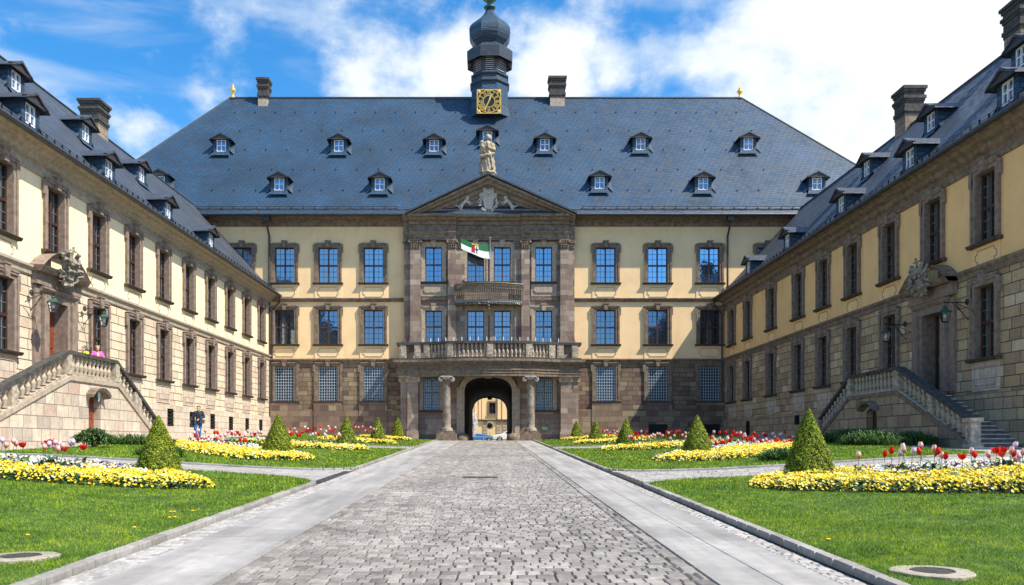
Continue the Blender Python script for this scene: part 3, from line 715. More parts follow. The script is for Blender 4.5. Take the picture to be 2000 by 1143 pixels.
# giant order pilasters
pil = [(796, 6, .22), (812, 10, .46), (883.5, 8, .46), (899, 8.5, .25), (1011.5, 6.5, .25), (1026, 8, .46), (1101.5, 8, .46), (1115, 6, .22)]
zc0, zc1 = bz_(490), bz_(471)
zb0 = bz_(672)
def acanthus(mb, x, y, w, z0, z1, d):
    # corinthian bell with leaves and corner volutes
    hgt = z1 - z0
    mb.prism([(x - w, z0), (x + w, z0), (x + w * 1.08, z0 + hgt * .6), (x + w * 1.25, z1 - .1), (x - w * 1.25, z1 - .1), (x - w * 1.08, z0 + hgt * .6)], 'y', y - d, y)
    mb.box(x - w * 1.32, x + w * 1.32, y - d - .12, y, z1 - .1, z1)
    for row, zz in enumerate((z0 + hgt * .18, z0 + hgt * .45)):
        for i in range(4 + row):
            u = -w + 2 * w * (i + .5) / (4 + row); mb.ball((x + u, y - d - .02, zz + .06), .09, 6, 5, (.8, .8, 1.6)); mb.ball((x + u, y - d - .09, zz + .20), .055, 6, 4)
    for s in (-1, 1):
        mb.ball((x + s * w * 1.15, y - d - .07, z1 - .2), .12, 8, 5, (1, .7, 1)); mb.ball((x + s * w * .4, y - d - .05, z1 - .18), .07, 6, 4)
for px, hw, d in pil:
    m = MB(); x = bx_(px); w_ = hw / (FP / PY)
    m.box(x - w_, x + w_, PJ - d, PJ, zb0, zc0); m.box(x - w_ - .07, x + w_ + .07, PJ - d - .07, PJ, zb0, zb0 + .28); m.box(x - w_ - .035, x + w_ + .035, PJ - d - .04, PJ, zb0 + .28, zb0 + .42)
    p = m.build('pilaster', M['portal_stone'], PB)
    m = MB(); acanthus(m, x, PJ, w_, zc0, zc1, d); m.build('capital', M['trim'], p)
# entablature following the breaks
en = MB(); za, zb_, zc_, zd = zc1, bz_(455.5), bz_(443), bz_(425)
def ent(x0, x1, y):
    en.prism([(PJ + .02, za), (y - .02, za), (y - .02, za + .16), (y - .05, za + .18), (y - .05, za + .36), (y - .12, za + .42), (y - .22, zb_ - .06), (y - .22, zb_), (PJ + .02, zb_)], 'x', x0, x1)
    en.prism([(PJ + .02, zb_), (y, zb_), (y, zc_), (y - .12, zc_ + .06), (y - .18, zc_ + .28), (y - .45, zc_ + .36), (y - .5, zc_ + .50), (y - .72, zc_ + .56), (y - .80, zd), (PJ + .02, zd + .03)], 'x', x0, x1)
ent(bx_(800), bx_(891.5), PJ - .46); ent(bx_(891.5) + .003, bx_(1018) - .003, PJ - .25); ent(bx_(1018), bx_(1110), PJ - .46)
ent(bx_(788), bx_(800) - .003, PJ - .22); ent(bx_(1110) + .003, bx_(1122), PJ - .22)
en.build('entablature', M['trim'], PB)
# pediment
YPd = PJ - .46; Yp = FY + YPd - .75
pax = mx(953.5, Yp); paz = mz(343, Yp); pex0, pex1 = mx(794, Yp), mx(1124, Yp); pez = mz(421, Yp)
td = MB(); td.add([(pex0 + .6, PJ - .25, zd), (pex1 - .6, PJ - .25, zd), (pax, PJ - .25, paz - .4)], [(0, 1, 2)])
TD = td.build('pediment', M['portal_stone'], pal)
rk = MB()
def rake(xe, s):
    # profile perpendicular: list (y, dz) swept from the eave corner to the apex
    prof = [(PJ, -1.28), (YPd + .1, -1.28), (YPd + .05, -1.0), (YPd - .08, -.95), (YPd - .12, -.62), (YPd - .45, -.55), (YPd - .5, -.30), (YPd - .68, -.25), (YPd - .76, 0), (3.2, .02)]
    n = len(prof)
    vs = [(xe, y, pez + dz * .5 + .1) for y, dz in prof] + [(pax, y, paz + dz) for y, dz in prof]
    fs = [((i, (i + 1) % n, n + (i + 1) % n, n + i) if s > 0 else (n + i, n + (i + 1) % n, (i + 1) % n, i)) for i in range(n)]
    rk.add(vs, fs)
rake(pex0, 1); rake(pex1, -1)
rk.build('raking_cornice', M['trim'], TD)
rc = MB()
for xe in (pex0 - .12, pex1 + .12):
    a = [(xe, YPd - .86, pez + .12), (pax, YPd - .86, paz + .10), (pax, 4.8, paz + .10), (xe, 4.8, pez + .12)]
    b = [(x, y, z + .14) for x, y, z in a]
    rc.add(a + b, [(0, 1, 2, 3), (7, 6, 5, 4), (0, 4, 5, 1), (1, 5, 6, 2), (3, 7, 4, 0)])
rc.build('pediment_roof', M['gutter'], TD)
# heraldic relief + putti
def shield_pts(w, h, n=10):
    pts = [(-w, h * .5), (-w * .4, h * .55), (0, h * .48), (w * .4, h * .55), (w, h * .5)]
    for i in range(1, n): t = i / n; pts.append((w * math.cos(t * PI/2) ** .6, h * .5 - h * 1.1 * math.sin(t * PI/2)))
    pts.append((0, -h * .6))
    for i in range(n - 1, 0, -1): t = i / n; pts.append((-w * math.cos(t * PI/2) ** .6, h * .5 - h * 1.1 * math.sin(t * PI/2)))
    return pts[::-1]
def crest(S=1.0, cross=True, seed=1):
    rr = random.Random(seed); m = MB()
    m.prism(shield_pts(.42, .95), 'y', -.22, 0)
    for i in range(40):   # acanthus scrollwork round the shield
        a = 2 * PI * i / 40 + rr.uniform(-.1, .1); r = .50; r2 = r + rr.uniform(.16, .38); b_ = a + rr.uniform(-.4, .4)
        y_ = -.10 - rr.random() * .14
        m.tube([(r * math.cos(a), y_, -.05 + r * 1.1 * math.sin(a)), ((r + r2) / 2 * math.cos(a), y_ - .08, -.05 + (r + r2) / 2 * 1.1 * math.sin(a)), (r2 * math.cos(b_), y_ - .02, -.05 + r2 * 1.1 * math.sin(b_))], [.06, .075, .03], 5)
    m.ball((0, -.28, .62), .19, 9, 6, (1, 1, 1.1)); m.cap((-.25, -.2, .70), (-.42, -.15, 1.15), .16, .10); m.cap((.25, -.2, .70), (.42, -.15, 1.15), .16, .10)
    m.cap((-.5, -.16, .55), (-.72, -.1, .95), .12, .06); m.cap((.5, -.16, .55), (.72, -.1, .95), .12, .06)
    for i in range(7): m.ball((-.3 + .1 * i, -.26, .82 + .05 * math.sin(i * 2)), .07, 6, 4)
    if cross:
        m.box(-.045, .045, -.2, -.1, .75, 1.55); m.box(-.24, .24, -.2, -.1, 1.26, 1.36)
    m.xf(Matrix.Scale(S, 4)); return m
def putto(s):
    m = MB()
    m.ball((s * .10, -.22, .55), .17, 10, 7); m.cap((s * .22, -.18, .32), (s * .48, -.18, .08), .16, .15)
    m.cap((s * .08, -.24, .30), (s * -.28, -.22, .10), .07, .05); m.cap((s * .2, -.22, .22), (s * -.15, -.25, -.02), .065, .045)
    m.cap((s * .50, -.2, .05), (s * .78, -.2, -.20), .12, .08); m.cap((s * .78, -.2, -.20), (s * 1.05, -.18, -.05), .075, .05); m.cap((s * 1.05, -.18, -.05), (s * 1.12, -.2, -.12), .05, .035)
    m.cap((s * .50, -.25, -.02), (s * .62, -.25, -.36), .12, .07); m.cap((s * .62, -.25, -.36), (s * .92, -.22, -.42), .07, .045)
    m.cap((s * .34, -.08, .34), (s * .62, -.02, .62), .07, .03); m.cap((s * .36, -.08, .30), (s * .70, -.02, .48), .07, .03)
    return m
ar = crest(1.12, True, 3).build('coat_of_arms', M['sculpt'], TD, loc=(mx(954, PY - .3), PJ - .26, mz(395, PY - .3))); remesh(ar, .035)
for px, s in ((918, -1), (984, 1)):
    o = putto(s).build('putto', M['sculpt'], TD, loc=(mx(px, PY - .3) + (-.1 if s < 0 else .05), PJ - .26, mz(401, PY - .3))); remesh(o, .03)

# iron balcony
ib = MB(); bx0, bx1 = bx_(889), bx_(1020); bc = (bx0 + bx1) / 2; bw = (bx1 - bx0) / 2; zbf = mz(589, FY - 1.6); zbt = mz(553, FY - 1.6)
def bal_pt(t):  # t -1..1 front curve
    return bc + bw * t, PJ - .55 - .75 * (1 - t * t)
for zz, r in ((zbt, .05), (zbt - .42, .025), (zbf + .12, .03)):
    ib.tube([(bx0, PJ - .2, zz)] + [(*bal_pt(-1 + 2 * i / 16), zz) for i in range(17)] + [(bx1, PJ - .2, zz)], r, 5)
nb = 38
for i in range(nb + 1):
    x, y = bal_pt(-1 + 2 * i / nb); hh = zbt - zbf
    ib.tube([(x, y, zbf + .1), (x, y - .05, zbf + hh * .22), (x, y - .16, zbf + hh * .38), (x, y - .04, zbf + hh * .62), (x, y, zbt)], .028, 4)
    for s in (-1, 1): ib.tube([(x, y, zbt - .04), (x + s * .09, y - .01, zbt - .14), (x + s * .11, y - .01, zbt - .26), (x + s * .03, y, zbt - .36), (x, y, zbt - .42)], .017, 3)
IB = ib.build('balcony', M['iron_old'], pal)
m = MB(); n = 16; up = [(bx0, PJ)] + [bal_pt(-1 + 2 * i / n) for i in range(n + 1)] + [(bx1, PJ)]
m.prism(up, 'z', zbf - .06, zbf + .08); m.build('balcony_floor', simple('balcony_slab', (.14, .20, .24), .6, 5, .3), IB)
m = MB(); rr = random.Random(5)
for i in range(64):
    t = -1 + 2 * (i + .5) / 64; x, y = bal_pt(t); m.tube([(x, y, zbf - .04), (x + rr.uniform(-.08, .08), y + rr.uniform(-.05, .1), zbf - .16), (x + rr.uniform(-.12, .12), y + .08, zbf - .22 - rr.random() * .12)], [.05, .06, .02], 4)
    m.ball((x + rr.uniform(-.05, .05), y, zbf - .13 - rr.random() * .1), .055, 5, 4)
m.ball((bc, PJ - 1.2, zbf - .35), .14, 8, 6); m.ball((bc, PJ - 1.2, zbf - .58), .09, 8, 6); m.ball((bc, PJ - 1.2, zbf - .72), .05, 6, 5)
m.build('balcony_scrollwork', M['iron_old'], IB)

# ---- arch surround, tunnel
ar = MB(); yo = PJ - .12
def ringarch(mb, x_c, aw, zs, zt, y, n=20, w0=.0, w1=.25, zbase=zg, yb=None, scale=.75):
    def pt(i, w): 
        c = math.cos(PI * i / n); s_ = math.sin(PI * i / n); return (x_c + (aw + w) * math.copysign(abs(c) ** scale, c), zs + (zt - zs + w) * s_ ** .85)
    for i in range(n):
        p = [pt(i, w0), pt(i + 1, w0), pt(i + 1, w1), pt(i, w1)]
        mb.add([(a, y, b) for a, b in p] + [(a, yb, b) for a, b in p], [(0, 1, 2, 3), (0, 4, 5, 1), (2, 6, 7, 3)])
    for s in (-1, 1):
        x0, x1 = sorted((x_c + s * (aw + w0), x_c + s * (aw + w1))); mb.box(x0, x1, y, yb, zbase, zs)
ringarch(ar, AXC, AW, AZS, AZT, PJ - .16, w0=.0, w1=.22, yb=PJ + .1)
ringarch(ar, AXC, AW, AZS, AZT, PJ - .24, w0=.22, w1=.42, yb=PJ)
# stepped outer frame
zst = bz_(722)
for s in (-1, 1):
    for (x0, x1, z0, z1) in ((AW + .42, AW + .62, zg, AZS + .1), (AW + .25, AW + .62, AZS + .1, AZS + .35), (AW - .1, AW + .45, AZS + .55, AZS + .8), (AW + .25, AW + .42, AZS + .35, AZS + .8), (AW - .55, AW - .1, AZT + .25, AZT + .5), (AW - .2, AW, AZS + .8, AZT + .5)):
        a, b = sorted((AXC + s * x0, AXC + s * x1)); ar.box(a, b, PJ - .2, PJ, z0, z1)
ar.prism([(AXC - .28, AZT - .1), (AXC + .28, AZT - .1), (AXC + .42, AZT + .85), (AXC - .42, AZT + .85)], 'y', PJ - .42, PJ)
ar.build('arch_surround', M['trim_light'], PB)
gs = MB()   # rounded guard stones at the jambs
for s in (-1, 1):
    gs.lathe([(.62, 1.3), (.6, 1.85), (.45, 2.1), (.2, 2.2), (.05, 2.22)], (AXC + s * (AW + .15), PJ - .35, 0), 12)
gs.build('guard_stone', M['trim'], PB, True)
tn = MB(); FARY = 19.6; sh = .18
def tunpt(i, n, far):
    c = math.cos(PI * i / n); s_ = math.sin(PI * i / n)
    zt_, zs_ = (AZT, AZS) if not far else (AZT - .42, AZS - .95)
    return (AXC + (sh if far else 0) + AW * math.copysign(abs(c) ** .75, c), zs_ + (zt_ - zs_) * s_ ** .85)
n = 20
for i in range(n):
    a0, a1, b0, b1 = tunpt(i, n, 0), tunpt(i + 1, n, 0), tunpt(i, n, 1), tunpt(i + 1, n, 1)
    tn.quad((a0[0], PJ, a0[1]), (a1[0], PJ, a1[1]), (b1[0], FARY, b1[1]), (b0[0], FARY, b0[1]))
for s, i in ((1, 0), (-1, n)):
    a, b = tunpt(i, n, 0), tunpt(i, n, 1); tn.quad((a[0], PJ, zg), (a[0], PJ, a[1]), (b[0], FARY, b[1]), (b[0], FARY, zg))
# back wall with the far arch opening and hanging keystone
bxc = AXC + sh; tn.cells(XL, XR, zg, ZT + 1.5, FARY, [(bxc - AW, bxc + AW, zg, AZT - .40)])
for i in range(n):
    a, b = tunpt(i, n, 1), tunpt(i + 1, n, 1)
    tn.quad((a[0], FARY, a[1]), (b[0], FARY, b[1]), (b[0], FARY, AZT - .40), (a[0], FARY, AZT - .40))
tn.build('passage', simple('passage_darkness', (.02, .017, .015), .9, 2, .3), pal)  # near-black colour stands in for the unlit passage
kk = MB(); kk.box(bxc - .22, bxc + .22, FARY - .3, FARY + .2, AZT - .75, AZT - .2); kk.build('keystone', M['trim_dark'], pal)
fr = MB(); ringarch(fr, bxc, AW, AZS - .95, AZT - .42, FARY + .01, w0=-.12, w1=.05, yb=FARY + .35); fr.build('rear_arch', M['trim_light'], pal)
iw = MB()
for x0, x1 in ((XL + .3, AX0 - .15), (AX1 + .35, XR - .3)): iw.quad((x0, 1.1, .5), (x1, 1.1, .5), (x1, 1.1, ZT + .5), (x0, 1.1, ZT + .5))
iw.quad((AX0 - .15, 1.1, AZT + .1), (AX1 + .35, 1.1, AZT + .1), (AX1 + .35, 1.1, ZT + .5), (AX0 - .15, 1.1, ZT + .5))
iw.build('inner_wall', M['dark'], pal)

# ---- portico: columns, end piers, curved entablature, balustrade
cX = mx(955.2, 65)
plan = [(-7.35, -.2), (-7.35, -1.75), (-5.6, -1.8), (-4.4, -2.15), (-3.3, -2.6), (-2.0, -2.85), (0, -2.95)]
full = [(cX + x, y) for x, y in plan] + [(cX - x, y) for x, y in plan[-2::-1]]
def offs(pl_, d):
    out = []
    for i, p in enumerate(pl_):
        a = Vector(pl_[max(i - 1, 0)]); b = Vector(pl_[min(i + 1, len(pl_) - 1)]); t = (b - a).normalized(); nrm = Vector((t.y, -t.x))
        if nrm.y > 0.01 and 0 < i < len(pl_) - 1: nrm = -nrm
        if i in (0,): nrm = Vector((-1, 0))
        if i == len(pl_) - 1: nrm = Vector((1, 0))
        if i == 1: nrm = Vector((-1, -1))
        if i == len(pl_) - 2: nrm = Vector((1, -1))
        out.append((p[0] + nrm.x * d, p[1] + nrm.y * d))
    return out
def band(mb, d, z0, z1, thick=.8):
    o = offs(full, d); i_ = offs(full, -thick); n = len(o)
    for k in range(n - 1):
        q = [o[k], o[k + 1], i_[k + 1], i_[k]]
        vs = [(x, y, z0) for x, y in q] + [(x, y, z1) for x, y in q]
        mb.add(vs, [(3, 2, 1, 0), (4, 5, 6, 7), (0, 1, 5, 4), (2, 3, 7, 6)] + ([(3, 0, 4, 7)] if k == 0 else []) + ([(1, 2, 6, 5)] if k == n - 2 else []))
YPo = FY - 2.4
zt0, zt1 = mz(735, YPo), mz(702, YPo)
pe = MB(); h_ = zt1 - zt0
band(pe, 0, zt0, zt0 + h_ * .16); band(pe, .04, zt0 + h_ * .16, zt0 + h_ * .34); band(pe, .10, zt0 + h_ * .34, zt0 + h_ * .42); band(pe, .0, zt0 + h_ * .42, zt0 + h_ * .66)
band(pe, .10, zt0 + h_ * .66, zt0 + h_ * .76); band(pe, .24, zt0 + h_ * .76, zt0 + h_ * .86); band(pe, .34, zt0 + h_ * .86, zt1)
pe.prism([(x, y) for x, y in full], 'z', zt1 - .3, zt1 - .02)
PO = pe.build('portico', M['trim'], pal)
bs_ = MB(); band(bs_, .05, zt1, zt1 + .16, .35); zr0 = mz(672, YPo)
BA = bs_.build('balustrade', M['rail'], pal)
bs_ = MB(); band(bs_, .07, zr0, zr0 + .2, .35); bs_.build('handrail', M['rail'], BA)
balm = MB(); hb = zr0 - zt1 - .16
bprof = [(.10, 0), (.10, .07), (.06, .10), (.075, .2), (.115, .36), (.10, .47), (.06, .56), (.055, .66), (.09, .76), (.10, .85), (.07, .90), (.10, .93), (.10, 1.0)]
balm.lathe([(r, t * hb) for r, t in bprof], (0, 0, 0), 8); balme = balm.mesh('baluster', M['baluster'], True)
def along(pts, s):
    for i in range(len(pts) - 1):
        d = (Vector(pts[i + 1]) - Vector(pts[i])).length
        if s <= d or i == len(pts) - 2:
            t = s / d; return pts[i][0] + (pts[i + 1][0] - pts[i][0]) * t, pts[i][1] + (pts[i + 1][1] - pts[i][1]) * t, math.atan2(pts[i + 1][1] - pts[i][1], pts[i + 1][0] - pts[i][0])
        s -= d
inr = offs(full, -.15)[1:-1]; tl = sum((Vector(inr[i + 1]) - Vector(inr[i])).length for i in range(len(inr) - 1))
peds = [.02, .10, .155, .29, .505, .715, .85, .90, .98]
for t in peds:
    pm = MB(); x, y, a = along(inr, t * tl); st = len(pm.v); ww = .26
    pm.box(-ww, ww, -.19, .17, 0, hb); pm.box(-ww + .09, ww - .09, -.215, -.19, .12, hb - .12); pm.xf(Matrix.Translation((x, y, zt1 + .16)) @ Matrix.Rotation(a, 4, 'Z'), st); pm.build('pedestal', M['baluster'], BA)
for a, b, nb in ((.165, .28, 5), (.30, .495, 8), (.515, .705, 8), (.725, .84, 5)):
    for i in range(nb):
        t = a + (b - a) * (i + .7) / (nb + .4); x, y, _ = along(inr, t * tl); link('baluster', balme, BA, (x, y, zt1 + .16))
spk = MB(); 
for i in range(18):
    x, y, a = along(inr, (.13 + .76 * i / 17) * tl); spk.box(x - .03, x + .03, y - .03, y + .03, zr0 + .2, zr0 + .52)
spk.build('rail_clip', M['wood_white'], BA)
def column(px):
    Y = FY - 2.45; x = mx(px, Y); zb = gz(x, Y) - .1; zp = mz(843, Y)
    m = MB(); H_ = zt0 - zp; r = .32
    prof = [(.52, 0), (.52, .10), (.44, .14), (.48, .22), (.40, .30)] + [(r * (1 - .14 * (t ** 1.6)), .32 + (H_ - .32 - .42) * t) for t in [0, .15, .3, .45, .6, .75, .9, 1]] + [(.32, H_ - .40), (.30, H_ - .36), (.34, H_ - .26)]
    m.lathe(prof, (0, 0, 0), 24); co = m.build('column', simple('column_stone', (.22, .185, .15), .8, 2.2, .65, bstr=.3) if 'col' not in M else M['col'], PO, True, (x, -2.45, zp))
    M['col'] = co.data.materials[0]
    m = MB(); m.box(-.46, .46, -.46, .46, H_ - .1, H_ + .0)
    m.box(-.50, .50, -.36, .36, H_ - .28, H_ - .1)
    for s in (-1, 1):
        for yy in (-.36,):
            k = len(m.v); m.lathe([(.19, 0), (.19, .72)], (0, 0, 0), 14); m.xf(Matrix.Translation((s * .46, -.36, H_ - .26)) @ Matrix.Rotation(-PI/2, 4, 'X'), k)
            ringpoly(m, .10, .13, -.40, -.35, 14, (s * .46, H_ - .26)); m.ball((s * .46, -.38, H_ - .26), .05, 6, 4)
    m.build('capital', M['sculpt'], co)
    m = MB(); m.box(-.78, .78, -.78, .78, zb - zp, -.16); m.box(-.86, .86, -.86, .86, zb - zp - .02, zb - zp + .25); m.box(-.62, .62, -.62, .62, -.16, 0); m.build('pedestal', M['trim'], co)
column(872.5); column(1036.5)
for px, sgn in ((807, -1), (1105, 1)):
    x = mx(px, FY - 1.2)
    for (dx, w_, yf) in ((0, .43, -1.55), (sgn * .72, .30, -1.25)):
        m = MB(); m.box(x + dx - w_, x + dx + w_, yf, PJ, zg, zt0 - .42); m.box(x + dx - w_ - .07, x + dx + w_ + .07, yf - .07, PJ, zg, mz(842, FY - 1.5)); p = m.build('pier', M['portal_stone'], PO)
        m = MB(); m.box(x + dx - w_ - .05, x + dx + w_ + .05, yf - .05, PJ, zt0 - .42, zt0 - .3); m.box(x + dx - w_ - .14, x + dx + w_ + .14, yf - .12, PJ, zt0 - .12, zt0); m.box(x + dx - w_, x + dx + w_, yf - .02, PJ, zt0 - .3, zt0 - .12)
        for s in (-1, 1):
            k = len(m.v); m.lathe([(.15, 0), (.15, .25)], (0, 0, 0), 12); m.xf(Matrix.Translation((x + dx + s * (w_ + .02), yf - .1, zt0 - .24)) @ Matrix.Rotation(-PI/2, 4, 'X'), k)
        m.build('capital', M['trim_light'], p)
# downpipes
for px, top_ in ((527, 425), (1420, 428)):
    x = mx(px); m = MB(); s = -1 if px < 900 else 1
    m.box(x - .24, x + .24, -1.15, -.6, ZE - .55, ZE - .15); z0 = gz(x, FY)
    m.tube([(x, -.85, ZE - .5), (x, -.8, ZE - .9), (x - s * .02, -.22, ZE - 1.6), (x - s * .02, -.20, z0)], .085, 8)
    m.build('downpipe', M['pipe'], pal)
# ---------------------------------------------------------------- side wings
def wing(s, origin, rz, dz, L, ups, lows, lowd, upd, chims, door, label, cellar):
    Wg = empty('palace_wing', (origin[0], origin[1], 0), rz, label, 'palace wing')
    E = EYE + dz
    X = lambda Y: s * (FY - Y)
    def span(a, b): return (min(a, b), max(a, b))
    xa, xb = span(0, s * L)
    w = 1.28; u0, uh = 8.2 + E, 2.75; l0, lh = 3.65 + E, 2.85; zc = 7.2 + E; ze = 12.25 + E; zp = 2.25 + E
    hu = [(X(Y) - w/2, X(Y) + w/2, u0, u0 + uh) for Y in ups]
    hl = [(X(Y) - w/2, X(Y) + w/2, l0, l0 + lh) for Y in lows]
    m = MB(); m.cells(xa, xb, zc, ze + .1, 0, hu); m.box(xa, xb, 12.0, 12.1, .3, ze); xe = s * L
    xe += s * .04; m.add([(xe, 0, .3), (xe, 12, .3), (xe, 12.3, ze), (xe, 12.3, ze + .2), (xe, 6, 19.4 + E), (xe, -.3, ze + .2), (xe, -.3, ze)], [(0, 1, 2, 3, 4, 5, 6)])
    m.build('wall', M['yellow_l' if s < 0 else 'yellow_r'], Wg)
    dx, dzf, dw, dh = X(door[0]), door[1] + EYE, 1.45, door[2]
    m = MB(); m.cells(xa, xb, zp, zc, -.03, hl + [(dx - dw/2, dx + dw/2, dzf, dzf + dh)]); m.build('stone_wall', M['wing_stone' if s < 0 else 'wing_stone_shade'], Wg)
    m = MB(); m.cells(xa, xb, .3, zp, -.15, [(X(Y) - .42, X(Y) + .42, z0 + E, z1 + E) for Y, z0, z1 in cellar] + [(dx - dw/2, dx + dw/2, dzf, dzf + dh)])
    m.box(xa, xb, -.15, -.03, zp - .02, zp + .0)
    m.build('plinth', M['plinth_stone' if s < 0 else 'plinth_brown_shade'], Wg)
    for Y in ups: put_window(Wg, X(Y), u0, w, uh, 'wing' if s < 0 else 'wingR', 'trim_purple', 'glass_wing', apron=.85, curtain=True)
    for Y in lows: put_window(Wg, X(Y), l0, w, lh, 'stone', 'trim_purple', 'glass_wing', y=-.03, apron=1.15, curtain=True)
    for Y, z0, z1 in cellar:
        x = X(Y); c = MB(); c.quad((x - .42, .12, z0 + E), (x + .42, .12, z0 + E), (x + .42, .12, z1 + E), (x - .42, .12, z1 + E))
        for (p, q) in (((x - .42, -.15), (x - .42, .12)), ((x + .42, .12), (x + .42, -.15))): c.quad((*p, z0 + E), (*q, z0 + E), (*q, z1 + E), (*p, z1 + E))
        cw = c.build('cellar_window', M['dark'], Wg)
        c = MB(); nbar = 5
        for i in range(nbar):
            z = z0 + E + (z1 - z0) * (i + .5) / nbar; c.tube([(x - .42, -.10, z), (x - .1, -.20, z - .04), (x + .2, -.10, z + .03), (x + .42, -.18, z)], .02, 4)
        for xx in (-.2, .2): c.box(x + xx - .015, x + xx + .015, -.13, -.10, z0 + E, z1 + E)
        c.build('grille', M['iron'], cw)
    # floors behind glass
    m = MB(); m.quad((xa + .2, 1.0, .4), (xb - .2, 1.0, .4), (xb - .2, 1.0, ze), (xa + .2, 1.0, ze)); m.build('inner_wall', M['dark'], Wg)
    # courses, cornice
    m = MB(); m.prism([(0, zc - .26), (-.10, zc - .26), (-.12, zc - .08), (-.22, zc + .02), (-.22, zc + .12), (0, zc + .17)], 'x', xa, xb)
    m.prism([(0, ze - 1.05), (-.08, ze - 1.05), (-.10, ze - .85), (-.04, ze - .82), (-.04, ze - .62), (-.20, ze - .52), (-.24, ze - .34), (-.50, ze - .24), (-.56, ze - .12), (-.74, ze - .06), (-.78, ze + .06), (0, ze + .12)], 'x', xa, xb)
    m.build('cornice', M['trim_light' if s < 0 else 'trim'], Wg)
    # roof with flared eaves
    zr = 19.5 + E; yr = 6.0
    prof = [(-.86, ze + .04), (-.35, ze + .42), (.35, ze + .42 + .7 * .92), (yr, zr), (12.8, ze + .1), (12.8, ze - .02), (-.86, ze - .02)]
    m = MB(); m.prism(prof, 'x', xa - (0.0 if s > 0 else 0), xb); m.build('roof', M['slate_wing'], Wg)
    sl = (zr - (ze + .42 + .7 * .92)) / (yr - .35)
    m = MB(); m.tube([(xa, yr, zr + .02), (xb, yr, zr + .02)], .09, 6); m.build('ridge_cap', M['gutter'], Wg)
    m = MB(); m.tube([(xa, -.95, ze - .02), (xb, -.95, ze - .02)], .105, 8); m.build('gutter', M['gutter'], Wg)
    m = MB(); x = xa + .5
    m.tube([(xa + .2, -.55, ze + .42), (xb - .2, -.55, ze + .42)], .012, 4); m.tube([(xa + .2, -.55, ze + .52), (xb - .2, -.55, ze + .52)], .012, 4)
    while x < xb - .3: m.box(x - .01, x + .01, -.57, -.5, ze + .22, ze + .54); x += .6
    m.build('snow_guard', M['iron'], Wg)
    def ry(z): return .35 + (z - (ze + .42 + .7 * .92)) / sl
    zz = 12.95 + E
    for Y in lowd: put_dormer(Wg, X(Y), ry(zz) - .12, zz + .05, sl, .70, True)
    zz = 15.85 + E
    for Y in upd: put_dormer(Wg, X(Y), ry(zz) - .12, zz + .05, sl, .70, True)
    for Y, z1, ww in chims: chimney(Wg, X(Y), yr + .2, 18.3 + E, z1 + EYE, 1.25, 1.1, 'chim')
    # ---- entrance
    D = MB(); jw = .55
    for sx in (-1, 1):
        a, b = span(dx + sx * dw/2, dx + sx * (dw/2 + jw)); D.box(a, b, -.22, .55, dzf, dzf + dh)
        a, b = span(dx + sx * (dw/2 + .2), dx + sx * (dw/2 + jw)); D.box(a, b, -.32, -.22, dzf, dzf + dh + .05)
        a, b = span(dx + sx * (dw/2 + jw), dx + sx * (dw/2 + jw + .42)); D.box(a, b, -.16, 0, dzf, dzf + dh + .45)
    D.box(dx - dw/2 - jw, dx + dw/2 + jw, -.223, .55, dzf + dh, dzf + dh + .3)
    D.prism([(0, dzf + dh + .3), (-.25, dzf + dh + .3), (-.36, dzf + dh + .42), (-.36, dzf + dh + .5), (0, dzf + dh + .55)], 'x', dx - dw/2 - jw - .1, dx + dw/2 + jw + .1)
    zq = dzf + dh + .55; hw = dw/2 + jw + .5
    D.box(dx - hw, dx + hw, -.28, -.04, zq, zq + .5)
    DS = D.build('door_surround', M['trim_purple'], Wg)
    pp = [(0, zq + .5), (-.5, zq + .5), (-.60, zq + .62), (-.66, zq + .72), (0, zq + .78)]
    # segmental broken pediment
    n = 8
    for sx in (-1, 1):
        m = MB(); m.prism(pp, 'x', *sorted((dx + sx * .55, dx + sx * (hw + .12))))
        for i in range(n):
            a0 = i / n; a1 = (i + 1) / n
            def arc(t): return dx + sx * (hw + .12 - t * (hw - .45)), zq + .72 + .72 * math.sin(t * PI/2)
            (x0, z0), (x1, z1) = arc(a0), arc(a1)
            if x0 > x1: (x0, z0), (x1, z1) = (x1, z1), (x0, z0)
            vs = [(x0, -.66, z0), (x1, -.66, z1), (x1, 0, z1), (x0, 0, z0), (x0, -.50, z0 - .20), (x1, -.50, z1 - .20), (x1, 0, z1 - .20), (x0, 0, z0 - .20)]
            m.add(vs, [(0, 1, 2, 3), (4, 7, 6, 5), (0, 4, 5, 1), (1, 5, 6, 2), (3, 7, 4, 0)])
            m.quad((x0, -.2, zq + .7), (x1, -.2, zq + .7), (x1, -.2, z1 - .1), (x0, -.2, z0 - .1))
        m.build('door_pediment', M['trim_purple' if s < 0 else 'trim'], DS)
    cr_ = crest(.86, True, 11 if s < 0 else 23)
    rr = random.Random(3 if s < 0 else 9)
    for i in range(16):
        x_, z_ = rr.uniform(-.55, .55), rr.uniform(-.3, .95); a_ = rr.uniform(0, 6.28); cr_.tube([(x_, -.15, z_), (x_ + .18 * math.cos(a_), -.38, z_ + .18 * math.sin(a_)), (x_ + .34 * math.cos(a_), -.34, z_ + .34 * math.sin(a_))], [.08, .09, .02], 5)
    o = cr_.build('coat_of_arms', M['sculpt_dk'], DS, loc=(dx, -.55, zq + .80)); o.rotation_euler = (R(10), 0, 0); o.scale = (1.2, 1, .84); remesh(o, .025)
    m = MB(); m.box(dx - dw/2, dx + dw/2, .40, .48, dzf, dzf + dh)
    m.box(dx - dw/2 + .12, dx - .06, .37, .40, dzf + .2, dzf + dh * .42); m.box(dx + .06, dx + dw/2 - .12, .37, .40, dzf + .2, dzf + dh * .42)
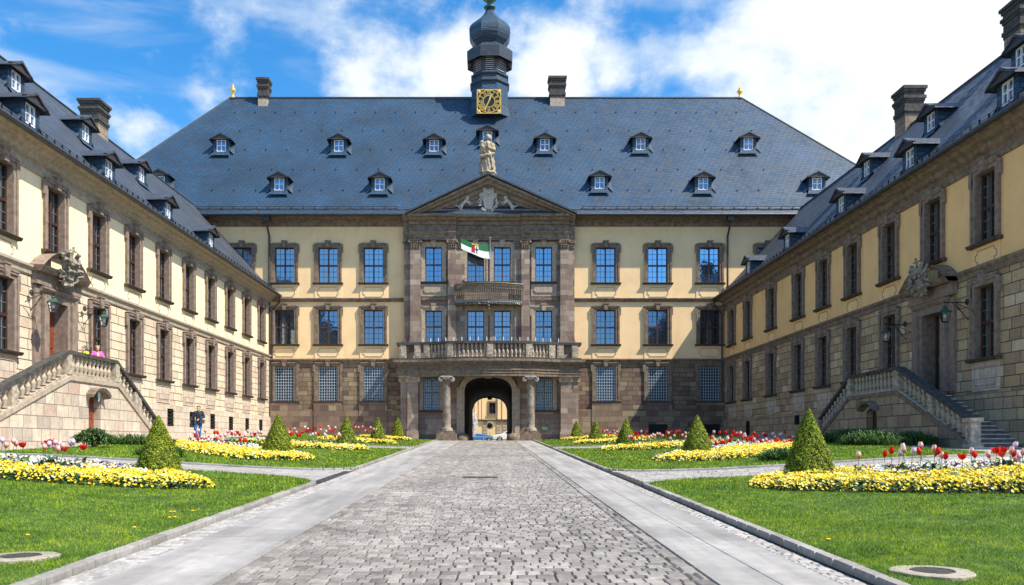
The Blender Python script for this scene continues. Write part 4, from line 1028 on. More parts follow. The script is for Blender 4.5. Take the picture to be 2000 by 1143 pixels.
    m.box(dx - dw/2 + .12, dx - .06, .37, .40, dzf + dh * .46, dzf + dh - .2); m.box(dx + .06, dx + dw/2 - .12, .37, .40, dzf + dh * .46, dzf + dh - .2)
    do = m.build('door', M['door_wood' if s < 0 else 'door_dark'], Wg)
    m = MB(); m.tube([(dx + s * -.12, .36, dzf + 1.05), (dx + s * -.12, .30, dzf + 1.1), (dx + s * -.26, .30, dzf + 1.1)], .02, 6); m.ball((dx - s * .0 - .35, .36, dzf + 1.5), .09, 8, 5, (.7, .3, 1.6)); m.build('handle', M['iron_old'], do)
    return Wg, X, dx, dzf
M['chim'] = ashlar('chimney_stone', [(.30, .24, .17), (.36, .29, .21), (.26, .20, .15)], .6, .35, dirt=.3)
M['wing_stone_shade'] = ashlar('wing_stone_shaded_side', [(.44, .31, .18), (.50, .37, .215), (.34, .235, .15), (.54, .41, .25), (.32, .215, .145), (.50, .38, .22), (.60, .47, .33)], .95, .43, mort=(.06, .05, .04), msize=.018, dirt=.3, bstr=1)  # shaded copy of the wing stone; shade and warm bounce sit in the palette
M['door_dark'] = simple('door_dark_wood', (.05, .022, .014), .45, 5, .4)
upsL = [31.6 + 3.72 * k - 3.72 for k in range(11)]
lowL = [y for y in upsL if abs(y - 35.32) > .5]
WL, XLf, dxL, dfL = wing(-1, (-18.0, FY), R(90 - 1.26), 0.0, 42.0, upsL, lowL,
    [26.8, 33.4, 40.0, 47.0, 53.8], [30.4, 36.8, 42.9, 49.5], [(51.0, 21.3, 1.6)], (35.3, 2.62, 3.45),
    'sunlit left wing of the palace, pale yellow over cream stone, with a brown door', [(47.2, 1.05, 2.05), (42.6, 1.05, 1.9), (50.5, 1.05, 2.0), (54.0, 1.0, 2.0), (57.6, 1.0, 1.95), (61.2, 1.0, 1.95), (64.6, 1.0, 1.95), (28.6, 1.2, 2.0)])
upsR = [65.3, 61.3, 56.2, 51.3, 47.5, 43.7, 39.7, 35.8, 32.0, 28.2]
lowR = [65.3, 61.3, 56.2, 51.3, 47.5, 43.7, 39.6, 32.0, 28.2]
WR, XRf, dxR, dfR = wing(1, (19.5, FY), R(-90), -0.27, 40.0, upsR, lowR,
    [30.6, 37.7, 45.0, 53.1, 61.0], [33.9, 40.8, 47.7], [(50.0, 21.6, 1.6), (39.3, 21.2, 1.6)], (35.7, 2.23, 3.45),
    'shaded right wing of the palace, warm yellow over brown stone, with dark doorway', [(61.0, .95, 2.0), (51.3, 1.5, 2.1)])

# ---------------------------------------------------------------- double stairs before the wing doors
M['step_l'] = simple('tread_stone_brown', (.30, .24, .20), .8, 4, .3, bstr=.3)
M['stair_shade'] = ashlar('stair_stone_brown_shade', [(.38, .28, .175), (.45, .34, .21), (.30, .21, .14), (.48, .37, .24), (.33, .235, .155)], .95, .50, mort=(.07, .06, .05), msize=.018, dirt=.45, bstr=.7)  # shaded copy of the stair stone, brown warmed against the blue skylight
def stairs(Wg, X, s, dfl, Yl0, Yl1, YbN, YbF, dproj, label, wallmat):
    # near end = smaller Y; local x = X(Y)
    St = empty('double_staircase', Wg.location, Wg.rotation_euler.z, label, 'staircase')
    yf = -dproj; zf = dfl; rail = 1.0
    def gl(Y):
        p = Wg.matrix_basis @ Vector((X(Y), yf, 0)); return gz(p.x, p.y)
    x0, x1, xn, xf_ = X(Yl0), X(Yl1), X(YbN), X(YbF)
    gN, gF = gl(YbN), gl(YbF)
    dxm = (x0 + x1) / 2 + (0)
    ddw, ddh = 1.0, zf - gl(Yl0) - .62
    gm = gl((Yl0 + Yl1) / 2) - .05
    m = MB()
    lo, hi = min(x0, x1), max(x0, x1)
    th = .35
    base = -.15
    # landing front wall with arched doorway
    m.cells(lo, hi, base, zf - .12, yf, [(dxm - ddw/2, dxm + ddw/2, gm, gm + ddh)])
    n = 8
    for i in range(n):
        a0, a1 = PI * i / n, PI * (i + 1) / n; zs = gm + ddh - .28
        p = [(dxm + ddw/2 * math.cos(a0), zs + .28 * math.sin(a0)), (dxm + ddw/2 * math.cos(a1), zs + .28 * math.sin(a1))]
        m.quad((p[1][0], yf, p[1][1]), (p[0][0], yf, p[0][1]), (p[0][0], yf, gm + ddh), (p[1][0], yf, gm + ddh))
    for sx in (-1, 1): m.quad((dxm + sx * ddw/2, yf, gm), (dxm + sx * ddw/2, yf + .35, gm), (dxm + sx * ddw/2, yf + .35, gm + ddh), (dxm + sx * ddw/2, yf, gm + ddh))
    for (xa_, xb_, g_) in ((x0, xn, gN), (x1, xf_, gF)):
        m.prism([(xa_, base), (xb_, base), (xb_, g_ + .02), (xa_, zf - .12)], 'y', yf, yf + th)
    m.build('stair_wall', M[wallmat], St)
    m = MB(); m.box(lo, hi, yf + .35, -.17, zf - .25, zf); m.box(lo, hi, yf - .06, yf + .35, zf - .12, zf + .06)
    for (xa_, xb_, g_) in ((x0, xn, gN), (x1, xf_, gF)):
        d = math.copysign(1, xb_ - xa_)
        m.prism([(xa_, zf - .12), (xb_, g_ - .0), (xb_, g_ + .2), (xa_, zf + .06)], 'y', yf - .06, yf + .36)
    m.build('string_course', M['trim_light' if s < 0 else 'trim'], St)
    for (xa_, xb_, g_) in ((x0, xn, gN), (x1, xf_, gF)):
        ns = int(round((zf - g_) / .165)); 
        for i in range(ns):
            t0, t1 = i / ns, (i + 1) / ns; xx0 = xa_ + (xb_ - xa_) * t0; xx1 = xa_ + (xb_ - xa_) * t1; z = zf - (zf - g_) * t1 
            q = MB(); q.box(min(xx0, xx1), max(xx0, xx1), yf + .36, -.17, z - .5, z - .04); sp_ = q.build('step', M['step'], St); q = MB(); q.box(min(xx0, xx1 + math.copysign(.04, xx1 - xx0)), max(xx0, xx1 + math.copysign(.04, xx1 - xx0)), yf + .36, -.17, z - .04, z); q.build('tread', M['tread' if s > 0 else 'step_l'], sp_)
        if xb_ == xn:   # extra widened steps at the foot of the near flight
            for i in range(3):
                q = MB(); zt_ = g_ + .0 - .13 * i + .0; xx0 = xb_; xx1 = xb_ + math.copysign(.35 * (i + 1), xb_ - xa_); q.box(min(xx0, xx1), max(xx0, xx1), yf + .05, -.17, zt_ - .3, zt_ - .02 * i - .04); sp_ = q.build('step', M['step'], St); q = MB(); q.box(min(xx0, xx1), max(xx0, xx1) , yf + .02, -.17, zt_ - .02 * i - .04, zt_ - .02 * i); q.build('tread', M['tread' if s > 0 else 'step_l'], sp_)
    # top rails
    def railpath(pts, w_, z0, z1, mat, name):
        q = MB()
        for (a, b) in zip(pts[:-1], pts[1:]):
            q.prism([(a[0], a[1] + z0), (b[0], b[1] + z0), (b[0], b[1] + z1), (a[0], a[1] + z1)], 'y', yf - w_ + .15, yf + w_ + .15)
        return q.build(name, M[mat], St)
    pts = [(xn, gN + .06), (x0, zf + .06), (x1, zf + .06), (xf_, gF + .06)]
    # keep prism edges from touching: pull slightly
    railpath(pts, .19, rail - .16, rail, 'rail', 'handrail'); railpath(pts, .15, .0, .10, 'baluster', 'base_rail')
    nw = MB()
    for (xx, zz) in ((xn, gN), (x0, zf), (x1, zf), (xf_, gF)):
        nw = MB(); nw.box(xx - .17, xx + .17, yf - .03, yf + .33, zz + .1 - (.3 if zz < zf - .5 else 0), zz + rail - .1)
        if zz < zf - .5: nw.box(xx - .24, xx + .24, yf - .10, yf + .40, zz + rail - .1, zz + rail + .05); nw.box(xx - .24, xx + .24, yf - .1, yf + .4, zz - .3, zz + .1)
        nw.build('newel', M['baluster'], St)
    hb_ = rail - .26; bm = MB(); bm.lathe([(r * 1.02, .10 + t * (hb_ + .02)) for r, t in bprof], (0, 0, 0), 8); bme = bm.mesh('baluster', M['baluster'], True)
    def run(a, b, sp, skip_mid=True):
        L_ = abs(b[0] - a[0]); nbl = int(L_ / sp); 
        for i in range(nbl):
            t = (i + .5) / nbl
            if abs(t * L_) < .22 or abs((1 - t) * L_) < .22: continue
            if skip_mid and L_ > 4.2 and abs(t - .5) < .5 / nbl + .001:
                q = MB(); zz = a[1] + (b[1] - a[1]) * t; xx = a[0] + (b[0] - a[0]) * t; q.box(xx - .15, xx + .15, yf + .0, yf + .3, zz - .02, zz + rail - .14); q.build('newel', M['baluster'], St); continue
            link('baluster', bme, St, (a[0] + (b[0] - a[0]) * t, yf + .15, a[1] + (b[1] - a[1]) * t))
    run(pts[0], pts[1], .33); run(pts[1], pts[2], .33, False); run(pts[2], pts[3], .33)
    # door below the landing with arched hood
    m = MB(); n = 8; zs = gm + ddh - .28
    m.prism([(dxm - ddw/2, gm)] + [(dxm + ddw/2, gm)] + [(dxm + ddw/2 * math.cos(PI * i / n), zs + .28 * math.sin(PI * i / n)) for i in range(n + 1)], 'y', yf + .30, yf + .36)
    dd = m.build('door', M['door_wood' if s < 0 else 'door_dark'], St)
    m = MB(); m.box(dxm - ddw/2 + .15, dxm + ddw/2 - .15, yf + .27, yf + .30, gm + .2, gm + ddh * .5); m.box(dxm - ddw/2 + .15, dxm + ddw/2 - .15, yf + .27, yf + .30, gm + ddh * .55, zs - .02); m.build('door_panel', M['door_wood' if s < 0 else 'door_dark'], dd)
    m = MB(); m.ball((dxm, yf + .26, gm + ddh * .52), .05, 8, 5, (.7, .4, 2.6)); m.ball((dxm - ddw * .36, yf + .25, gm + 1.0), .035, 6, 4); m.build('handle', M['iron_old'], dd)
    m = MB()
    for i in range(n):
        t0, t1 = -1 + 2 * i / n, -1 + 2 * (i + 1) / n
        f = lambda t: (dxm + t * .72, gm + ddh + .02 + .30 * (1 - t * t) ** .8 if abs(t) < 1 else gm + ddh + .02)
        (a, za_), (b, zb2) = f(t0), f(t1)
        m.add([(a, yf - .38, za_), (b, yf - .38, zb2), (b, yf, zb2 + .03), (a, yf, za_ + .03), (a, yf - .32, za_ - .12), (b, yf - .32, zb2 - .12), (b, yf, zb2 - .16), (a, yf, za_ - .16)], [(0, 1, 2, 3), (4, 7, 6, 5), (0, 4, 5, 1), (0, 3, 7, 4), (1, 5, 6, 2)])
    m.build('door_hood', M['trim'], St)
    return St, yf
STL, yfL = stairs(WL, XLf, -1, 2.66 + EYE, 32.4, 36.4, 25.2, 40.6, 2.24, 'sunlit double staircase of pale stone with dark handrail before the left wing door', 'stair_stone')
STR, yfR = stairs(WR, XRf, 1, 2.22 + EYE, 34.5, 39.0, 29.3, 42.7, 2.3, 'shaded double staircase of brown stone before the right wing door', 'stair_shade')
def local(Wg, x, y, z): return Wg.matrix_basis @ Vector((x, y, z))

# ---------------------------------------------------------------- wall lanterns (arm, stays, glazed lamp), things of their own
def lantern_proto():
    t = empty('wall_lantern')
    m = MB(); m.tube([(0, 0, 0), (0, -1.15, .0)], .028, 6); m.tube([(0, -1.15, .0), (0, -1.15, -.18)], .02, 5); m.ball((0, 0, 0), .07, 8, 5); m.ball((0, -1.2, 0), .045, 8, 5)
    m.tube([(-.45, 0, -.5), (0, -.62, -.02)], .018, 5); m.tube([(.45, 0, -.5), (0, -.62, -.02)], .018, 5); m.tube([(0, 0, -.85), (0, -.75, -.02)], .018, 5); m.ball((-.45, 0, -.5), .04, 6, 4); m.ball((.45, 0, -.5), .04, 6, 4); m.ball((0, 0, -.85), .05, 6, 4)
    k = len(m.v)
    for i in range(8):
        a = 2 * PI * i / 8; m.ball((.12 * math.cos(a), -.04, .12 * math.sin(a) + .02), .05, 6, 4)
    m.build('bracket', M['iron'], t)
    m = MB(); c = (0, -1.15, -.18)
    m.lathe([(.03, .02), (.09, 0), (.10, -.06), (.06, -.10), (.13, -.16), (.30, -.28), (.33, -.31), (.30, -.33)], c, 6); m.build('lamp_roof', M['verdigris'], t)
    m = MB()
    for i in range(6):
        a = 2 * PI * i / 6; m.tube([(c[0] + .26 * math.cos(a), c[1] + .26 * math.sin(a), c[2] - .33), (c[0] + .16 * math.cos(a), c[1] + .16 * math.sin(a), c[2] - .78)], .014, 4)
    m.lathe([(.16, -.78), (.17, -.80), (.13, -.84), (.03, -.86)], c, 6); m.build('lamp_cage', M['iron'], t)
    m = MB(); m.lathe([(.245, -.335), (.15, -.775)], c, 6); m.f = m.f[:-2]; m.build('lamp_glass', M['lampglass'], t)
    m = MB(); m.ball((c[0], c[1], c[2] - .52), .075, 8, 6, (1, 1, 1.3)); m.build('bulb', M['bulb'], t, True)
    return t
ln = lantern_proto(); first = True
for Wg, X, Y, Z, lab in ((WL, XLf, 33.3, 6.15, 'sunlit iron wall lantern with green cap, left of the brown left wing door'),
                         (WL, XLf, 37.5, 6.2, 'black iron wall lantern right of the left wing door, beside the ground floor window'),
                         (WR, XRf, 37.9, 5.55, 'shaded iron wall lantern left of the right wing door, in front of the window'),
                         (WR, XRf, 33.0, 5.72, 'shaded iron wall lantern right of the right wing door, close to the door jamb')):
    o = ln if first else copy_tree(ln); first = False
    o.scale = (.8,) * 3; o.location = local(Wg, X(Y), -.17, Z + EYE); o.rotation_euler = (0, 0, Wg.rotation_euler.z); tag(o, lab, 'lantern', 'wall lanterns beside the wing doors')
def plaque(Wg, x, y, z, lab):
    m = MB(); m.lathe([(.19, 0), (.19, .03), (.14, .05)], (0, 0, 0), 14); m.xf(Matrix.Rotation(PI/2, 4, 'X'))
    t = m.build('wall_plaque', M['verdigris']); t.location = local(Wg, x, y, z); t.rotation_euler = (0, 0, Wg.rotation_euler.z); tag(t, lab, 'plaque', 'small green heraldic plaques')
    m = MB(); m.prism(shield_pts(.10, .22), 'y', -.075, -.045); m.ball((0, -.05, .16), .05, 8, 5); m.tube([(0, -.04, -.12), (0, -.04, -.26)], [.05, .01], 5); m.build('shield', M['wood_white'], t)
plaque(WL, XLf(36.85), -.04, 4.15 + EYE, 'small round green plaque on the stone between left wing door and window')
plaque(STL, (XLf(32.4) + XLf(36.4)) / 2 + .2, -2.26, 2.05 + EYE, 'small green plaque above the little brown door under the left stairs')
plaque(WR, XRf(38.0) + .55, -.04, 4.1 + EYE, 'small green shield plaque on the shaded stone left of the right wing door')

# corner downpipes of the wings
for Wg, s, zt_ in ((WL, -1, 12.2), (WR, 1, 11.9)):
    m = MB(); m.tube([(s * .35, -.95, zt_ + EYE - .1), (s * .2, -.9, zt_ + EYE - .5), (s * .12, -.25, zt_ + EYE - 1.2), (s * .12, -.22, 1.6)], .075, 8); m.build('downpipe', M['pipe'], Wg)

M['statue'] = simple('statue_stone', (.33, .275, .20), .85, 4, .5, bstr=.4, spec=.2)
# ---------------------------------------------------------------- statue on the pediment
def statue():
    Y = FY - 1.0; x = mx(953, Y); z0 = mz(343, Y); h = mz(262, Y) - z0
    m = MB(); rr = random.Random(4)
    def fold(a, z): return 1 + .10 * math.sin(7 * a + z * 3) + .06 * math.sin(13 * a + z * 5)
    m.lathe([(.60, .0), (.56, .3), (.50, .8), (.44, 1.3), (.42, 1.6), (.36, 1.75), (.40, 2.0), (.42, 2.25), (.30, 2.42), (.14, 2.5), (.12, 2.6)], (0, 0, .1), 40, mod=fold)
    k = len(m.v)
    m.ball((.02, -.05, 2.86), .21, 12, 8, (.9, 1, 1.15)); m.ball((.02, -.23, 2.84), .04, 6, 4)
    m.lathe([(.26, 2.72), (.27, 2.9), (.22, 3.05), (.12, 3.14), (.05, 3.2)], (.03, .04, .0), 14)
    m.cap((.40, -.05, 2.3), (.50, -.22, 1.85), .14, .12); m.cap((.50, -.22, 1.85), (.05, -.48, 1.95), .12, .08); m.cap((-.40, -.05, 2.3), (-.55, -.25, 1.9), .14, .12); m.cap((-.55, -.25, 1.9), (-.2, -.5, 2.05), .12, .08)
    m.cap((-.35, -.42, 1.95), (-.5, -.40, 2.15), .17, .15); m.ball((-.48, -.42, 2.38), .15, 10, 7); m.cap((-.3, -.45, 1.9), (-.62, -.35, 1.62), .11, .09)
    # swag of drapery sweeping down the left side
    m.tube([(.5, -.3, 1.55), (0, -.52, 1.35), (-.5, -.35, 1.3), (-.66, -.2, .9), (-.5, -.2, .5), (-.58, -.1, .1)], [.12, .12, .15, .13, .13, .16], 8)
    m.tube([(.2, -.45, 1.5), (.3, -.5, .9), (.35, -.52, .3)], [.07, .10, .12], 6); m.tube([(-.05, -.46, 1.4), (.05, -.50, .8), (.15, -.55, .2)], [.06, .09, .1], 6)
    m.lathe([(.62, -.25), (.62, 0), (.7, .02), (.66, .14)], (0, 0, 0), 8)
    m.xf(Matrix.Scale(h / 3.25, 4))
    o = m.build('statue', M['statue'], None, True, (x, Y, z0 + .08)); remesh(o, .035)
    tag(o, 'weathered stone statue of a robed figure holding a child on top of the pediment', 'statue')
statue()

# ---------------------------------------------------------------- flag on its pole at the iron balcony
def flag():
    Y = FY - 1.75; x0 = mx(957, Y); zb = mz(553, Y); zt_ = mz(466, Y)
    t = empty('flag', (x0, Y, zb), 0, 'green and white flag with crowned red and black arms above the iron balcony', 'flag')
    m = MB(); m.tube([(0, .1, -1.3), (0, 0, zt_ - zb)], [.045, .03], 8); m.ball((0, 0, zt_ - zb + .04), .08, 10, 6); m.build('flag_pole', simple('flag_pole_metal', (.35, .35, .34), .4, 4, .2, metal=.5), t)
    Lf = 2.35; Hf = 1.15; nx, nz = 44, 20
    def fp(u, v):  # u along fly to the left, v 0 bottom .. 1 top
        droop = .10 * u + .22 * u * u - .0
        xx = -u * Lf * .98; zz = (zt_ - zb - .48) - (1 - v) * Hf * (1 - .32 * u) + .30 * u - .18 * math.sin(u * 4.2) * .6
        yy = .16 * math.sin(u * 9 + v * 1.5) * (.3 + u) - .35 * u
        return Vector((xx, yy, zz))
    def sheet(mb, u0, u1, v0, v1, off, nx_, nz_):
        for i in range(nx_):
            for j in range(nz_):
                p = [fp(u0 + (u1 - u0) * a / nx_, v0 + (v1 - v0) * b / nz_) for a, b in ((i, j), (i + 1, j), (i + 1, j + 1), (i, j + 1))]
                for q in p: q.y += off
                mb.quad(*p)
    cm = lambda n, c: simple(n, c, .8, 5, .08, bstr=0)
    m = MB(); sheet(m, 0, 1, .5, 1, 0, 30, 6); m.build('green_stripe', cm('flag_green', (.012, .14, .055)), t, True)
    m = MB(); sheet(m, 0, 1, 0, .5, 0, 30, 6); m.build('white_stripe', cm('flag_white', (.82, .82, .84)), t, True)
    for nm, c, u0, u1, v0, v1 in (('red_field', (.45, .02, .02), .52, .64, .14, .76), ('white_field', (.8, .8, .8), .40, .52, .14, .76)):
        m = MB(); sheet(m, u0, u1, v0, v1, -.012, 5, 5); m.build(nm, cm(nm, c), t)
    m = MB(); sheet(m, .44, .475, .18, .72, -.022, 2, 6); sheet(m, .405, .515, .42, .52, -.024, 5, 2); m.build('black_cross', cm('flag_black', (.01, .01, .01)), t)
    m = MB(); sheet(m, .40, .64, .80, .86, -.014, 6, 2)
    for k in range(5): sheet(m, .405 + k * .05, .435 + k * .05, .86, .97, -.014, 2, 2)
    m.build('crown', cm('flag_gold', (.75, .5, .04)), t)
flag()
# ---------------------------------------------------------------- ground, road, paths, lawns
def rEdge(y): return 3.25 + .0042 * (y - 6.5)      # outer edge of the right kerb
def lEdge(y): return -(3.68 + .006 * (y - 6.5))
def sheet_xy(name, xfun, ys, nx, mat, dz, kind='structure', parent=None):
    V = []; Fq = []
    for y in ys:
        a, b = xfun(y)
        for i in range(nx + 1):
            x = a + (b - a) * i / nx; V.append((x, y, gz(x, y) + dz))
    for j in range(len(ys) - 1):
        for i in range(nx): k = j * (nx + 1) + i; Fq.append((k, k + 1, k + nx + 2, k + nx + 1))
    o = link(name, npmesh(name, V, Fq, mat, 4, True), parent)
    if kind: o['kind'] = kind
    return o
M['gravel'] = simple('gravel', (.36, .33, .30), .9, 3.5, .2, bstr=.3)
# one sheet to the horizon
xs = [-900, -300, -100, -50, -30, -22, -18, -15.5] + list(np.arange(-14.5, -3.4, .6)) + [-3.4, 0, 3.4] + list(np.arange(3.9, 14.6, .6)) + [15.5, 18, 22, 30, 50, 100, 300, 900]
ys = [-900, -300, -100, -30, -10] + list(range(0, 58, 2)) + [58, 59, 60, 61, 62, 63, 64, 66, 70, 80, 94, 110, 150, 300, 900]
V = []; Fq = []
for y in ys:
    for x in xs: V.append((x, y, gz(x, max(-10, y)) - .05))
n = len(xs)
for j in range(len(ys) - 1):
    for i in range(n - 1): k = j * n + i; Fq.append((k, k + 1, k + n + 1, k + n))
g = link('ground', npmesh('ground', V, Fq, M['gravel'], 4, True)); g['kind'] = 'structure'

stone_stops = [(0, (.165, .145, .128)), (.25, (.215, .193, .173)), (.5, (.25, .226, .203)), (.75, (.28, .255, .23)), (1, (.33, .305, .275))]
M['cobble'] = islandmat('cobble', stone_stops, .65, .4, big=(.45, .78, 1.18), sub=(14, .72, 1.22), streak=(.86, 1.14))
M['sett'] = islandmat('sett', [(0, (.25, .235, .22)), (.5, (.33, .31, .29)), (1, (.43, .405, .38))], .65, .4, sub=(16, .8, 1.15))
M['slab'] = islandmat('slab', [(0, (.265, .25, .234)), (.5, (.295, .279, .262)), (1, (.325, .308, .29))], .6, .4, big=(.5, .88, 1.12), sub=(5, .88, 1.12), streak=(.8, 1.25))
M['joint'] = simple('joint_sand', (.085, .085, .055), .95, 9, .5, bstr=.3)
M['kerb'] = islandmat('kerb', [(0, (.22, .205, .185)), (.5, (.29, .272, .25)), (1, (.35, .33, .305))], .7, .35, sub=(12, .75, 1.15))
def paving(name, fa, fb, y0, y1, rd, sl, gap, hgt, mat, off=.5, jit=.012, rounded=.02, rdj=.15, xgap=None):
    """real stones: rows across, each stone a low block with a chamfered top"""
    Vv = []; Ff = []; y = y0; r = random.Random(len(name) * 7 + int(y0)); row = 0; k = 0
    while y < y1:
        d = rd * (1 + r.uniform(-rdj, rdj)); a, b = fa(y), fb(y); x = a; first_ = True
        while x < b - sl * .3:
            L_ = sl * (1 + r.uniform(-.28, .28)) * ((off if row % 2 else 1) if first_ else 1); first_ = False
            xe = min(x + L_, b)
            if b - xe < sl * .35: xe = b
            gx = gap / 2; hx = (xgap if xgap is not None else gap) / 2; j = lambda: r.uniform(-jit, jit)
            P = [(x + hx + j(), y + gx + j()), (xe - hx + j(), y + gx + j()), (xe - hx + j(), y + d - gx + j()), (x + hx + j(), y + d - gx + j())]
            cx = (x + xe) / 2; cyy = y + d / 2; hz = r.uniform(-.003, .003) if jit > .004 else 0
            tx_, ty_ = (r.uniform(-.012, .012), r.uniform(-.02, .02)) if jit > .004 else (0, 0)
            base = [(px, py, gz(px, py) - .045) for px, py in P]; mid = [(px, py, gz(px, py) - rounded * .8) for px, py in P]
            tp = []
            for px, py in P:
                qx = px + (cx - px) / max(.01, abs(cx - px)) * rounded; qy = py + (cyy - py) / max(.01, abs(cyy - py)) * rounded; tp.append((qx, qy, gz(qx, qy) + hgt + hz + (qx - cx) * tx_ + (qy - cyy) * ty_))
            Vv += base + mid + tp
            for q in range(4):
                q2 = (q + 1) % 4; Ff.append((k + q, k + q2, k + 4 + q2, k + 4 + q)); Ff.append((k + 4 + q, k + 4 + q2, k + 8 + q2, k + 8 + q))
            Ff.append((k + 8, k + 9, k + 10, k + 11)); k += 12; x = xe
        y += d; row += 1
    o = link(name, npmesh(name, Vv, Ff, mat, 4)); o['kind'] = 'structure'; return o
cL = lambda y: -2.22 + .004 * (y - 6.5); cR = lambda y: 1.86 + .003 * (y - 6.5)
sL = lambda y: -3.22 - .004 * (y - 6.5); sR = lambda y: 2.86 + .003 * (y - 6.5)
kL = lambda y: lEdge(y) + .14; kR = lambda y: rEdge(y) - .125
YEND = 63.8
paving('road', lambda y: cL(y) + .17, lambda y: cR(y) - .17, 3.5, YEND, .155, .140, .016, .0, M['cobble'], jit=.007, rounded=.008)
paving('road_border', cL, lambda y: cL(y) + .165, 3.5, YEND, .30, .2, .010, .002, M['cobble'], jit=.006)
paving('road_border', lambda y: cR(y) - .165, cR, 3.5, YEND, .30, .2, .010, .002, M['cobble'], jit=.006)
for a, b in ((sL, cL), (cR, sR)):
    paving('pavement', a, lambda y, a=a, b=b: (a(y) + b(y)) / 2, 3.5, YEND, .95, .6, .016, .004, M['slab'], xgap=.005, jit=.001, rounded=.004, off=1, rdj=.1)
    paving('pavement', lambda y, a=a, b=b: (a(y) + b(y)) / 2, b, 3.2, YEND, .95, .6, .016, .004, M['slab'], xgap=.005, jit=.001, rounded=.004, off=1, rdj=.1)
paving('gutter_setts', kL, sL, 3.5, YEND, .11, .12, .010, .0, M['sett'], jit=.008, rounded=.012)
paving('gutter_setts', sR, lambda y: kR(y) - .06, 3.5, YEND, .11, .12, .010, .0, M['sett'], jit=.008, rounded=.012)
sheet_xy('road_bed', lambda y: (lEdge(y), rEdge(y)), [3 + .5 * i for i in range(123)] + [68, 75, 87], 16, M['joint'], -.030)
pas = sheet_xy('passage_floor', lambda y: (-2.6, 2.8), [63.9, 64.3, 65, 66, 68, 72, 78, 87.5], 6, M['slab'], .0)
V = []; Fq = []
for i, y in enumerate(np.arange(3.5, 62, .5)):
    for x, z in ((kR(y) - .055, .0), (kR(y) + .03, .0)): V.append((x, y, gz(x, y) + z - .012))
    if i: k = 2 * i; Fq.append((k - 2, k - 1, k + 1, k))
o = link('drain_channel', npmesh('drain_channel', V, Fq, simple('channel_black', (.015, .014, .013), .95, 9, .4))); o['kind'] = 'structure'  # near-black strip between setts and right kerb
# side paths
PA0, PA1, PB0, PB1 = 18.4, 22.3, 40.2, 43.4
for (y0, y1) in ((PA0 - 2.8, PA1 + .3), (PB0 - .3, PB1 + .3)):
    for s in (-1, 1):
        if s < 0: fa, fb = (lambda y: -15.2), (lambda y: lEdge(y))
        else: fa, fb = (lambda y: rEdge(y)), (lambda y: 15.2)
        paving('path', fa, fb, y0, y1, .13, .24, .012, .012, M['sett'], jit=.006, rounded=.01)

# lawns: inner edge follows the kerb with rounded corners
HL = .055
def lawn_inner(s, y, y0, y1, r0, r1):
    e = abs(lEdge(y) if s < 0 else rEdge(y)); d0 = y - y0; d1 = y1 - y; ret = 0
    if r0 and d0 < r0: ret = max(ret, r0 * 1.2 * (1 - math.sqrt(max(0, 1 - ((r0 - d0) / r0) ** 2))))
    if r1 and d1 < r1: ret = max(ret, r1 * 1.2 * (1 - math.sqrt(max(0, 1 - ((r1 - d1) / r1) ** 2))))
    return e + ret
LAWNS = [(-1, 2.0, 19.9, 0, 2.9), (-1, 22.4, 40.1, .9, .7), (-1, 43.5, 61.8, .6, 0), (1, 2.0, 18.6, 0, 2.0), (1, 21.8, 40.1, .7, .7), (1, 43.5, 61.8, .6, 0)]
def grass_col(nt, g_out, tc):
    pass
m_, nt_, bs_m = newmat('grass_blade'); M['grass'] = m_
geo = nn(nt_, 'ShaderNodeNewGeometry'); tcg = nn(nt_, 'ShaderNodeTexCoord')
cgr = ramp(nt_, geo.outputs['Random Per Island'], [(0, (.07, .135, .008)), (.35, (.14, .26, .012)), (.7, (.21, .345, .018)), (1, (.31, .41, .03))])
ng = noise(nt_, tcg.outputs['Object'], 1.5, 5, .7); cgr = mixc(nt_, 1, cgr, ramp(nt_, ng, [(.32, (.42, .52, .4)), (.48, (1, 1, 1)), (.60, (1.7, 1.35, 1.0)), (.72, (2.3, 1.6, 1.1))]), 'MULTIPLY')
nt_.links.new(cgr, bs_m.inputs['Base Color']); bs_m.inputs['Roughness'].default_value = .5; bs_m.inputs['Specular IOR Level'].default_value = .35
trn = nn(nt_, 'ShaderNodeBsdfTranslucent'); nt_.links.new(cgr, trn.inputs[0]); mxs = nn(nt_, 'ShaderNodeMixShader'); mxs.inputs[0].default_value = .35
nt_.links.new(bs_m.outputs[0], mxs.inputs[1]); nt_.links.new(trn.outputs[0], mxs.inputs[2]); nt_.links.new(mxs.outputs[0], nt_.nodes['Material Output'].inputs[0])
M['turf'] = simple('turf', (.05, .10, .012), .9, 6, .5, bstr=.4)
M['kerbtop'] = M['kerb']
OUT = 14.3
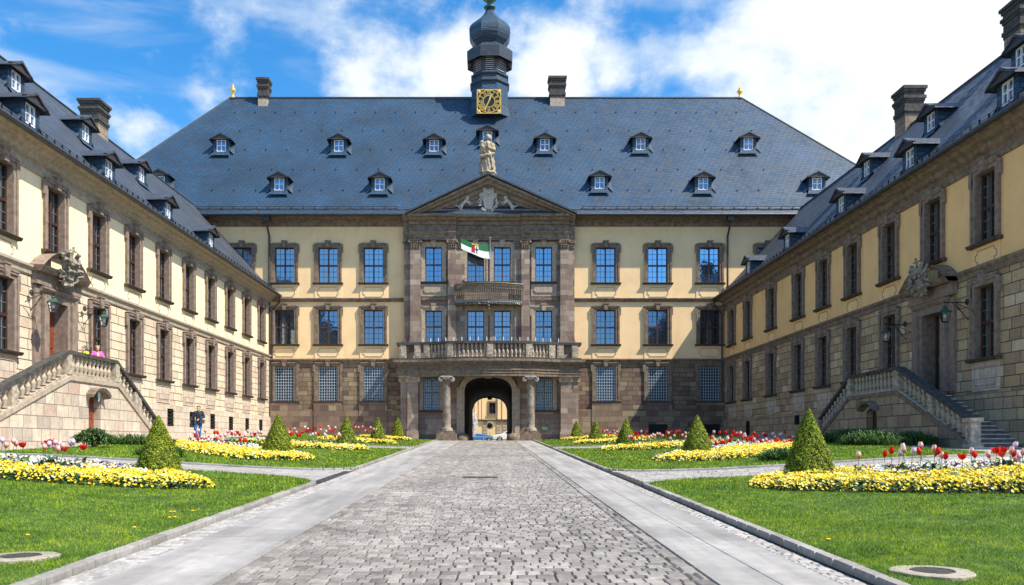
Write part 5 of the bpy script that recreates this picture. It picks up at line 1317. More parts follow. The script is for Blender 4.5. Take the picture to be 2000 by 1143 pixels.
for (s, y0, y1, r0, r1) in LAWNS:
    ysl = sorted(set([round(v, 3) for v in list(np.arange(y0, y1, 1.0)) + [y1] + [y0 + r0 * t for t in (0, .02, .06, .12, .2, .3, .45, .65, .85, 1)] + [y1 - r1 * t for t in (0, .02, .06, .12, .2, .3, .45, .65, .85, 1)]]))
    f = (lambda y: (-OUT, -lawn_inner(s, y, y0, y1, r0, r1))) if s < 0 else (lambda y: (lawn_inner(s, y, y0, y1, r0, r1), OUT))
    sheet_xy('lawn', f, ysl, 22, M['turf'], HL - .012)
    # kerb: stones along the inner edge and round the corners
    pts = []
    yy = [v for v in np.arange(y0 + r0, y1 - r1, .42)] if True else []
    c0 = [(lawn_inner(s, y0 + r0 * math.sin(t * PI/2) ** 2 * 1.0, y0, y1, r0, r1), y0 + r0 * math.sin(t * PI/2) ** 2) for t in np.linspace(0.02, 1, 9)[:-1]] if r0 else []
    c1 = [(lawn_inner(s, y1 - r1 * math.sin(t * PI/2) ** 2, y0, y1, r0, r1), y1 - r1 * math.sin(t * PI/2) ** 2) for t in np.linspace(1, 0.02, 12)] if r1 else []
    pts = ([(x, y0) for x in np.arange(OUT, 3.7 + r0 * 1.3, -.45)] if y0 > 5 else []) + c0 + [(lawn_inner(s, y, y0, y1, r0, r1), y) for y in yy] + c1 + [(x, y1) for x in np.arange(3.8 + r1 * 1.3, OUT, .45)] 
    if s > 0: P2 = [(x, y) for x, y in pts]
    else: P2 = [(-x, y) for x, y in pts]
    Vv = []; Ff = []; k = 0; wK = .115
    for i in range(len(P2) - 1):
        a, b = Vector(P2[i]), Vector(P2[i + 1]); d = b - a
        if d.length < .02: continue
        t = d.normalized(); nrm = Vector((t.y, -t.x)) * (1 if s < 0 else -1)   # towards the road / path
        a2, b2 = a + t * .004, b - t * .004
        q = [a2, b2, b2 + nrm * wK, a2 + nrm * wK]; hj = random.uniform(-.004, .004)
        cc = (a2 + b2 + q[2] + q[3]) / 4
        for p in q: Vv.append((p.x, p.y, gz(p.x, p.y) - .05))
        for p in q: Vv.append((p.x, p.y, gz(p.x, p.y) + HL - .008 + hj))
        for p in q: p2 = p + (cc - p) * .10; Vv.append((p2.x, p2.y, gz(p.x, p.y) + HL + .008 + hj))
        for z in range(4):
            z2 = (z + 1) % 4; Ff.append((k + z, k + z2, k + 4 + z2, k + 4 + z)); Ff.append((k + 4 + z, k + 4 + z2, k + 8 + z2, k + 8 + z))
        Ff.append((k + 8, k + 9, k + 10, k + 11)); k += 12
    me = npmesh('kerb', Vv, Ff, M['kerb']); bmm = bmesh.new(); bmm.from_mesh(me); bmesh.ops.recalc_face_normals(bmm, faces=bmm.faces); bmm.to_mesh(me); bmm.free()
    o = link('kerb', me); o['kind'] = 'structure'

# flower-bed outlines (world x, y), mirrored pairs
BED = {
 'L1': [(-5.15, 15.5), (-5.6, 16.5), (-6.6, 17.7), (-8.5, 18.7), (-13.5, 19.3), (-13.5, 15.5), (-10, 15.0), (-7.5, 14.9), (-5.8, 14.9)],
 'R1': [(5.0, 15.6), (5.35, 14.8), (7.5, 13.1), (9.4, 11.5), (12.4, 10.6), (13.5, 12), (13.3, 16.0), (10.5, 17.3), (7, 17.8), (5.4, 16.9)],
 'L2': [(-5.7, 26), (-7.5, 25.2), (-9.0, 26.2), (-10.5, 28.3), (-12.6, 31.8), (-12.4, 34.6), (-9.9, 33.5), (-8, 31), (-6.6, 29.4), (-5.7, 27.4)],
 'R2': [(5.4, 26), (6.9, 25.0), (8.6, 25.6), (10.4, 27.7), (12.4, 31.0), (12.4, 34.6), (9.9, 33.5), (8, 31), (6.6, 29.4), (5.5, 27.4)],
 'L3': [(-5.3, 36.3), (-6.5, 35.2), (-8.5, 35.6), (-11.6, 37.2), (-11.2, 39.6), (-8, 39.4), (-5.5, 38.4)],
 'R3': [(5.1, 36.3), (6.3, 35.2), (8.3, 35.6), (12.0, 36.8), (11.8, 39.6), (8, 39.4), (5.3, 38.4)],
 'L4': [(-5.4, 48), (-6.9, 46.9), (-9.5, 47.6), (-10.5, 50), (-7, 50.6), (-5.5, 49.8)],
 'R4': [(5.1, 48), (6.6, 46.6), (9.3, 47.3), (10.5, 50), (7, 50.6), (5.2, 49.8)],
 'L5': [(-5.3, 58), (-6.6, 57), (-9, 57.6), (-9.4, 59.6), (-6, 60.2)],
 'R5': [(5.0, 58), (6.3, 57), (9, 57.6), (9.4, 59.6), (6, 60.2)],
}
def inpoly(P, X_, Y_):
    inside = np.zeros(len(X_), bool); n = len(P)
    for i in range(n):
        x1, y1 = P[i]; x2, y2 = P[(i + 1) % n]
        c = ((y1 > Y_) != (y2 > Y_)) & (X_ < (x2 - x1) * (Y_ - y1) / (y2 - y1 + 1e-12) + x1); inside ^= c
    return inside
def edge_dist(P, X_, Y_):
    d = np.full(len(X_), 9.0); n = len(P)
    for i in range(n):
        a = np.array(P[i]); b = np.array(P[(i + 1) % n]); ab = b - a; t = np.clip(((X_ - a[0]) * ab[0] + (Y_ - a[1]) * ab[1]) / (ab @ ab), 0, 1)
        d = np.minimum(d, np.hypot(X_ - a[0] - t * ab[0], Y_ - a[1] - t * ab[1]))
    return d

# grass blades
def blades(name, s, y0, y1, r0, r1, bands):
    Vs = []; Fs = []; base = 0
    for (ya, yb, dens, hh, ww) in bands:
        ya, yb = max(ya, y0), min(yb, y1)
        if yb <= ya: continue
        xm = min(OUT, .76 * yb + 1.3)
        N = int((yb - ya) * (xm - 3.2) * dens); X_ = rng.uniform(3.2, xm, N); Y_ = rng.uniform(ya, yb, N)
        inn = np.array([lawn_inner(s, y, y0, y1, r0, r1) for y in np.linspace(ya, yb, 200)]); e = np.interp(Y_, np.linspace(ya, yb, 200), inn)
        ok = (X_ > e + rng.uniform(-.06, .05, N)) & (X_ < .75 * Y_ + 1.2)
        for kk, P in BED.items():
            if (kk[0] == 'L') == (s < 0):
                Pm = P; ok &= ~(inpoly(Pm, X_ * s, Y_) & (edge_dist(Pm, X_ * s, Y_) > .12))
        X_, Y_ = X_[ok] * s, Y_[ok]; N = len(X_); Z_ = gzn(X_, Y_) + HL - .02
        clump = .75 + .5 * np.sin(X_ * 1.7 + np.sin(Y_ * 1.3) * 2) * np.sin(Y_ * 1.1 + X_ * .6)
        h = hh * rng.uniform(.5, 1.25, N) * (.75 + .3 * clump); a = rng.uniform(0, 2 * PI, N); lean = rng.uniform(.2, .9, N) * h; la = rng.uniform(0, 2 * PI, N)
        wx, wy = np.cos(a) * ww / 2, np.sin(a) * ww / 2; lx, ly = np.cos(la) * lean, np.sin(la) * lean
        v = np.empty((N, 4, 3), np.float32)
        v[:, 0] = np.stack([X_ - wx, Y_ - wy, Z_], 1); v[:, 1] = np.stack([X_ + wx, Y_ + wy, Z_], 1)
        v[:, 2] = np.stack([X_ + wx * .7 + lx * .45, Y_ + wy * .7 + ly * .45, Z_ + h * .62], 1); v[:, 3] = np.stack([X_ + lx, Y_ + ly, Z_ + h], 1)
        Vs.append(v.reshape(-1, 3)); i = base + np.arange(N)[:, None] * 4; Fs.append(i + np.array([[0, 1, 2, 3]])); base += N * 4
    if not Vs: return
    o = link('grass', npmesh(name, np.concatenate(Vs), np.concatenate(Fs), M['grass'])); tag(o, kind='stuff', label=name, cat='grass')
bands = [(5.5, 8, 4200, .036, .005), (8, 11, 2600, .038, .007), (11, 15, 1400, .042, .010), (15, 20, 520, .06, .017), (20, 28, 300, .06, .024), (28, 41, 150, .065, .035), (41, 62, 60, .07, .06)]
labs = ['short green grass of the near left lawn', 'grass of the second left lawn between the side paths', 'far strip of grass left of the arch', 'short green grass of the near right lawn', 'grass of the second right lawn between the side paths', 'far strip of grass right of the arch']
for lb, (s, y0, y1, r0, r1) in zip(labs, LAWNS): blades(lb, s, y0, y1, r0, r1, bands)

# ---------------------------------------------------------------- leafy stuff
M['leaf_topiary'] = islandmat('topiary_leaf', [(0, (.04, .07, .006)), (.35, (.13, .19, .010)), (.7, (.28, .36, .018)), (1, (.50, .54, .03))], .55, .35, trans=.25, big=(7, .6, 1.3))
M['leaf_core'] = simple('topiary_core', (.03, .035, .008), .95, 20, .5)
M['leaf_dark'] = islandmat('shrub_leaf', [(0, (.02, .055, .012)), (.5, (.05, .11, .02)), (1, (.09, .18, .03))], .5, .4, trans=.2)
M['bark'] = simple('bark', (.09, .06, .04), .9, 12, .4)
M['soil'] = simple('soil', (.035, .025, .018), .95, 10, .5, bstr=.5)
def quads_oriented(P, Nrm, w, h, roll, m, name, bend=0):
    N = len(P); Nrm = Nrm / np.linalg.norm(Nrm, axis=1)[:, None]
    ref = np.where(np.abs(Nrm[:, 2:3]) < .9, np.array([[0, 0, 1.0]]), np.array([[1.0, 0, 0]])); A = np.cross(ref, Nrm); A /= np.linalg.norm(A, axis=1)[:, None]; B = np.cross(Nrm, A)
    c, s_ = np.cos(roll)[:, None], np.sin(roll)[:, None]; A2 = A * c + B * s_; B2 = -A * s_ + B * c
    w = np.broadcast_to(w, (N,))[:, None]; h = np.broadcast_to(h, (N,))[:, None]
    v = np.empty((N, 4, 3), np.float32); v[:, 0] = P - B2 * h / 2; v[:, 1] = P + A2 * w / 2 - B2 * h * .05; v[:, 2] = P + B2 * h / 2; v[:, 3] = P - A2 * w / 2 - B2 * h * .05
    return v.reshape(-1, 3), (np.arange(N)[:, None] * 4 + np.array([[0, 1, 2, 3]]))
def cone_mesh(seed, h, r, nl, ls):
    g = np.random.default_rng(seed); t = 1 - np.sqrt(g.uniform(0, 1, nl)); t = np.where(g.uniform(0, 1, nl) < .15, g.uniform(0, 1, nl), t); a = g.uniform(0, 2 * PI, nl)
    prof = lambda t: r * (1 - t) ** .82 * (1 - .06 * (1 - t) ** 8) + .03 * (1 - t)
    lump = 1 + .05 * np.sin(a * 3 + t * 7 + seed * 1.7) + .04 * np.sin(a * 7 - t * 15 + seed) + .035 * np.sin(a * 13 + t * 31 + seed)
    rr = prof(t) * lump * np.where(g.uniform(0, 1, nl) < .06, g.uniform(1.03, 1.13, nl), g.uniform(.86, 1.04, nl)) + .006
    P = np.stack([rr * np.cos(a), rr * np.sin(a), t * h + .02 + g.normal(0, .006, nl)], 1)
    Nn = np.stack([np.cos(a), np.sin(a), np.full(nl, .45)], 1) + g.normal(0, .55, (nl, 3))
    return quads_oriented(P, Nn, ls * g.uniform(.6, 1.2, nl), ls * 1.5 * g.uniform(.6, 1.3, nl), g.uniform(0, 2 * PI, nl), None, '')
def topiary(x, y, h, r, nl, ls, seed, label):
    z = gz(x, y) + HL - .02; t = empty('topiary_cone', (x, y, z), 0, label, 'topiary', 'clipped cone topiaries in the flower beds')
    V_, F_ = cone_mesh(seed, h, r, nl, ls); link('foliage', npmesh('foliage', V_, F_, M['leaf_topiary']), t)
    m = MB(); m.lathe([(r * .9 * (1 - k / 8) ** .82 + .01, .03 + h * .97 * k / 8) for k in range(9)], (0, 0, 0), 20); m.build('inner_core', M['leaf_core'], t, True)  # solid dark core fills the gaps between the leaves
    m = MB(); m.tube([(0, 0, -.05), (0, 0, h * .5)], [.06, .03], 6); m.build('trunk', M['bark'], t)
side = {-1: 'left', 1: 'right'}
ordn = ['nearest', 'second', 'third', 'fourth', 'last']
for s, lst in ((-1, [(310, 17.4, 812, .47), (543, 28.1, 810, .56), (677, 38.3, 813, .53), (738, 49.5, 815, .52), (777, 59.0, 815, .50)]), (1, [(1580, 16.9, 799, .50), (1362, 28.2, 811, .53), (1223, 38.2, 818, .50), (1164, 49.2, 822, .50), (1126, 58.8, 822, .49)])):
    for i, (px, Y, pt_, r) in enumerate(lst):
        x = mx(px, Y); h = mz(pt_, Y) - gz(x, Y) - HL
        topiary(x, Y, h, r, [26000, 16000, 9000, 6000, 5000][i], [.022, .028, .036, .045, .05][i], 10 * i + s + 3, f'green clipped cone topiary, {ordn[i]} of the row on the {side[s]} side of the road')

# pansies: a carpet nobody could count, one object per bed and colour band
pansy_y = islandmat('pansy_yellow', [(0, (.78, .42, .01)), (.2, (.80, .55, .015)), (.45, (.82, .66, .03)), (.7, (.84, .74, .10)), (.88, (.85, .80, .30)), (1, (.85, .84, .60))], .6, .2, trans=.25)
pansy_w = islandmat('pansy_white', [(0, (.78, .78, .76)), (.38, (.82, .82, .82)), (.44, (.80, .75, .35)), (.48, (.78, .78, .80)), (.50, (.30, .34, .68)), (.54, (.05, .025, .15)), (.74, (.03, .012, .07)), (.78, (.80, .80, .80))], .6, .2, trans=.2, clump=1.6)
pansy_l = islandmat('pansy_leaf', [(0, (.01, .03, .006)), (.5, (.03, .075, .014)), (1, (.06, .14, .025))], .55, .3)
def pansies(name, label, P, dens, size, mat, region, hgt=.17):
    P_ = P; xs_ = [p[0] for p in P_]; ys_ = [p[1] for p in P_]
    A = (max(xs_) - min(xs_)) * (max(ys_) - min(ys_)); N = int(A * dens)
    X_ = rng.uniform(min(xs_), max(xs_), N); Y_ = rng.uniform(min(ys_), max(ys_), N); ok = inpoly(P_, X_, Y_)
    d = edge_dist(P_, X_, Y_)
    if region is not None: ok &= region(X_, Y_, d)
    X_, Y_, d = X_[ok], Y_[ok], d[ok]; N = len(X_)
    if N == 0: return
    dome = hgt * (1 - np.exp(-d / .14)) * (1 + .25 * np.sin(X_ * 6) * np.sin(Y_ * 7 + X_)) ; Z_ = gzn(X_, Y_) + HL + .02 + dome * rng.uniform(.72, 1.1, N)
    # outward tilt at the rim, mostly facing up and to the sun/viewer
    nx_ = rng.normal(.15, .45, N); ny_ = rng.normal(-.45, .45, N); nz_ = np.full(N, .85)
    Nn = np.stack([nx_, ny_, nz_], 1); Nn /= np.linalg.norm(Nn, axis=1)[:, None]
    ref = np.array([[1.0, 0, 0]]); A1 = np.cross(Nn, ref); A1 /= np.linalg.norm(A1, axis=1)[:, None]; B1 = np.cross(Nn, A1)
    c = np.stack([X_, Y_, Z_], 1); sz = size * rng.uniform(.7, 1.2, N)
    k = 7; V_ = np.empty((N, k + 1, 3), np.float32); V_[:, 0] = c - Nn * (sz * .18)[:, None]
    ph = rng.uniform(0, 2 * PI, N)
    for i in range(k):
        a = ph + 2 * PI * i / k; rr = sz * .5 * rng.uniform(.8, 1.12, N); V_[:, i + 1] = c + A1 * (np.cos(a) * rr)[:, None] + B1 * (np.sin(a) * rr)[:, None] + Nn * (sz * rng.uniform(-.1, .12, N))[:, None]
    Fq = np.array([[0, 1 + i, 1 + (i + 1) % k] for i in range(k)]); Fa = (np.arange(N)[:, None, None] * (k + 1) + Fq[None]).reshape(-1, 3)
    o = link(name, npmesh(name, V_.reshape(-1, 3), Fa, mat, 3)); tag(o, label, 'pansies', kind='stuff')
def bedleaves(label, P, dens, size, hgt=.15):
    xs_ = [p[0] for p in P]; ys_ = [p[1] for p in P]; N = int((max(xs_) - min(xs_)) * (max(ys_) - min(ys_)) * dens)
    X_ = rng.uniform(min(xs_), max(xs_), N); Y_ = rng.uniform(min(ys_), max(ys_), N); ok = inpoly(P, X_, Y_); X_, Y_ = X_[ok], Y_[ok]; N = len(X_); d = edge_dist(P, X_, Y_)
    Z_ = gzn(X_, Y_) + HL + (hgt * (1 - np.exp(-d / .12)) + .01) * rng.uniform(.15, 1.0, N)
    V_, F_ = quads_oriented(np.stack([X_, Y_, Z_], 1), np.stack([rng.normal(0, .6, N), rng.normal(-.3, .6, N), np.full(N, .8)], 1), size * .6, size * rng.uniform(.8, 1.5, N), rng.uniform(0, 6.28, N), None, '')
    o = link('bed_foliage', npmesh('bed_foliage', V_, F_, pansy_l)); tag(o, label, 'leaves', kind='stuff')
    m = MB(); cx = sum(xs_) / len(xs_); cy = sum(ys_) / len(ys_)
    so_ = MB(); so_.add([(x, y, gz(x, y) + HL + .012) for x, y in P] + [(cx, cy, gz(cx, cy) + HL + .03)], [((i + 1) % len(P), i, len(P)) if False else (i, (i + 1) % len(P), len(P)) for i in range(len(P))])
    so_.build('soil', M['soil'])['kind'] = 'structure'
spec = {'L1': (310, .054, 1), 'R1': (310, .054, 1), 'L2': (230, .070, 1.2), 'R2': (230, .070, 1.2), 'L3': (150, .09, 1.3), 'R3': (150, .09, 1.3), 'L4': (110, .11, 1.4), 'R4': (110, .11, 1.4), 'L5': (90, .12, 1.4), 'R5': (90, .12, 1.4)}
bname = {'1': 'front', '2': 'second', '3': 'third', '4': 'fourth', '5': 'farthest'}
backd = {'L1': lambda X_, Y_: (X_ < -6.9) & (Y_ > 16.3 + .12 * (-X_ - 6) + .35 * np.sin(X_ * 2.3)), 'R1': lambda X_, Y_: (X_ > 7.6) & (Y_ > 15.9 - .42 * (X_ - 7.6) + .30 * np.sin(X_ * 2.1))}
for k_, (dn, sz, lh) in spec.items():
    P = BED[k_]; sd_ = 'left' if k_[0] == 'L' else 'right'; s = -1 if k_[0] == 'L' else 1
    if k_ in backd: isb = backd[k_]
    elif k_[1] in '23':
        cyy = {'2': 29.0, '3': 37.6}[k_[1]]; isb = (lambda X_, Y_, c=cyy, q=k_: Y_ > c + ((np.abs(X_) - 8) * .75 if q[1] == '2' else 0) + .3 * np.sin(X_ * 3))
    else: isb = lambda X_, Y_: np.zeros(len(X_), bool)
    pansies('yellow_pansies', f'yellow pansies edging the {bname[k_[1]]} flower bed on the {sd_}', P, dn, sz, pansy_y, lambda X_, Y_, d, f=isb: (~f(X_, Y_)) | ((rng.uniform(0, 1, len(X_)) < .18)))
    if k_[1] in '123': pansies('white_and_purple_pansies', f'white and dark purple pansies at the back of the {bname[k_[1]]} flower bed on the {sd_}', P, dn * .9, sz, pansy_w, lambda X_, Y_, d, f=isb: f(X_, Y_))
    bedleaves(f'low dark green leaves between the pansies of the {bname[k_[1]]} {sd_} bed', P, dn * 2.6, sz * 1.3)

# tulips
def petalmat(name, stops, rough=.45):
    m, nt, bs = newmat(name); tc = nn(nt, 'ShaderNodeTexCoord'); sp = nn(nt, 'ShaderNodeSeparateXYZ'); nt.links.new(tc.outputs['Object'], sp.inputs[0])
    n = noise(nt, tc.outputs['Object'], 30, 3); zz = mth(nt, 'ADD', mth(nt, 'DIVIDE', sp.outputs[2], .11), mth(nt, 'MULTIPLY', mth(nt, 'SUBTRACT', n, .5), .6))
    c = ramp(nt, zz, stops); nt.links.new(c, bs.inputs['Base Color']); bs.inputs['Roughness'].default_value = rough; bs.inputs['Specular IOR Level'].default_value = .3
    tr = nn(nt, 'ShaderNodeBsdfTranslucent'); nt.links.new(c, tr.inputs[0]); mx_ = nn(nt, 'ShaderNodeMixShader'); mx_.inputs[0].default_value = .3
    nt.links.new(bs.outputs[0], mx_.inputs[1]); nt.links.new(tr.outputs[0], mx_.inputs[2]); nt.links.new(mx_.outputs[0], nt.nodes['Material Output'].inputs[0]); return m
TM = {'red': petalmat('tulip_red', [(0, (.50, .05, .01)), (.3, (.62, .012, .008)), (1, (.70, .02, .012))]), 'pink': petalmat('tulip_pink', [(0, (.60, .16, .14)), (.45, (.72, .25, .22)), (.85, (.82, .62, .58))]), 'lilac': petalmat('tulip_lilac', [(0, (.50, .25, .42)), (.5, (.62, .42, .62)), (.9, (.84, .78, .82))])}
M['stem'] = simple('tulip_stem', (.10, .20, .04), .5, 8, .2)
M['tleaf'] = simple('tulip_leaf', (.055, .14, .045), .45, 6, .3)
def tulip_meshes(kind, opened, seed):
    g = random.Random(seed); m = MB(); R_ = .036 * (1.35 if opened else 1); Hh = .10 * (.8 if opened else 1)
    for i in range(6):
        a0 = 2 * PI * i / 6 + (.5 if i % 2 else 0) * .1; outer = i % 2; rings_ = []
        for j in range(6):
            t = j / 5; rad = R_ * (math.sin(min(1, t * 1.7 + .12) * PI/2) - (0 if opened else .38 * max(0, t - .5) * 2)) * (1.0 if outer else .9) + (R_ * .22 * max(0, t - .5) * 2 if opened else 0)
            wd_ = .72 * math.sin(PI * (.16 + .80 * t)) ** .7; z = Hh * t
            rings_.append([(rad * math.cos(a0 + q * wd_) * (1 - .06 * abs(q)), rad * math.sin(a0 + q * wd_) * (1 - .06 * abs(q)), z) for q in (-1, -.5, 0, .5, 1)])
        k = len(m.v); vs = [p for r_ in rings_ for p in r_]; m.add(vs, [(j * 5 + q, j * 5 + q + 1, j * 5 + q + 6, j * 5 + q + 5) for j in range(5) for q in range(4)])
    m.xf(Matrix.Scale(1.45, 4))
    return m.mesh('bloom', TM[kind], True)
blm = {(k, o): tulip_meshes(k, o, 1) for k in TM for o in (0, 1)}
stems = []
for v in range(6):
    g = random.Random(v); dx_, dy_ = g.uniform(-.06, .06), g.uniform(-.05, .05); hS = 1.0
    m = MB(); m.tube([(0, 0, 0), (dx_ * .3, dy_ * .3, .5), (dx_, dy_, 1.0)], [.007, .006, .006], 5); me = m.mesh('stem', M['stem'])
    l = MB()
    for q in range(3):
        a = g.uniform(0, 6.28); L_ = g.uniform(.5, .8); pr = None
        for j in range(6):
            t = j / 5; r_ = .02 + .16 * t * t; z = L_ * math.sin(t * 1.9) / math.sin(1.9) * .95 if t < .85 else L_ * .97; w_ = .028 * math.sin(PI * (.1 + .88 * t))
            c_ = Vector((r_ * math.cos(a), r_ * math.sin(a), z)); sd2 = Vector((-math.sin(a), math.cos(a), 0)) * w_; cur = (c_ - sd2, c_ + sd2)
            if pr: l.quad(pr[0], pr[1], cur[1], cur[0])
            pr = cur
    stems.append((me, l.mesh('leaf', M['tleaf'], True), dx_, dy_))
tcount = [0]
def tulip(px, py, Y, kind, opened, label, group, scale=1.0):
    x = mx(px, Y); zt_ = mz(py, Y); zb = gz(x, Y) + HL; H_ = max(.22, zt_ - zb); v = tcount[0] % 6; tcount[0] += 1; me, lf, dx_, dy_ = stems[v]
    t = empty('tulip', (x - dx_ * H_, Y - dy_ * H_, zb), 0, label, 'tulip', group)
    s_ = link('stem', me, t); s_.scale = (1, 1, H_ - .05); s_.scale = (H_ if False else 1, 1, H_ - .05)
    b = link('bloom', blm[(kind, opened)], t, (dx_, dy_, H_ - .06)); b.rotation_euler = (random.uniform(-.25, .25), random.uniform(-.25, .25), random.uniform(0, 6)); b.scale = (scale,) * 3
    l = link('leaf', lf, t); l.scale = (1.2, 1.2, min(.42, H_ * .8)); l.rotation_euler = (0, 0, random.uniform(0, 6))
    return t
K = {'r': ('red', 0), 'R': ('red', 1), 'p': ('pink', 0), 'l': ('lilac', 0)}
cn = {'r': 'red', 'R': 'wide open red', 'p': 'pink and white', 'l': 'pale lilac'}
OW = ['first', 'second', 'third', 'fourth', 'fifth', 'sixth', 'seventh', 'eighth', 'ninth', 'tenth', 'eleventh', 'twelfth', 'thirteenth', 'fourteenth', 'fifteenth', 'sixteenth', 'seventeenth', 'eighteenth', 'nineteenth', 'twentieth']
def ordw(i): return OW[i] if i < 20 else ('thirtieth' if i == 29 else ['twenty', 'thirty', 'forty'][(i + 1) // 10 - 2] + '-' + OW[(i + 1) % 10 - 1])
placed = []
near = {
 'left': (16.9, [(3, 861, 'l'), (12, 870, 'p'), (25, 863, 'p'), (33, 867, 'p'), (47, 869, 'R'), (84, 866, 'p'), (86, 874, 'p'), (95, 864, 'R'), (101, 863, 'R'), (96, 868, 'l'), (109, 865, 'l'), (106, 873, 'p'), (112, 878, 'p'), (117, 869, 'p'), (120, 877, 'R'), (140, 866, 'l'), (146, 864, 'l'), (161, 874, 'R'), (122, 872, 'p'), (89, 870, 'p')]),
 'right': (15.6, [(1676, 890, 'p'), (1729, 888, 'r'), (1741, 881, 'r'), (1756, 885, 'l'), (1764, 874, 'p'), (1767, 879, 'p'), (1781, 881, 'l'), (1800, 871, 'p'), (1798, 883, 'r'), (1825, 877, 'p'), (1824, 886, 'r'), (1836, 882, 'r'), (1838, 890, 'p'), (1848, 892, 'r'), (1880, 892, 'R'), (1897, 882, 'p'), (1903, 889, 'r'), (1937, 889, 'p'), (1945, 880, 'R'), (1960, 879, 'R'), (1958, 887, 'R'), (1974, 880, 'p'), (1980, 870, 'l'), (1982, 887, 'r'), (1982, 897, 'p'), (1993, 892, 'l'), (1997, 884, 'p')])}
pos = {'left': lambda i: 'left', 'right': lambda i: 'right'}
for sd_, (Y, lst) in near.items():
    for px, py, c in lst:
        k, o = K[c]; placed.append((cn[c], 'front', sd_, px, tulip(px, py, Y + random.uniform(-.5, .7), k, o, '', f'{cn[c]} tulips in the front {sd_} bed', 1.0)))
rt = random.Random(21)
def cluster(n, x0, x1, ytop, ybot, Y0, Y1, sd_, bed):
    for i in range(n):
        px = x0 + (x1 - x0) * (i + rt.random()) / n; t = rt.random(); py = ytop(px) + t * (ybot(px) - ytop(px)); Y = Y1 + (Y0 - Y1) * t
        c = rt.choice('rrRrpppl' if sd_ == 'left' else 'rrRrrpppp'); k, o = K[c]
        placed.append((cn[c], bed, sd_, px, tulip(px, py, Y, k, o, '', f'{cn[c]} tulips in the {bed} {sd_} bed', 1.15)))
cluster(44, 372, 535, lambda p: 842, lambda p: 862, 29.8, 33.2, 'left', 'second')
cluster(34, 562, 668, lambda p: 833 + (668 - p) * .04, lambda p: 853, 36.8, 39.2, 'left', 'third')
cluster(14, 690, 735, lambda p: 833, lambda p: 843, 48.5, 50.2, 'left', 'fourth')
cluster(60, 1383, 1552, lambda p: 845, lambda p: 868, 29.8, 33.2, 'right', 'second')
cluster(42, 1225, 1375, lambda p: 842, lambda p: 858, 36.8, 39.2, 'right', 'third')
cluster(16, 1176, 1222, lambda p: 841, lambda p: 850, 48.5, 50.2, 'right', 'fourth')

grp = {}
for c_, b_, s_, px, o in placed: grp.setdefault((c_, b_, s_), []).append((px, o))
for (c_, b_, s_), L_ in grp.items():
    L_.sort(key=lambda q: q[0])
    for i, (px, o) in enumerate(L_): o['label'] = f'{c_} tulip, {ordw(i)} of its colour from the left in the {b_} {s_} bed'; o['category'] = 'tulip'

# leafy shrubs and day-lily clumps by the stairs
def clump(x, y, w_, d_, h, n, L_, wd, label, name='shrub', mat='leaf_dark', arch=True, cat='shrub'):
    z = gz(x, y) + HL - .03; t = empty(name, (x, y, z), 0, label, cat)
    g = np.random.default_rng(int(abs(x) * 100 + y)); Vs = []; Fs = []; b = 0
    m = MB()
    for i in range(n):
        cx, cy = g.uniform(-1, 1), g.uniform(-1, 1)
        if cx * cx + cy * cy > 1: continue
        a = g.uniform(0, 6.28); f = (1 - (cx * cx + cy * cy) * .5); hz = h * f * g.uniform(.5, 1.1); px, py = cx * w_/2, cy * d_/2; ll = L_ * g.uniform(.6, 1.2)
        if arch:
            P = [(px, py, 0), (px + .15 * ll * math.cos(a), py + .15 * ll * math.sin(a), hz * .6), (px + .5 * ll * math.cos(a), py + .5 * ll * math.sin(a), hz), (px + 1.0 * ll * math.cos(a), py + 1.0 * ll * math.sin(a), hz * .72)]
        else:
            zz = hz; P = [(px, py, zz), (px + .3 * ll * math.cos(a), py + .3 * ll * math.sin(a), zz + .04), (px + .65 * ll * math.cos(a), py + .65 * ll * math.sin(a), zz + .03), (px + ll * math.cos(a), py + ll * math.sin(a), zz - .03)]
        ws = [.3, 1, .9, .05]; sx, sy = -math.sin(a) * wd/2, math.cos(a) * wd/2
        vs = []
        for p, q in zip(P, ws): vs += [(p[0] - sx * q, p[1] - sy * q, p[2]), (p[0] + sx * q, p[1] + sy * q, p[2])]
        m.add(vs, [(0, 1, 3, 2), (2, 3, 5, 4), (4, 5, 7, 6)])
    m.build('foliage', M[mat], t)
    m = MB(); 
    for i in range(7): m.tube([(0, 0, -.02), (g.uniform(-1, 1) * w_ * .3, g.uniform(-1, 1) * d_ * .3, h * .6)], [.02, .008], 4)
    m.build('stems', M['bark'], t)
    return t
clump(-13.3, 27.6, 1.3, 1.0, .62, 1500, .16, .05, 'bushy green peony shrub beside the little door of the left stairs', 'shrub', arch=False)
clump(-13.5, 31.0, 3.6, 1.4, .42, 1500, .35, .03, 'low patch of strappy day lilies in front of the left stairs', 'day_lilies', cat='plant')
clump(-9.7, 24.3, 1.4, 1.2, .40, 700, .35, .03, 'dark strappy leaf clump at the right of the nearest left topiary cone', 'day_lilies', cat='plant')
clump(14.0, 30.0, 2.0, 1.6, .60, 1500, .4, .035, 'dark leafy patch before the shaded right stairs, near the cone topiary', 'day_lilies', cat='plant')
clump(14.9, 33.2, 3.2, 1.6, .62, 1700, .4, .035, 'dark leafy patch along the shaded right stairs under the little door', 'day_lilies', cat='plant')
clump(16.0, 31.0, 2.0, 1.2, .55, 1200, .4, .035, 'dark leafy patch beside the newel post of the shaded right stairs', 'day_lilies', cat='plant')
clump(8.4, 23.6, 1.2, .8, .38, 700, .3, .03, 'fresh green leaf clump at the left of the nearest right topiary cone', 'day_lilies', cat='plant')
M['dand'] = simple('dandelion', (.85, .45, .01), .7, 60, .15)
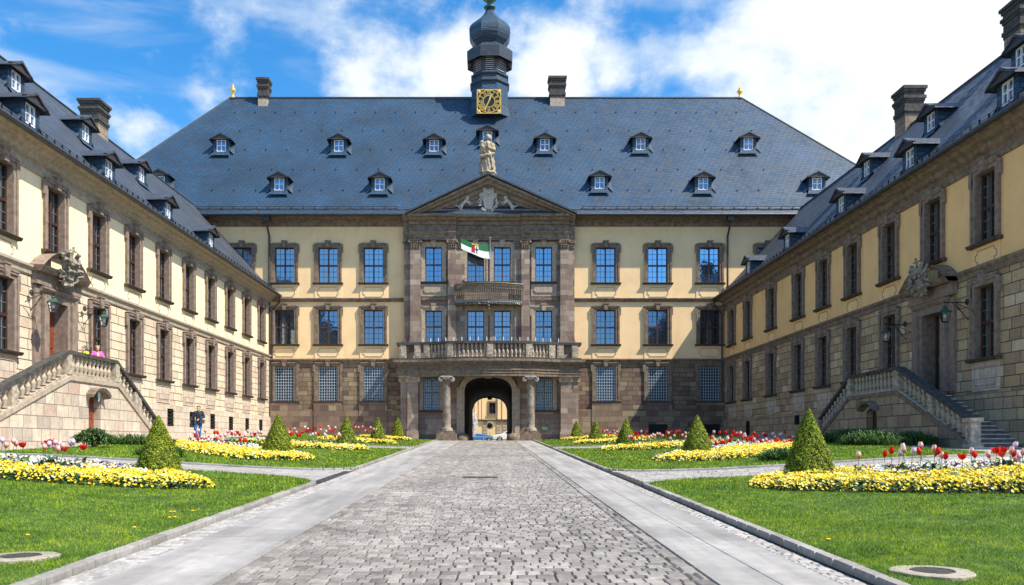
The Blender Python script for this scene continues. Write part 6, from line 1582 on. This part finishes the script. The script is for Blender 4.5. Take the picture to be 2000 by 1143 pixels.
for i, (px, py) in enumerate([(333, 1017), (340, 1017), (331, 1029), (341, 1028), (262, 1050), (54, 1068), (1618, 1075), (376, 1015)]):
    Y = 1.26 / ((py - VY) / FP + .026 - .002); x = mx(px, Y); z = gz(x, Y) + HL
    t = empty('dandelion', (x, Y, z), 0, ['yellow dandelion in a small group near the left kerb, upper left one', 'yellow dandelion in a small group near the left kerb, upper right one', 'yellow dandelion in a small group near the left kerb, lower left one', 'yellow dandelion in a small group near the left kerb, lower right one', 'lone yellow dandelion in the left lawn between kerb and manhole', 'yellow dandelion just behind the left manhole', 'yellow dandelion beside the right kerb', 'small yellow dandelion close to the left kerb, right of the group of four'][i], 'dandelion', 'dandelions in the lawn')
    m = MB(); m.tube([(0, 0, 0), (0, 0, .075)], .004, 4); m.build('stem', M['stem'], t)
    m = MB(); m.lathe([(.005, 0), (.022, .006), (.024, .012), (.012, .018)], (0, 0, .072), 12, mod=lambda a, z: 1 + .15 * math.sin(a * 12)); m.build('bloom', M['dand'], t)

# ---------------------------------------------------------------- street furniture in the ground
M['castiron'] = simple('cast_iron', (.10, .095, .09), .55, 30, .35, metal=.3, bstr=.3)
M['concrete'] = simple('concrete', (.32, .28, .22), .85, 14, .25, bstr=.4)
def manhole(x, y, r, label):
    z = gz(x, y) + HL; t = empty('manhole', (x, y, z), 0, label, 'manhole', 'manhole covers in the lawn')
    m = MB(); g = random.Random(int(x * 9)); 
    m.lathe([(r * 1.9, -.05), (r * 1.9, .004), (r * 1.82, .012), (r * 1.02, .012), (r * 1.02, -.0)], (0, 0, 0), 48, mod=lambda a, z: 1 + (.04 * math.sin(a * 3) + .025 * math.sin(a * 7) + .015 * math.sin(a * 13))); m.build('concrete_ring', M['concrete'], t)
    m = MB(); m.lathe([(r, -.02), (r, .018), (r * .94, .018), (r * .93, .010), (r * .02, .010)], (0, 0, 0), 30)
    for i in range(-5, 6):
        L_ = math.sqrt(max(0, (r * .88) ** 2 - (i * r * .16) ** 2)); m.box(-L_, L_, i * r * .16 - r * .03, i * r * .16 + r * .03, .010, .016)
    m.build('cover', M['castiron'], t)
manhole(mx(40, 7.6), 7.6, .17, 'round iron manhole cover in a concrete ring in the left lawn')
manhole(3.72, 6.85, .17, 'round iron manhole cover in a concrete ring in the right lawn')
t = empty('drain_grate', (-.18, 19.5, gz(0, 19.5) + .004), 0, 'narrow rusty drain grate set across the cobbled road', 'drain grate')
m = MB(); m.box(-.42, .42, -.12, -.09, 0, .02); m.box(-.42, .42, .09, .12, 0, .02); m.box(-.42, -.39, -.09, .09, 0, .02); m.box(.39, .42, -.09, .09, 0, .02); m.build('frame', simple('rusty_iron', (.16, .10, .07), .8, 20, .4), t)
m = MB(); m.box(-.39, .39, -.09, .09, -.02, .004)
for i in range(20): m.box(-.38 + i * .04, -.362 + i * .04, -.09, .09, .004, .015)
m.build('grille', M['castiron'], t)
for s, x, ya, yb, lab in ((-1, lEdge(19) + .02, 17.9, 21.9, 'dark slot drain across the mouth of the left side path'), (1, rEdge(19) - .02, 17.2, 21.5, 'dark slot drain across the mouth of the right side path')):
    m = MB(); n = 8
    for i in range(n):
        y0, y1 = ya + (yb - ya) * i / n, ya + (yb - ya) * (i + 1) / n - .03; z = gz(x, y0); m.box(x - .10, x + .10, y0, y1, z - .05, z + .022)
        for q in range(10): yy = y0 + (y1 - y0) * (q + .5) / 10; m.box(x - .08, x + .08, yy - .012, yy + .012, z + .022, z + .03)
    tag(m.build('slot_drain', M['castiron']), lab, 'drain')
# ---------------------------------------------------------------- green notice plate on the portico pier wall
t = empty('notice_plate', (mx(1064, FY - .62), FY - .62, mz(837, FY - .62)), 0, 'small green metal plate with pale lettering on the stone wall right of the arch', 'sign')
m = MB(); m.prism([(-.34, -.12), (-.30, -.16), (.30, -.16), (.34, -.12), (.34, .12), (.30, .16), (-.30, .16), (-.34, .12)], 'y', -.03, .02); m.build('plate', simple('sign_green', (.015, .20, .05), .35, 5, .1), t)
m = MB()
for (a, b, z) in ((-.25, -.16, .08), (-.15, -.07, .08), (-.06, .04, .08), (.05, .14, .08), (.15, .25, .08), (-.17, -.06, .0), (-.04, .07, .0), (.09, .17, .0), (-.22, .0, -.08), (.02, .2, -.08)):
    x = a
    while x < b: m.box(x, x + .014, -.036, -.03, z - .025, z + .025); x += .024
m.build('lettering', M['wood_white'], t)
m = MB()
for (a, b) in (((-.30, .14), (.30, .14)), ((.30, .14), (.32, .12)), ((.32, .12), (.32, -.12)), ((.32, -.12), (.30, -.14)), ((.30, -.14), (-.30, -.14)), ((-.30, -.14), (-.32, -.12)), ((-.32, -.12), (-.32, .12)), ((-.32, .12), (-.30, .14))): m.tube([(a[0], -.035, a[1]), (b[0], -.035, b[1])], .008, 4)
m.build('rim', M['gold'], t)
# ---------------------------------------------------------------- people
M['shoe'] = simple('shoe', (.03, .03, .03), .5, 10, .2)
skin = simple('skin', (.55, .33, .25), .55, 20, .08, bstr=0)
def person(name_label, loc, face, pose, height=1.75, hair=(.16, .08, .04), top=(.02, .025, .05), legs=(.02, .09, .28), shoes=(.03, .03, .03), long_coat=False):
    """pose: dict of joints in metres for a 1.75 m body facing -y"""
    t = empty('person', loc, face, name_label, 'person'); S = height / 1.75; t.scale = (S, S, S)
    J = dict(pelvis=(0, 0, .95), chest=(0, -.01, 1.30), neck=(0, -.02, 1.50), head=(0, -.04, 1.63), shL=(-.18, 0, 1.43), shR=(.18, 0, 1.43), elL=(-.25, .03, 1.15), elR=(.25, .03, 1.15), haL=(-.24, -.1, .92), haR=(.24, -.1, .92),
             hiL=(-.09, 0, .92), hiR=(.09, 0, .92), knL=(-.10, -.02, .50), knR=(.10, -.02, .50), anL=(-.10, .03, .09), anR=(.10, .03, .09)); J.update(pose); J = {k: Vector(v) for k, v in J.items()}
    b = MB()
    b.cap(J['pelvis'], J['chest'], .125, .135, 12); b.cap(J['chest'] + Vector((-.07, 0, .02)), J['chest'] + Vector((.07, 0, .02)), .12, .12, 10); b.cap(J['shL'], J['shR'], .065, .065, 8); b.cap(J['chest'], J['neck'], .10, .055, 10); b.cap(J['neck'], J['head'], .052, .05, 10)
    hd = J['head']; b.ball(hd + Vector((0, 0, .02)), .092, 14, 10, (.86, 1.0, 1.2)); b.cap(hd + Vector((0, -.045, -.06)), hd + Vector((0, -.055, -.065)), .045, .04); b.cap(hd + Vector((0, -.09, .02)), hd + Vector((0, -.108, -.01)), .012, .016, 6)
    for s in (-1, 1): b.ball(hd + Vector((s * .082, .0, .0)), .02, 6, 5, (.5, 1, 1.5))
    for q in 'LR':
        b.cap(J['sh' + q], J['el' + q], .052, .042); b.cap(J['el' + q], J['ha' + q], .042, .028)
        d = (J['ha' + q] - J['el' + q]).normalized(); h0 = J['ha' + q]; side_ = d.cross(Vector((0, 1, .2))).normalized(); b.cap(h0, h0 + d * .07, .028, .034, 8)
        for f in range(4):
            o = side_ * (.025 - .017 * f); L_ = [.055, .066, .062, .048][f]; b.tube([h0 + d * .08 + o, h0 + d * (.08 + L_ * .55) + o, h0 + d * (.075 + L_) + o + Vector((0, -.016, -.006))], [.010, .009, .007], 6)
        b.tube([h0 + d * .03 + side_ * .03, h0 + d * .065 + side_ * .055, h0 + d * .09 + side_ * .06], [.012, .010, .008], 6)
        b.cap(J['hi' + q], J['kn' + q], .088, .058); b.cap(J['kn' + q], J['an' + q], .056, .038); b.cap(J['an' + q] + Vector((0, .02, -.04)), J['an' + q] + Vector((0, -.14, -.055)), .04, .032)
    bo = b.build('body', skin, t, True); remesh(bo, .0085)
    c = MB(); pelv = J['pelvis']
    c.cap(pelv + Vector((0, 0, -.06)), J['chest'], .155, .165, 14); c.cap(J['chest'] + Vector((-.07, 0, .02)), J['chest'] + Vector((.07, 0, .02)), .145, .145, 12); c.cap(J['shL'], J['shR'], .088, .088, 10); c.cap(J['chest'] + Vector((0, 0, .1)), J['neck'] + Vector((0, .01, -.03)), .12, .075, 12)
    for q in 'LR': c.cap(J['sh' + q], J['el' + q], .078, .066); c.cap(J['el' + q], J['ha' + q] + (J['el' + q] - J['ha' + q]) * .06, .064, .046)
    co = c.build('jacket', simple('cloth_' + str(len(bpy.data.materials)), top, .85, 25, .2), t, True); remesh(co, .012)
    c = MB(); c.cap(pelv + Vector((-.05, 0, -.02)), pelv + Vector((.05, 0, -.02)), .125, .125, 12)
    for q in 'LR': c.cap(J['hi' + q], J['kn' + q], .108, .078); c.cap(J['kn' + q], J['an' + q] + Vector((0, 0, .0)), .076, .060)
    po = c.build('trousers', simple('cloth_' + str(len(bpy.data.materials)), legs, .85, 25, .25), t, True); remesh(po, .012)
    for q in 'LR':
        c = MB(); c.cap(J['an' + q] + Vector((0, .03, -.045)), J['an' + q] + Vector((0, -.17, -.055)), .052, .042); c.build('shoe', M['shoe'], t, True)
    c = MB(); rr = random.Random(2); c.ball(hd + Vector((0, .015, .05)), .098, 14, 9, (.92, 1.02, 1.1)); 
    for i in range(14): a = rr.uniform(0, 6.28); c.ball(hd + Vector((.07 * math.cos(a), .03 + .07 * math.sin(a), .09 + rr.uniform(-.03, .04))), .035, 6, 5)
    # keep the face clear
    c2 = MB(); c2.v = [v if not (v[1] < hd.y - .055 and v[2] < hd.z + .07) else (v[0], hd.y - .05, v[2]) for v in c.v]; c2.f = c.f
    ho = c2.build('hair', simple('hair_' + str(len(bpy.data.materials)), hair, .7, 40, .3), t, True)
    e = MB()
    for s in (-1, 1): e.ball(hd + Vector((s * .032, -.083, .025)), .009, 6, 4)
    e.build('eyes', M['black'], t)
    return t, J
Ym = 45.0; xm_ = mx(388, Ym)
man, J = person('person in navy jacket and blue jeans with shoulder bag, walking along the left wing', (xm_, Ym, gz(xm_, Ym) - .02), R(12),
    dict(elR=(.27, .05, 1.20), haR=(.04, -.22, 1.06), shL=(-.19, 0, 1.42), elL=(-.33, .04, 1.17), haL=(-.42, -.06, .97), knL=(-.16, -.16, .53), anL=(-.10, .06, .16), knR=(.07, -.03, .50), anR=(.06, -.08, .08)), 1.80)
c = MB(); c.tube([(-.02, -.17, 1.46), (.1, -.19, 1.25), (.2, -.14, 1.03)], .018, 5); c.box(.10, .30, -.17, .02, .84, 1.04); c.build('shoulder_bag', simple('bag_cloth', (.05, .055, .06), .8, 10, .2), man)
c = MB(); c.cap((0, -.07, 1.50), (.04, -.12, 1.44), .07, .055); c.build('scarf', simple('scarf_green', (.03, .12, .05), .9, 20, .3), man, True)
c = MB(); c.tube([(-.42, -.10, .95), (-.36, -.14, .80), (-.30, -.18, .70)], .012, 5)
tag(c.build('walking_stick', M['bark'], None, loc=None), 'thin brown folded stick in the hand of the walking person', 'stick'); bpy.data.objects['walking_stick'].matrix_world = Matrix.Translation(man.location) @ Matrix.Rotation(R(12), 4, 'Z') @ Matrix.Scale(1.8 / 1.75, 4)
def on_landing(px, ly):
    for k in range(400):
        Y = 30 + k * .02; p = local(WL, XLf(Y), ly, 0)
        if VX + FP * p.x / p.y >= px: return p
    return p
zf = 2.66 + EYE
p = on_landing(190, -1.72)
wm, J = person('person in a bright pink jacket with curly fair hair leaning on the left stair balustrade', (p.x, p.y, zf), R(35),
    dict(elL=(-.27, -.10, 1.18), haL=(-.12, -.34, 1.06), elR=(.27, -.10, 1.18), haR=(.14, -.34, 1.06), head=(0, -.06, 1.63)), 1.60, hair=(.42, .27, .15), top=(.75, .10, .38), legs=(.10, .05, .12))
c = MB(); c.cap((0, -.13, 1.38), (0, -.155, 1.18), .06, .05); c.build('yellow_shirt', simple('yellow_cloth', (.75, .62, .10), .9, 10, .1), wm, True)
p = on_landing(168, -1.70)
kd, J = person('smaller person in a lime yellow jacket bending over the left stair balustrade', (p.x, p.y, zf), R(-25),
    dict(chest=(.06, -.12, 1.26), neck=(.10, -.20, 1.43), head=(.10, -.24, 1.55), shL=(-.08, -.14, 1.38), shR=(.26, -.14, 1.38), elL=(-.16, -.32, 1.22), haL=(.02, -.46, 1.22), elR=(.42, -.30, 1.27), haR=(.66, -.34, 1.20)), 1.50, hair=(.30, .17, .09), top=(.62, .72, .02), legs=(.04, .05, .10))

# ---------------------------------------------------------------- beyond the arch: house, cars, traffic mirror, white blossom tree
YB_ = 116.0
hs_ = empty('town_house', (0, YB_, 0), 0, 'ochre town house with grey framed window and pilaster strips seen through the arch', 'house')
m = MB(); wx0, wx1, wz0, wz1 = mx(955.5, YB_), mx(967.5, YB_), mz(808, YB_), mz(787, YB_)
m.cells(-14, 16, 1.0, 16, 0, [(wx0, wx1, wz0, wz1)]); m.box(-14, 16, .5, 8, 1.0, 16); m.build('wall', stucco('house_plaster', (.72, .55, .28)), hs_)
m = MB(); m.box(wx0, wx1, .1, .14, wz0, wz1); wn = m.build('window', M['dark'], hs_)
m = MB(); wm_ = (wx0 + wx1) / 2; m.box(wm_ - .05, wm_ + .05, .05, .1, wz0, wz1); m.box(wx0, wx1, .04, .09, (wz0 + wz1) / 2 - .04, (wz0 + wz1) / 2 + .04); m.build('frame', M['wood'], wn)
m = MB(); m.box(wx0 - .2, wx0, -.1, .1, wz0, wz1); m.box(wx1, wx1 + .2, -.1, .1, wz0, wz1); m.box(wx0 - .2, wx1 + .2, -.1, .1, wz1, wz1 + .22); m.box(wx0 - .28, wx1 + .28, -.18, .1, wz0 - .2, wz0); m.build('surround', M['trim'], wn)
m = MB(); zb2 = mz(821.5, YB_); m.box(-14, 16, -.25, 0, zb2 - .12, zb2 + .12); m.build('course', M['trim_dark'], hs_)
m = MB()
for px in (922, 930, 938, 943, 975, 984, 990, 1003):
    x = mx(px, YB_); m.box(x - .22, x + .22, -.16, 0, zb2 + .15, 16)
m.build('pilaster_strip', M['yellow'], hs_)
m = MB()
for px in (915, 948, 974, 986):
    x = mx(px, YB_)
    for k in range(8): m.box(x - .30, x + .30, -.10, 0, 1.2 + k * .42, 1.2 + k * .42 + .36)
m.build('quoin', M['trim_light'], hs_)
m = MB(); m.prism([(-1, 16), (4, 19), (9, 16)], 'x', -14.5, 16.5); m.build('roof', M['slate_wing'], hs_)
def car(loc, rz, col, label, L_=4.2, Wd=1.75, Hc=1.45):
    t = empty('parked_car', loc, rz, label, 'car', 'cars parked beyond the arch'); paint = simple('paint_' + str(len(bpy.data.materials)), col, .25, 2, .05, bstr=0, spec=.6); h = L_ / 2
    side_ = [(-h, .35), (-h, .75), (-h + .15, .92), (-h * .45, 1.0), (h * .55, .98), (h - .1, .85), (h, .65), (h, .32)]
    def sil(): return [(-h, .32), (-h + .02, .70), (-h * .82, .84), (-h * .44, .95), (-h * .12, Hc - .06), (h * .18, Hc), (h * .55, Hc - .10), (h * .86, 1.0), (h, .92), (h, .32)]
    m = MB(); m.prism([(-h, .32), (-h + .02, .70), (-h * .82, .84), (-h * .44, .95), (h * .9, .98), (h, .90), (h, .32)][::-1], 'y', -Wd/2, Wd/2); 
    k = len(m.v); cab = [(-h * .46, .94), (-h * .12, Hc - .04), (h * .2, Hc), (h * .6, Hc - .08), (h * .9, .96)]; w2 = Wd/2 - .14
    n = len(cab); vs = [(x, -(w2 if z > 1 else Wd/2 - .02), z) for x, z in cab] + [(x, (w2 if z > 1 else Wd/2 - .02), z) for x, z in cab]
    m.add(vs, [(i, i + 1, n + i + 1, n + i) for i in range(n - 1)] + [tuple(range(n))[::-1], tuple(range(n, 2 * n))]); bd = m.build('body', paint, t)
    bd.modifiers.new('b', 'BEVEL').width = .04
    for s in (-1, 1):
        m = MB(); f = lambda x, z: (x, s * (Wd/2 - .02 - (z - .95) / (Hc - .95) * .12 + .012), z)
        m.add([f(-h * .36, 1.0), f(h * .12, 1.0), f(h * .12, Hc - .12), f(-h * .10, Hc - .14)], [(0, 1, 2, 3)]); m.add([f(h * .16, 1.0), f(h * .74, 1.0), f(h * .52, Hc - .16), f(h * .16, Hc - .12)], [(0, 1, 2, 3)]); m.build('side_window', M['glass_low'], t)
        for xx in (-h * .62, h * .62):
            m = MB(); m.lathe([(.33, -.1), (.34, -.05), (.34, .05), (.33, .1)], (0, 0, 0), 20); m.xf(Matrix.Translation((xx, s * (Wd/2 - .08), .33)) @ Matrix.Rotation(PI/2, 4, 'X')); wq = m.build('wheel', M['black'], t)
            m = MB(); m.lathe([(.20, -.115), (.21, .115)], (0, 0, 0), 12); m.xf(Matrix.Translation((xx, s * (Wd/2 - .08), .33)) @ Matrix.Rotation(PI/2, 4, 'X')); m.build('rim', simple('rim', (.5, .5, .5), .3, 4, .1, metal=.7) if 'rim' not in M else M['rim'], wq); M['rim'] = wq.children[0].data.materials[0]
    m = MB(); m.box(-h - .01, -h + .05, -Wd/2 + .1, -Wd/2 + .4, .62, .76); m.build('headlight', M['wood_white'], t); m = MB(); m.box(-h - .01, -h + .05, Wd/2 - .4, Wd/2 - .1, .62, .76); m.build('headlight', M['wood_white'], t)
    return t
gY = gz(0, 100)
car((mx(996, 99), 99, gY), R(3), (.8, .8, .82), 'white hatchback parked beyond the arch, on the right')
car((mx(935, 103), 103, gY - .1), R(178), (.03, .16, .42), 'blue car parked beyond the arch, left of the white car', 4.3, 1.75, 1.15)
tm = empty('traffic_mirror', (mx(957, 96.5), 96.5, gY), 0, 'round traffic mirror on a pole in front of the parked cars beyond the arch', 'traffic mirror')
m = MB(); m.tube([(0, 0, 0), (0, 0, mz(845, 96.5) - gY)], .04, 8); m.build('pole', simple('blue_grey_pole', (.10, .22, .32), .5, 3, .1), tm)
zc_ = mz(831, 96.5) - gY; m = MB(); m.lathe([(.44, 0), (.46, .06), (.42, .10), (.02, .12)], (0, 0, 0), 24); m.xf(Matrix.Translation((0, 0, zc_)) @ Matrix.Rotation(PI/2, 4, 'X')); m.build('mirror_frame', M['trim_light'], tm)
m = MB(); m.ball((0, -.10, zc_), .31, 20, 10, (1, .25, 1)); m.build('mirror', M['black'], tm, True)
tb = empty('blossom_tree', (mx(924, 100), 100, gY), 0, 'small white blossoming tree at the left of the view through the arch', 'tree')
m = MB(); m.tube([(0, 0, 0), (.05, 0, 1.6), (-.1, 0, 3.2)], [.09, .07, .03], 6)
for k in range(6): a = k * 1.05; m.tube([(0, 0, 1.2 + k * .25), (.5 * math.cos(a), .5 * math.sin(a), 1.9 + k * .3)], [.04, .015], 4)
m.build('trunk', M['bark'], tb)
N = 1500; P = rng.normal(0, 1, (N, 3)); P /= np.linalg.norm(P, axis=1)[:, None]; P *= (rng.uniform(.2, 1, N) ** .5)[:, None]; P = P * np.array([.75, .75, 1.7]) + np.array([-.1, 0, 2.2])
V_, F_ = quads_oriented(P, rng.normal(0, 1, (N, 3)), .10, .10, rng.uniform(0, 6, N), None, ''); link('crown', npmesh('crown', V_, F_, islandmat('blossom', [(0, (.35, .42, .30)), (.25, (.8, .8, .8)), (1, (.86, .86, .88))], .7, .2, trans=.3)), tb)
bl = MB(); bl.tube([(-2, 0, .55), (2.2, 0, .55)], .03, 6)
for xx in (-2, -.6, .8, 2.2): bl.tube([(xx, 0, 0), (xx, 0, .56)], .03, 6)
tag(bl.build('barrier_rail', M['grille'], None, loc=(.1, 95.5, gY)), 'low blue-grey rail beyond the arch in front of the cars', 'railing')
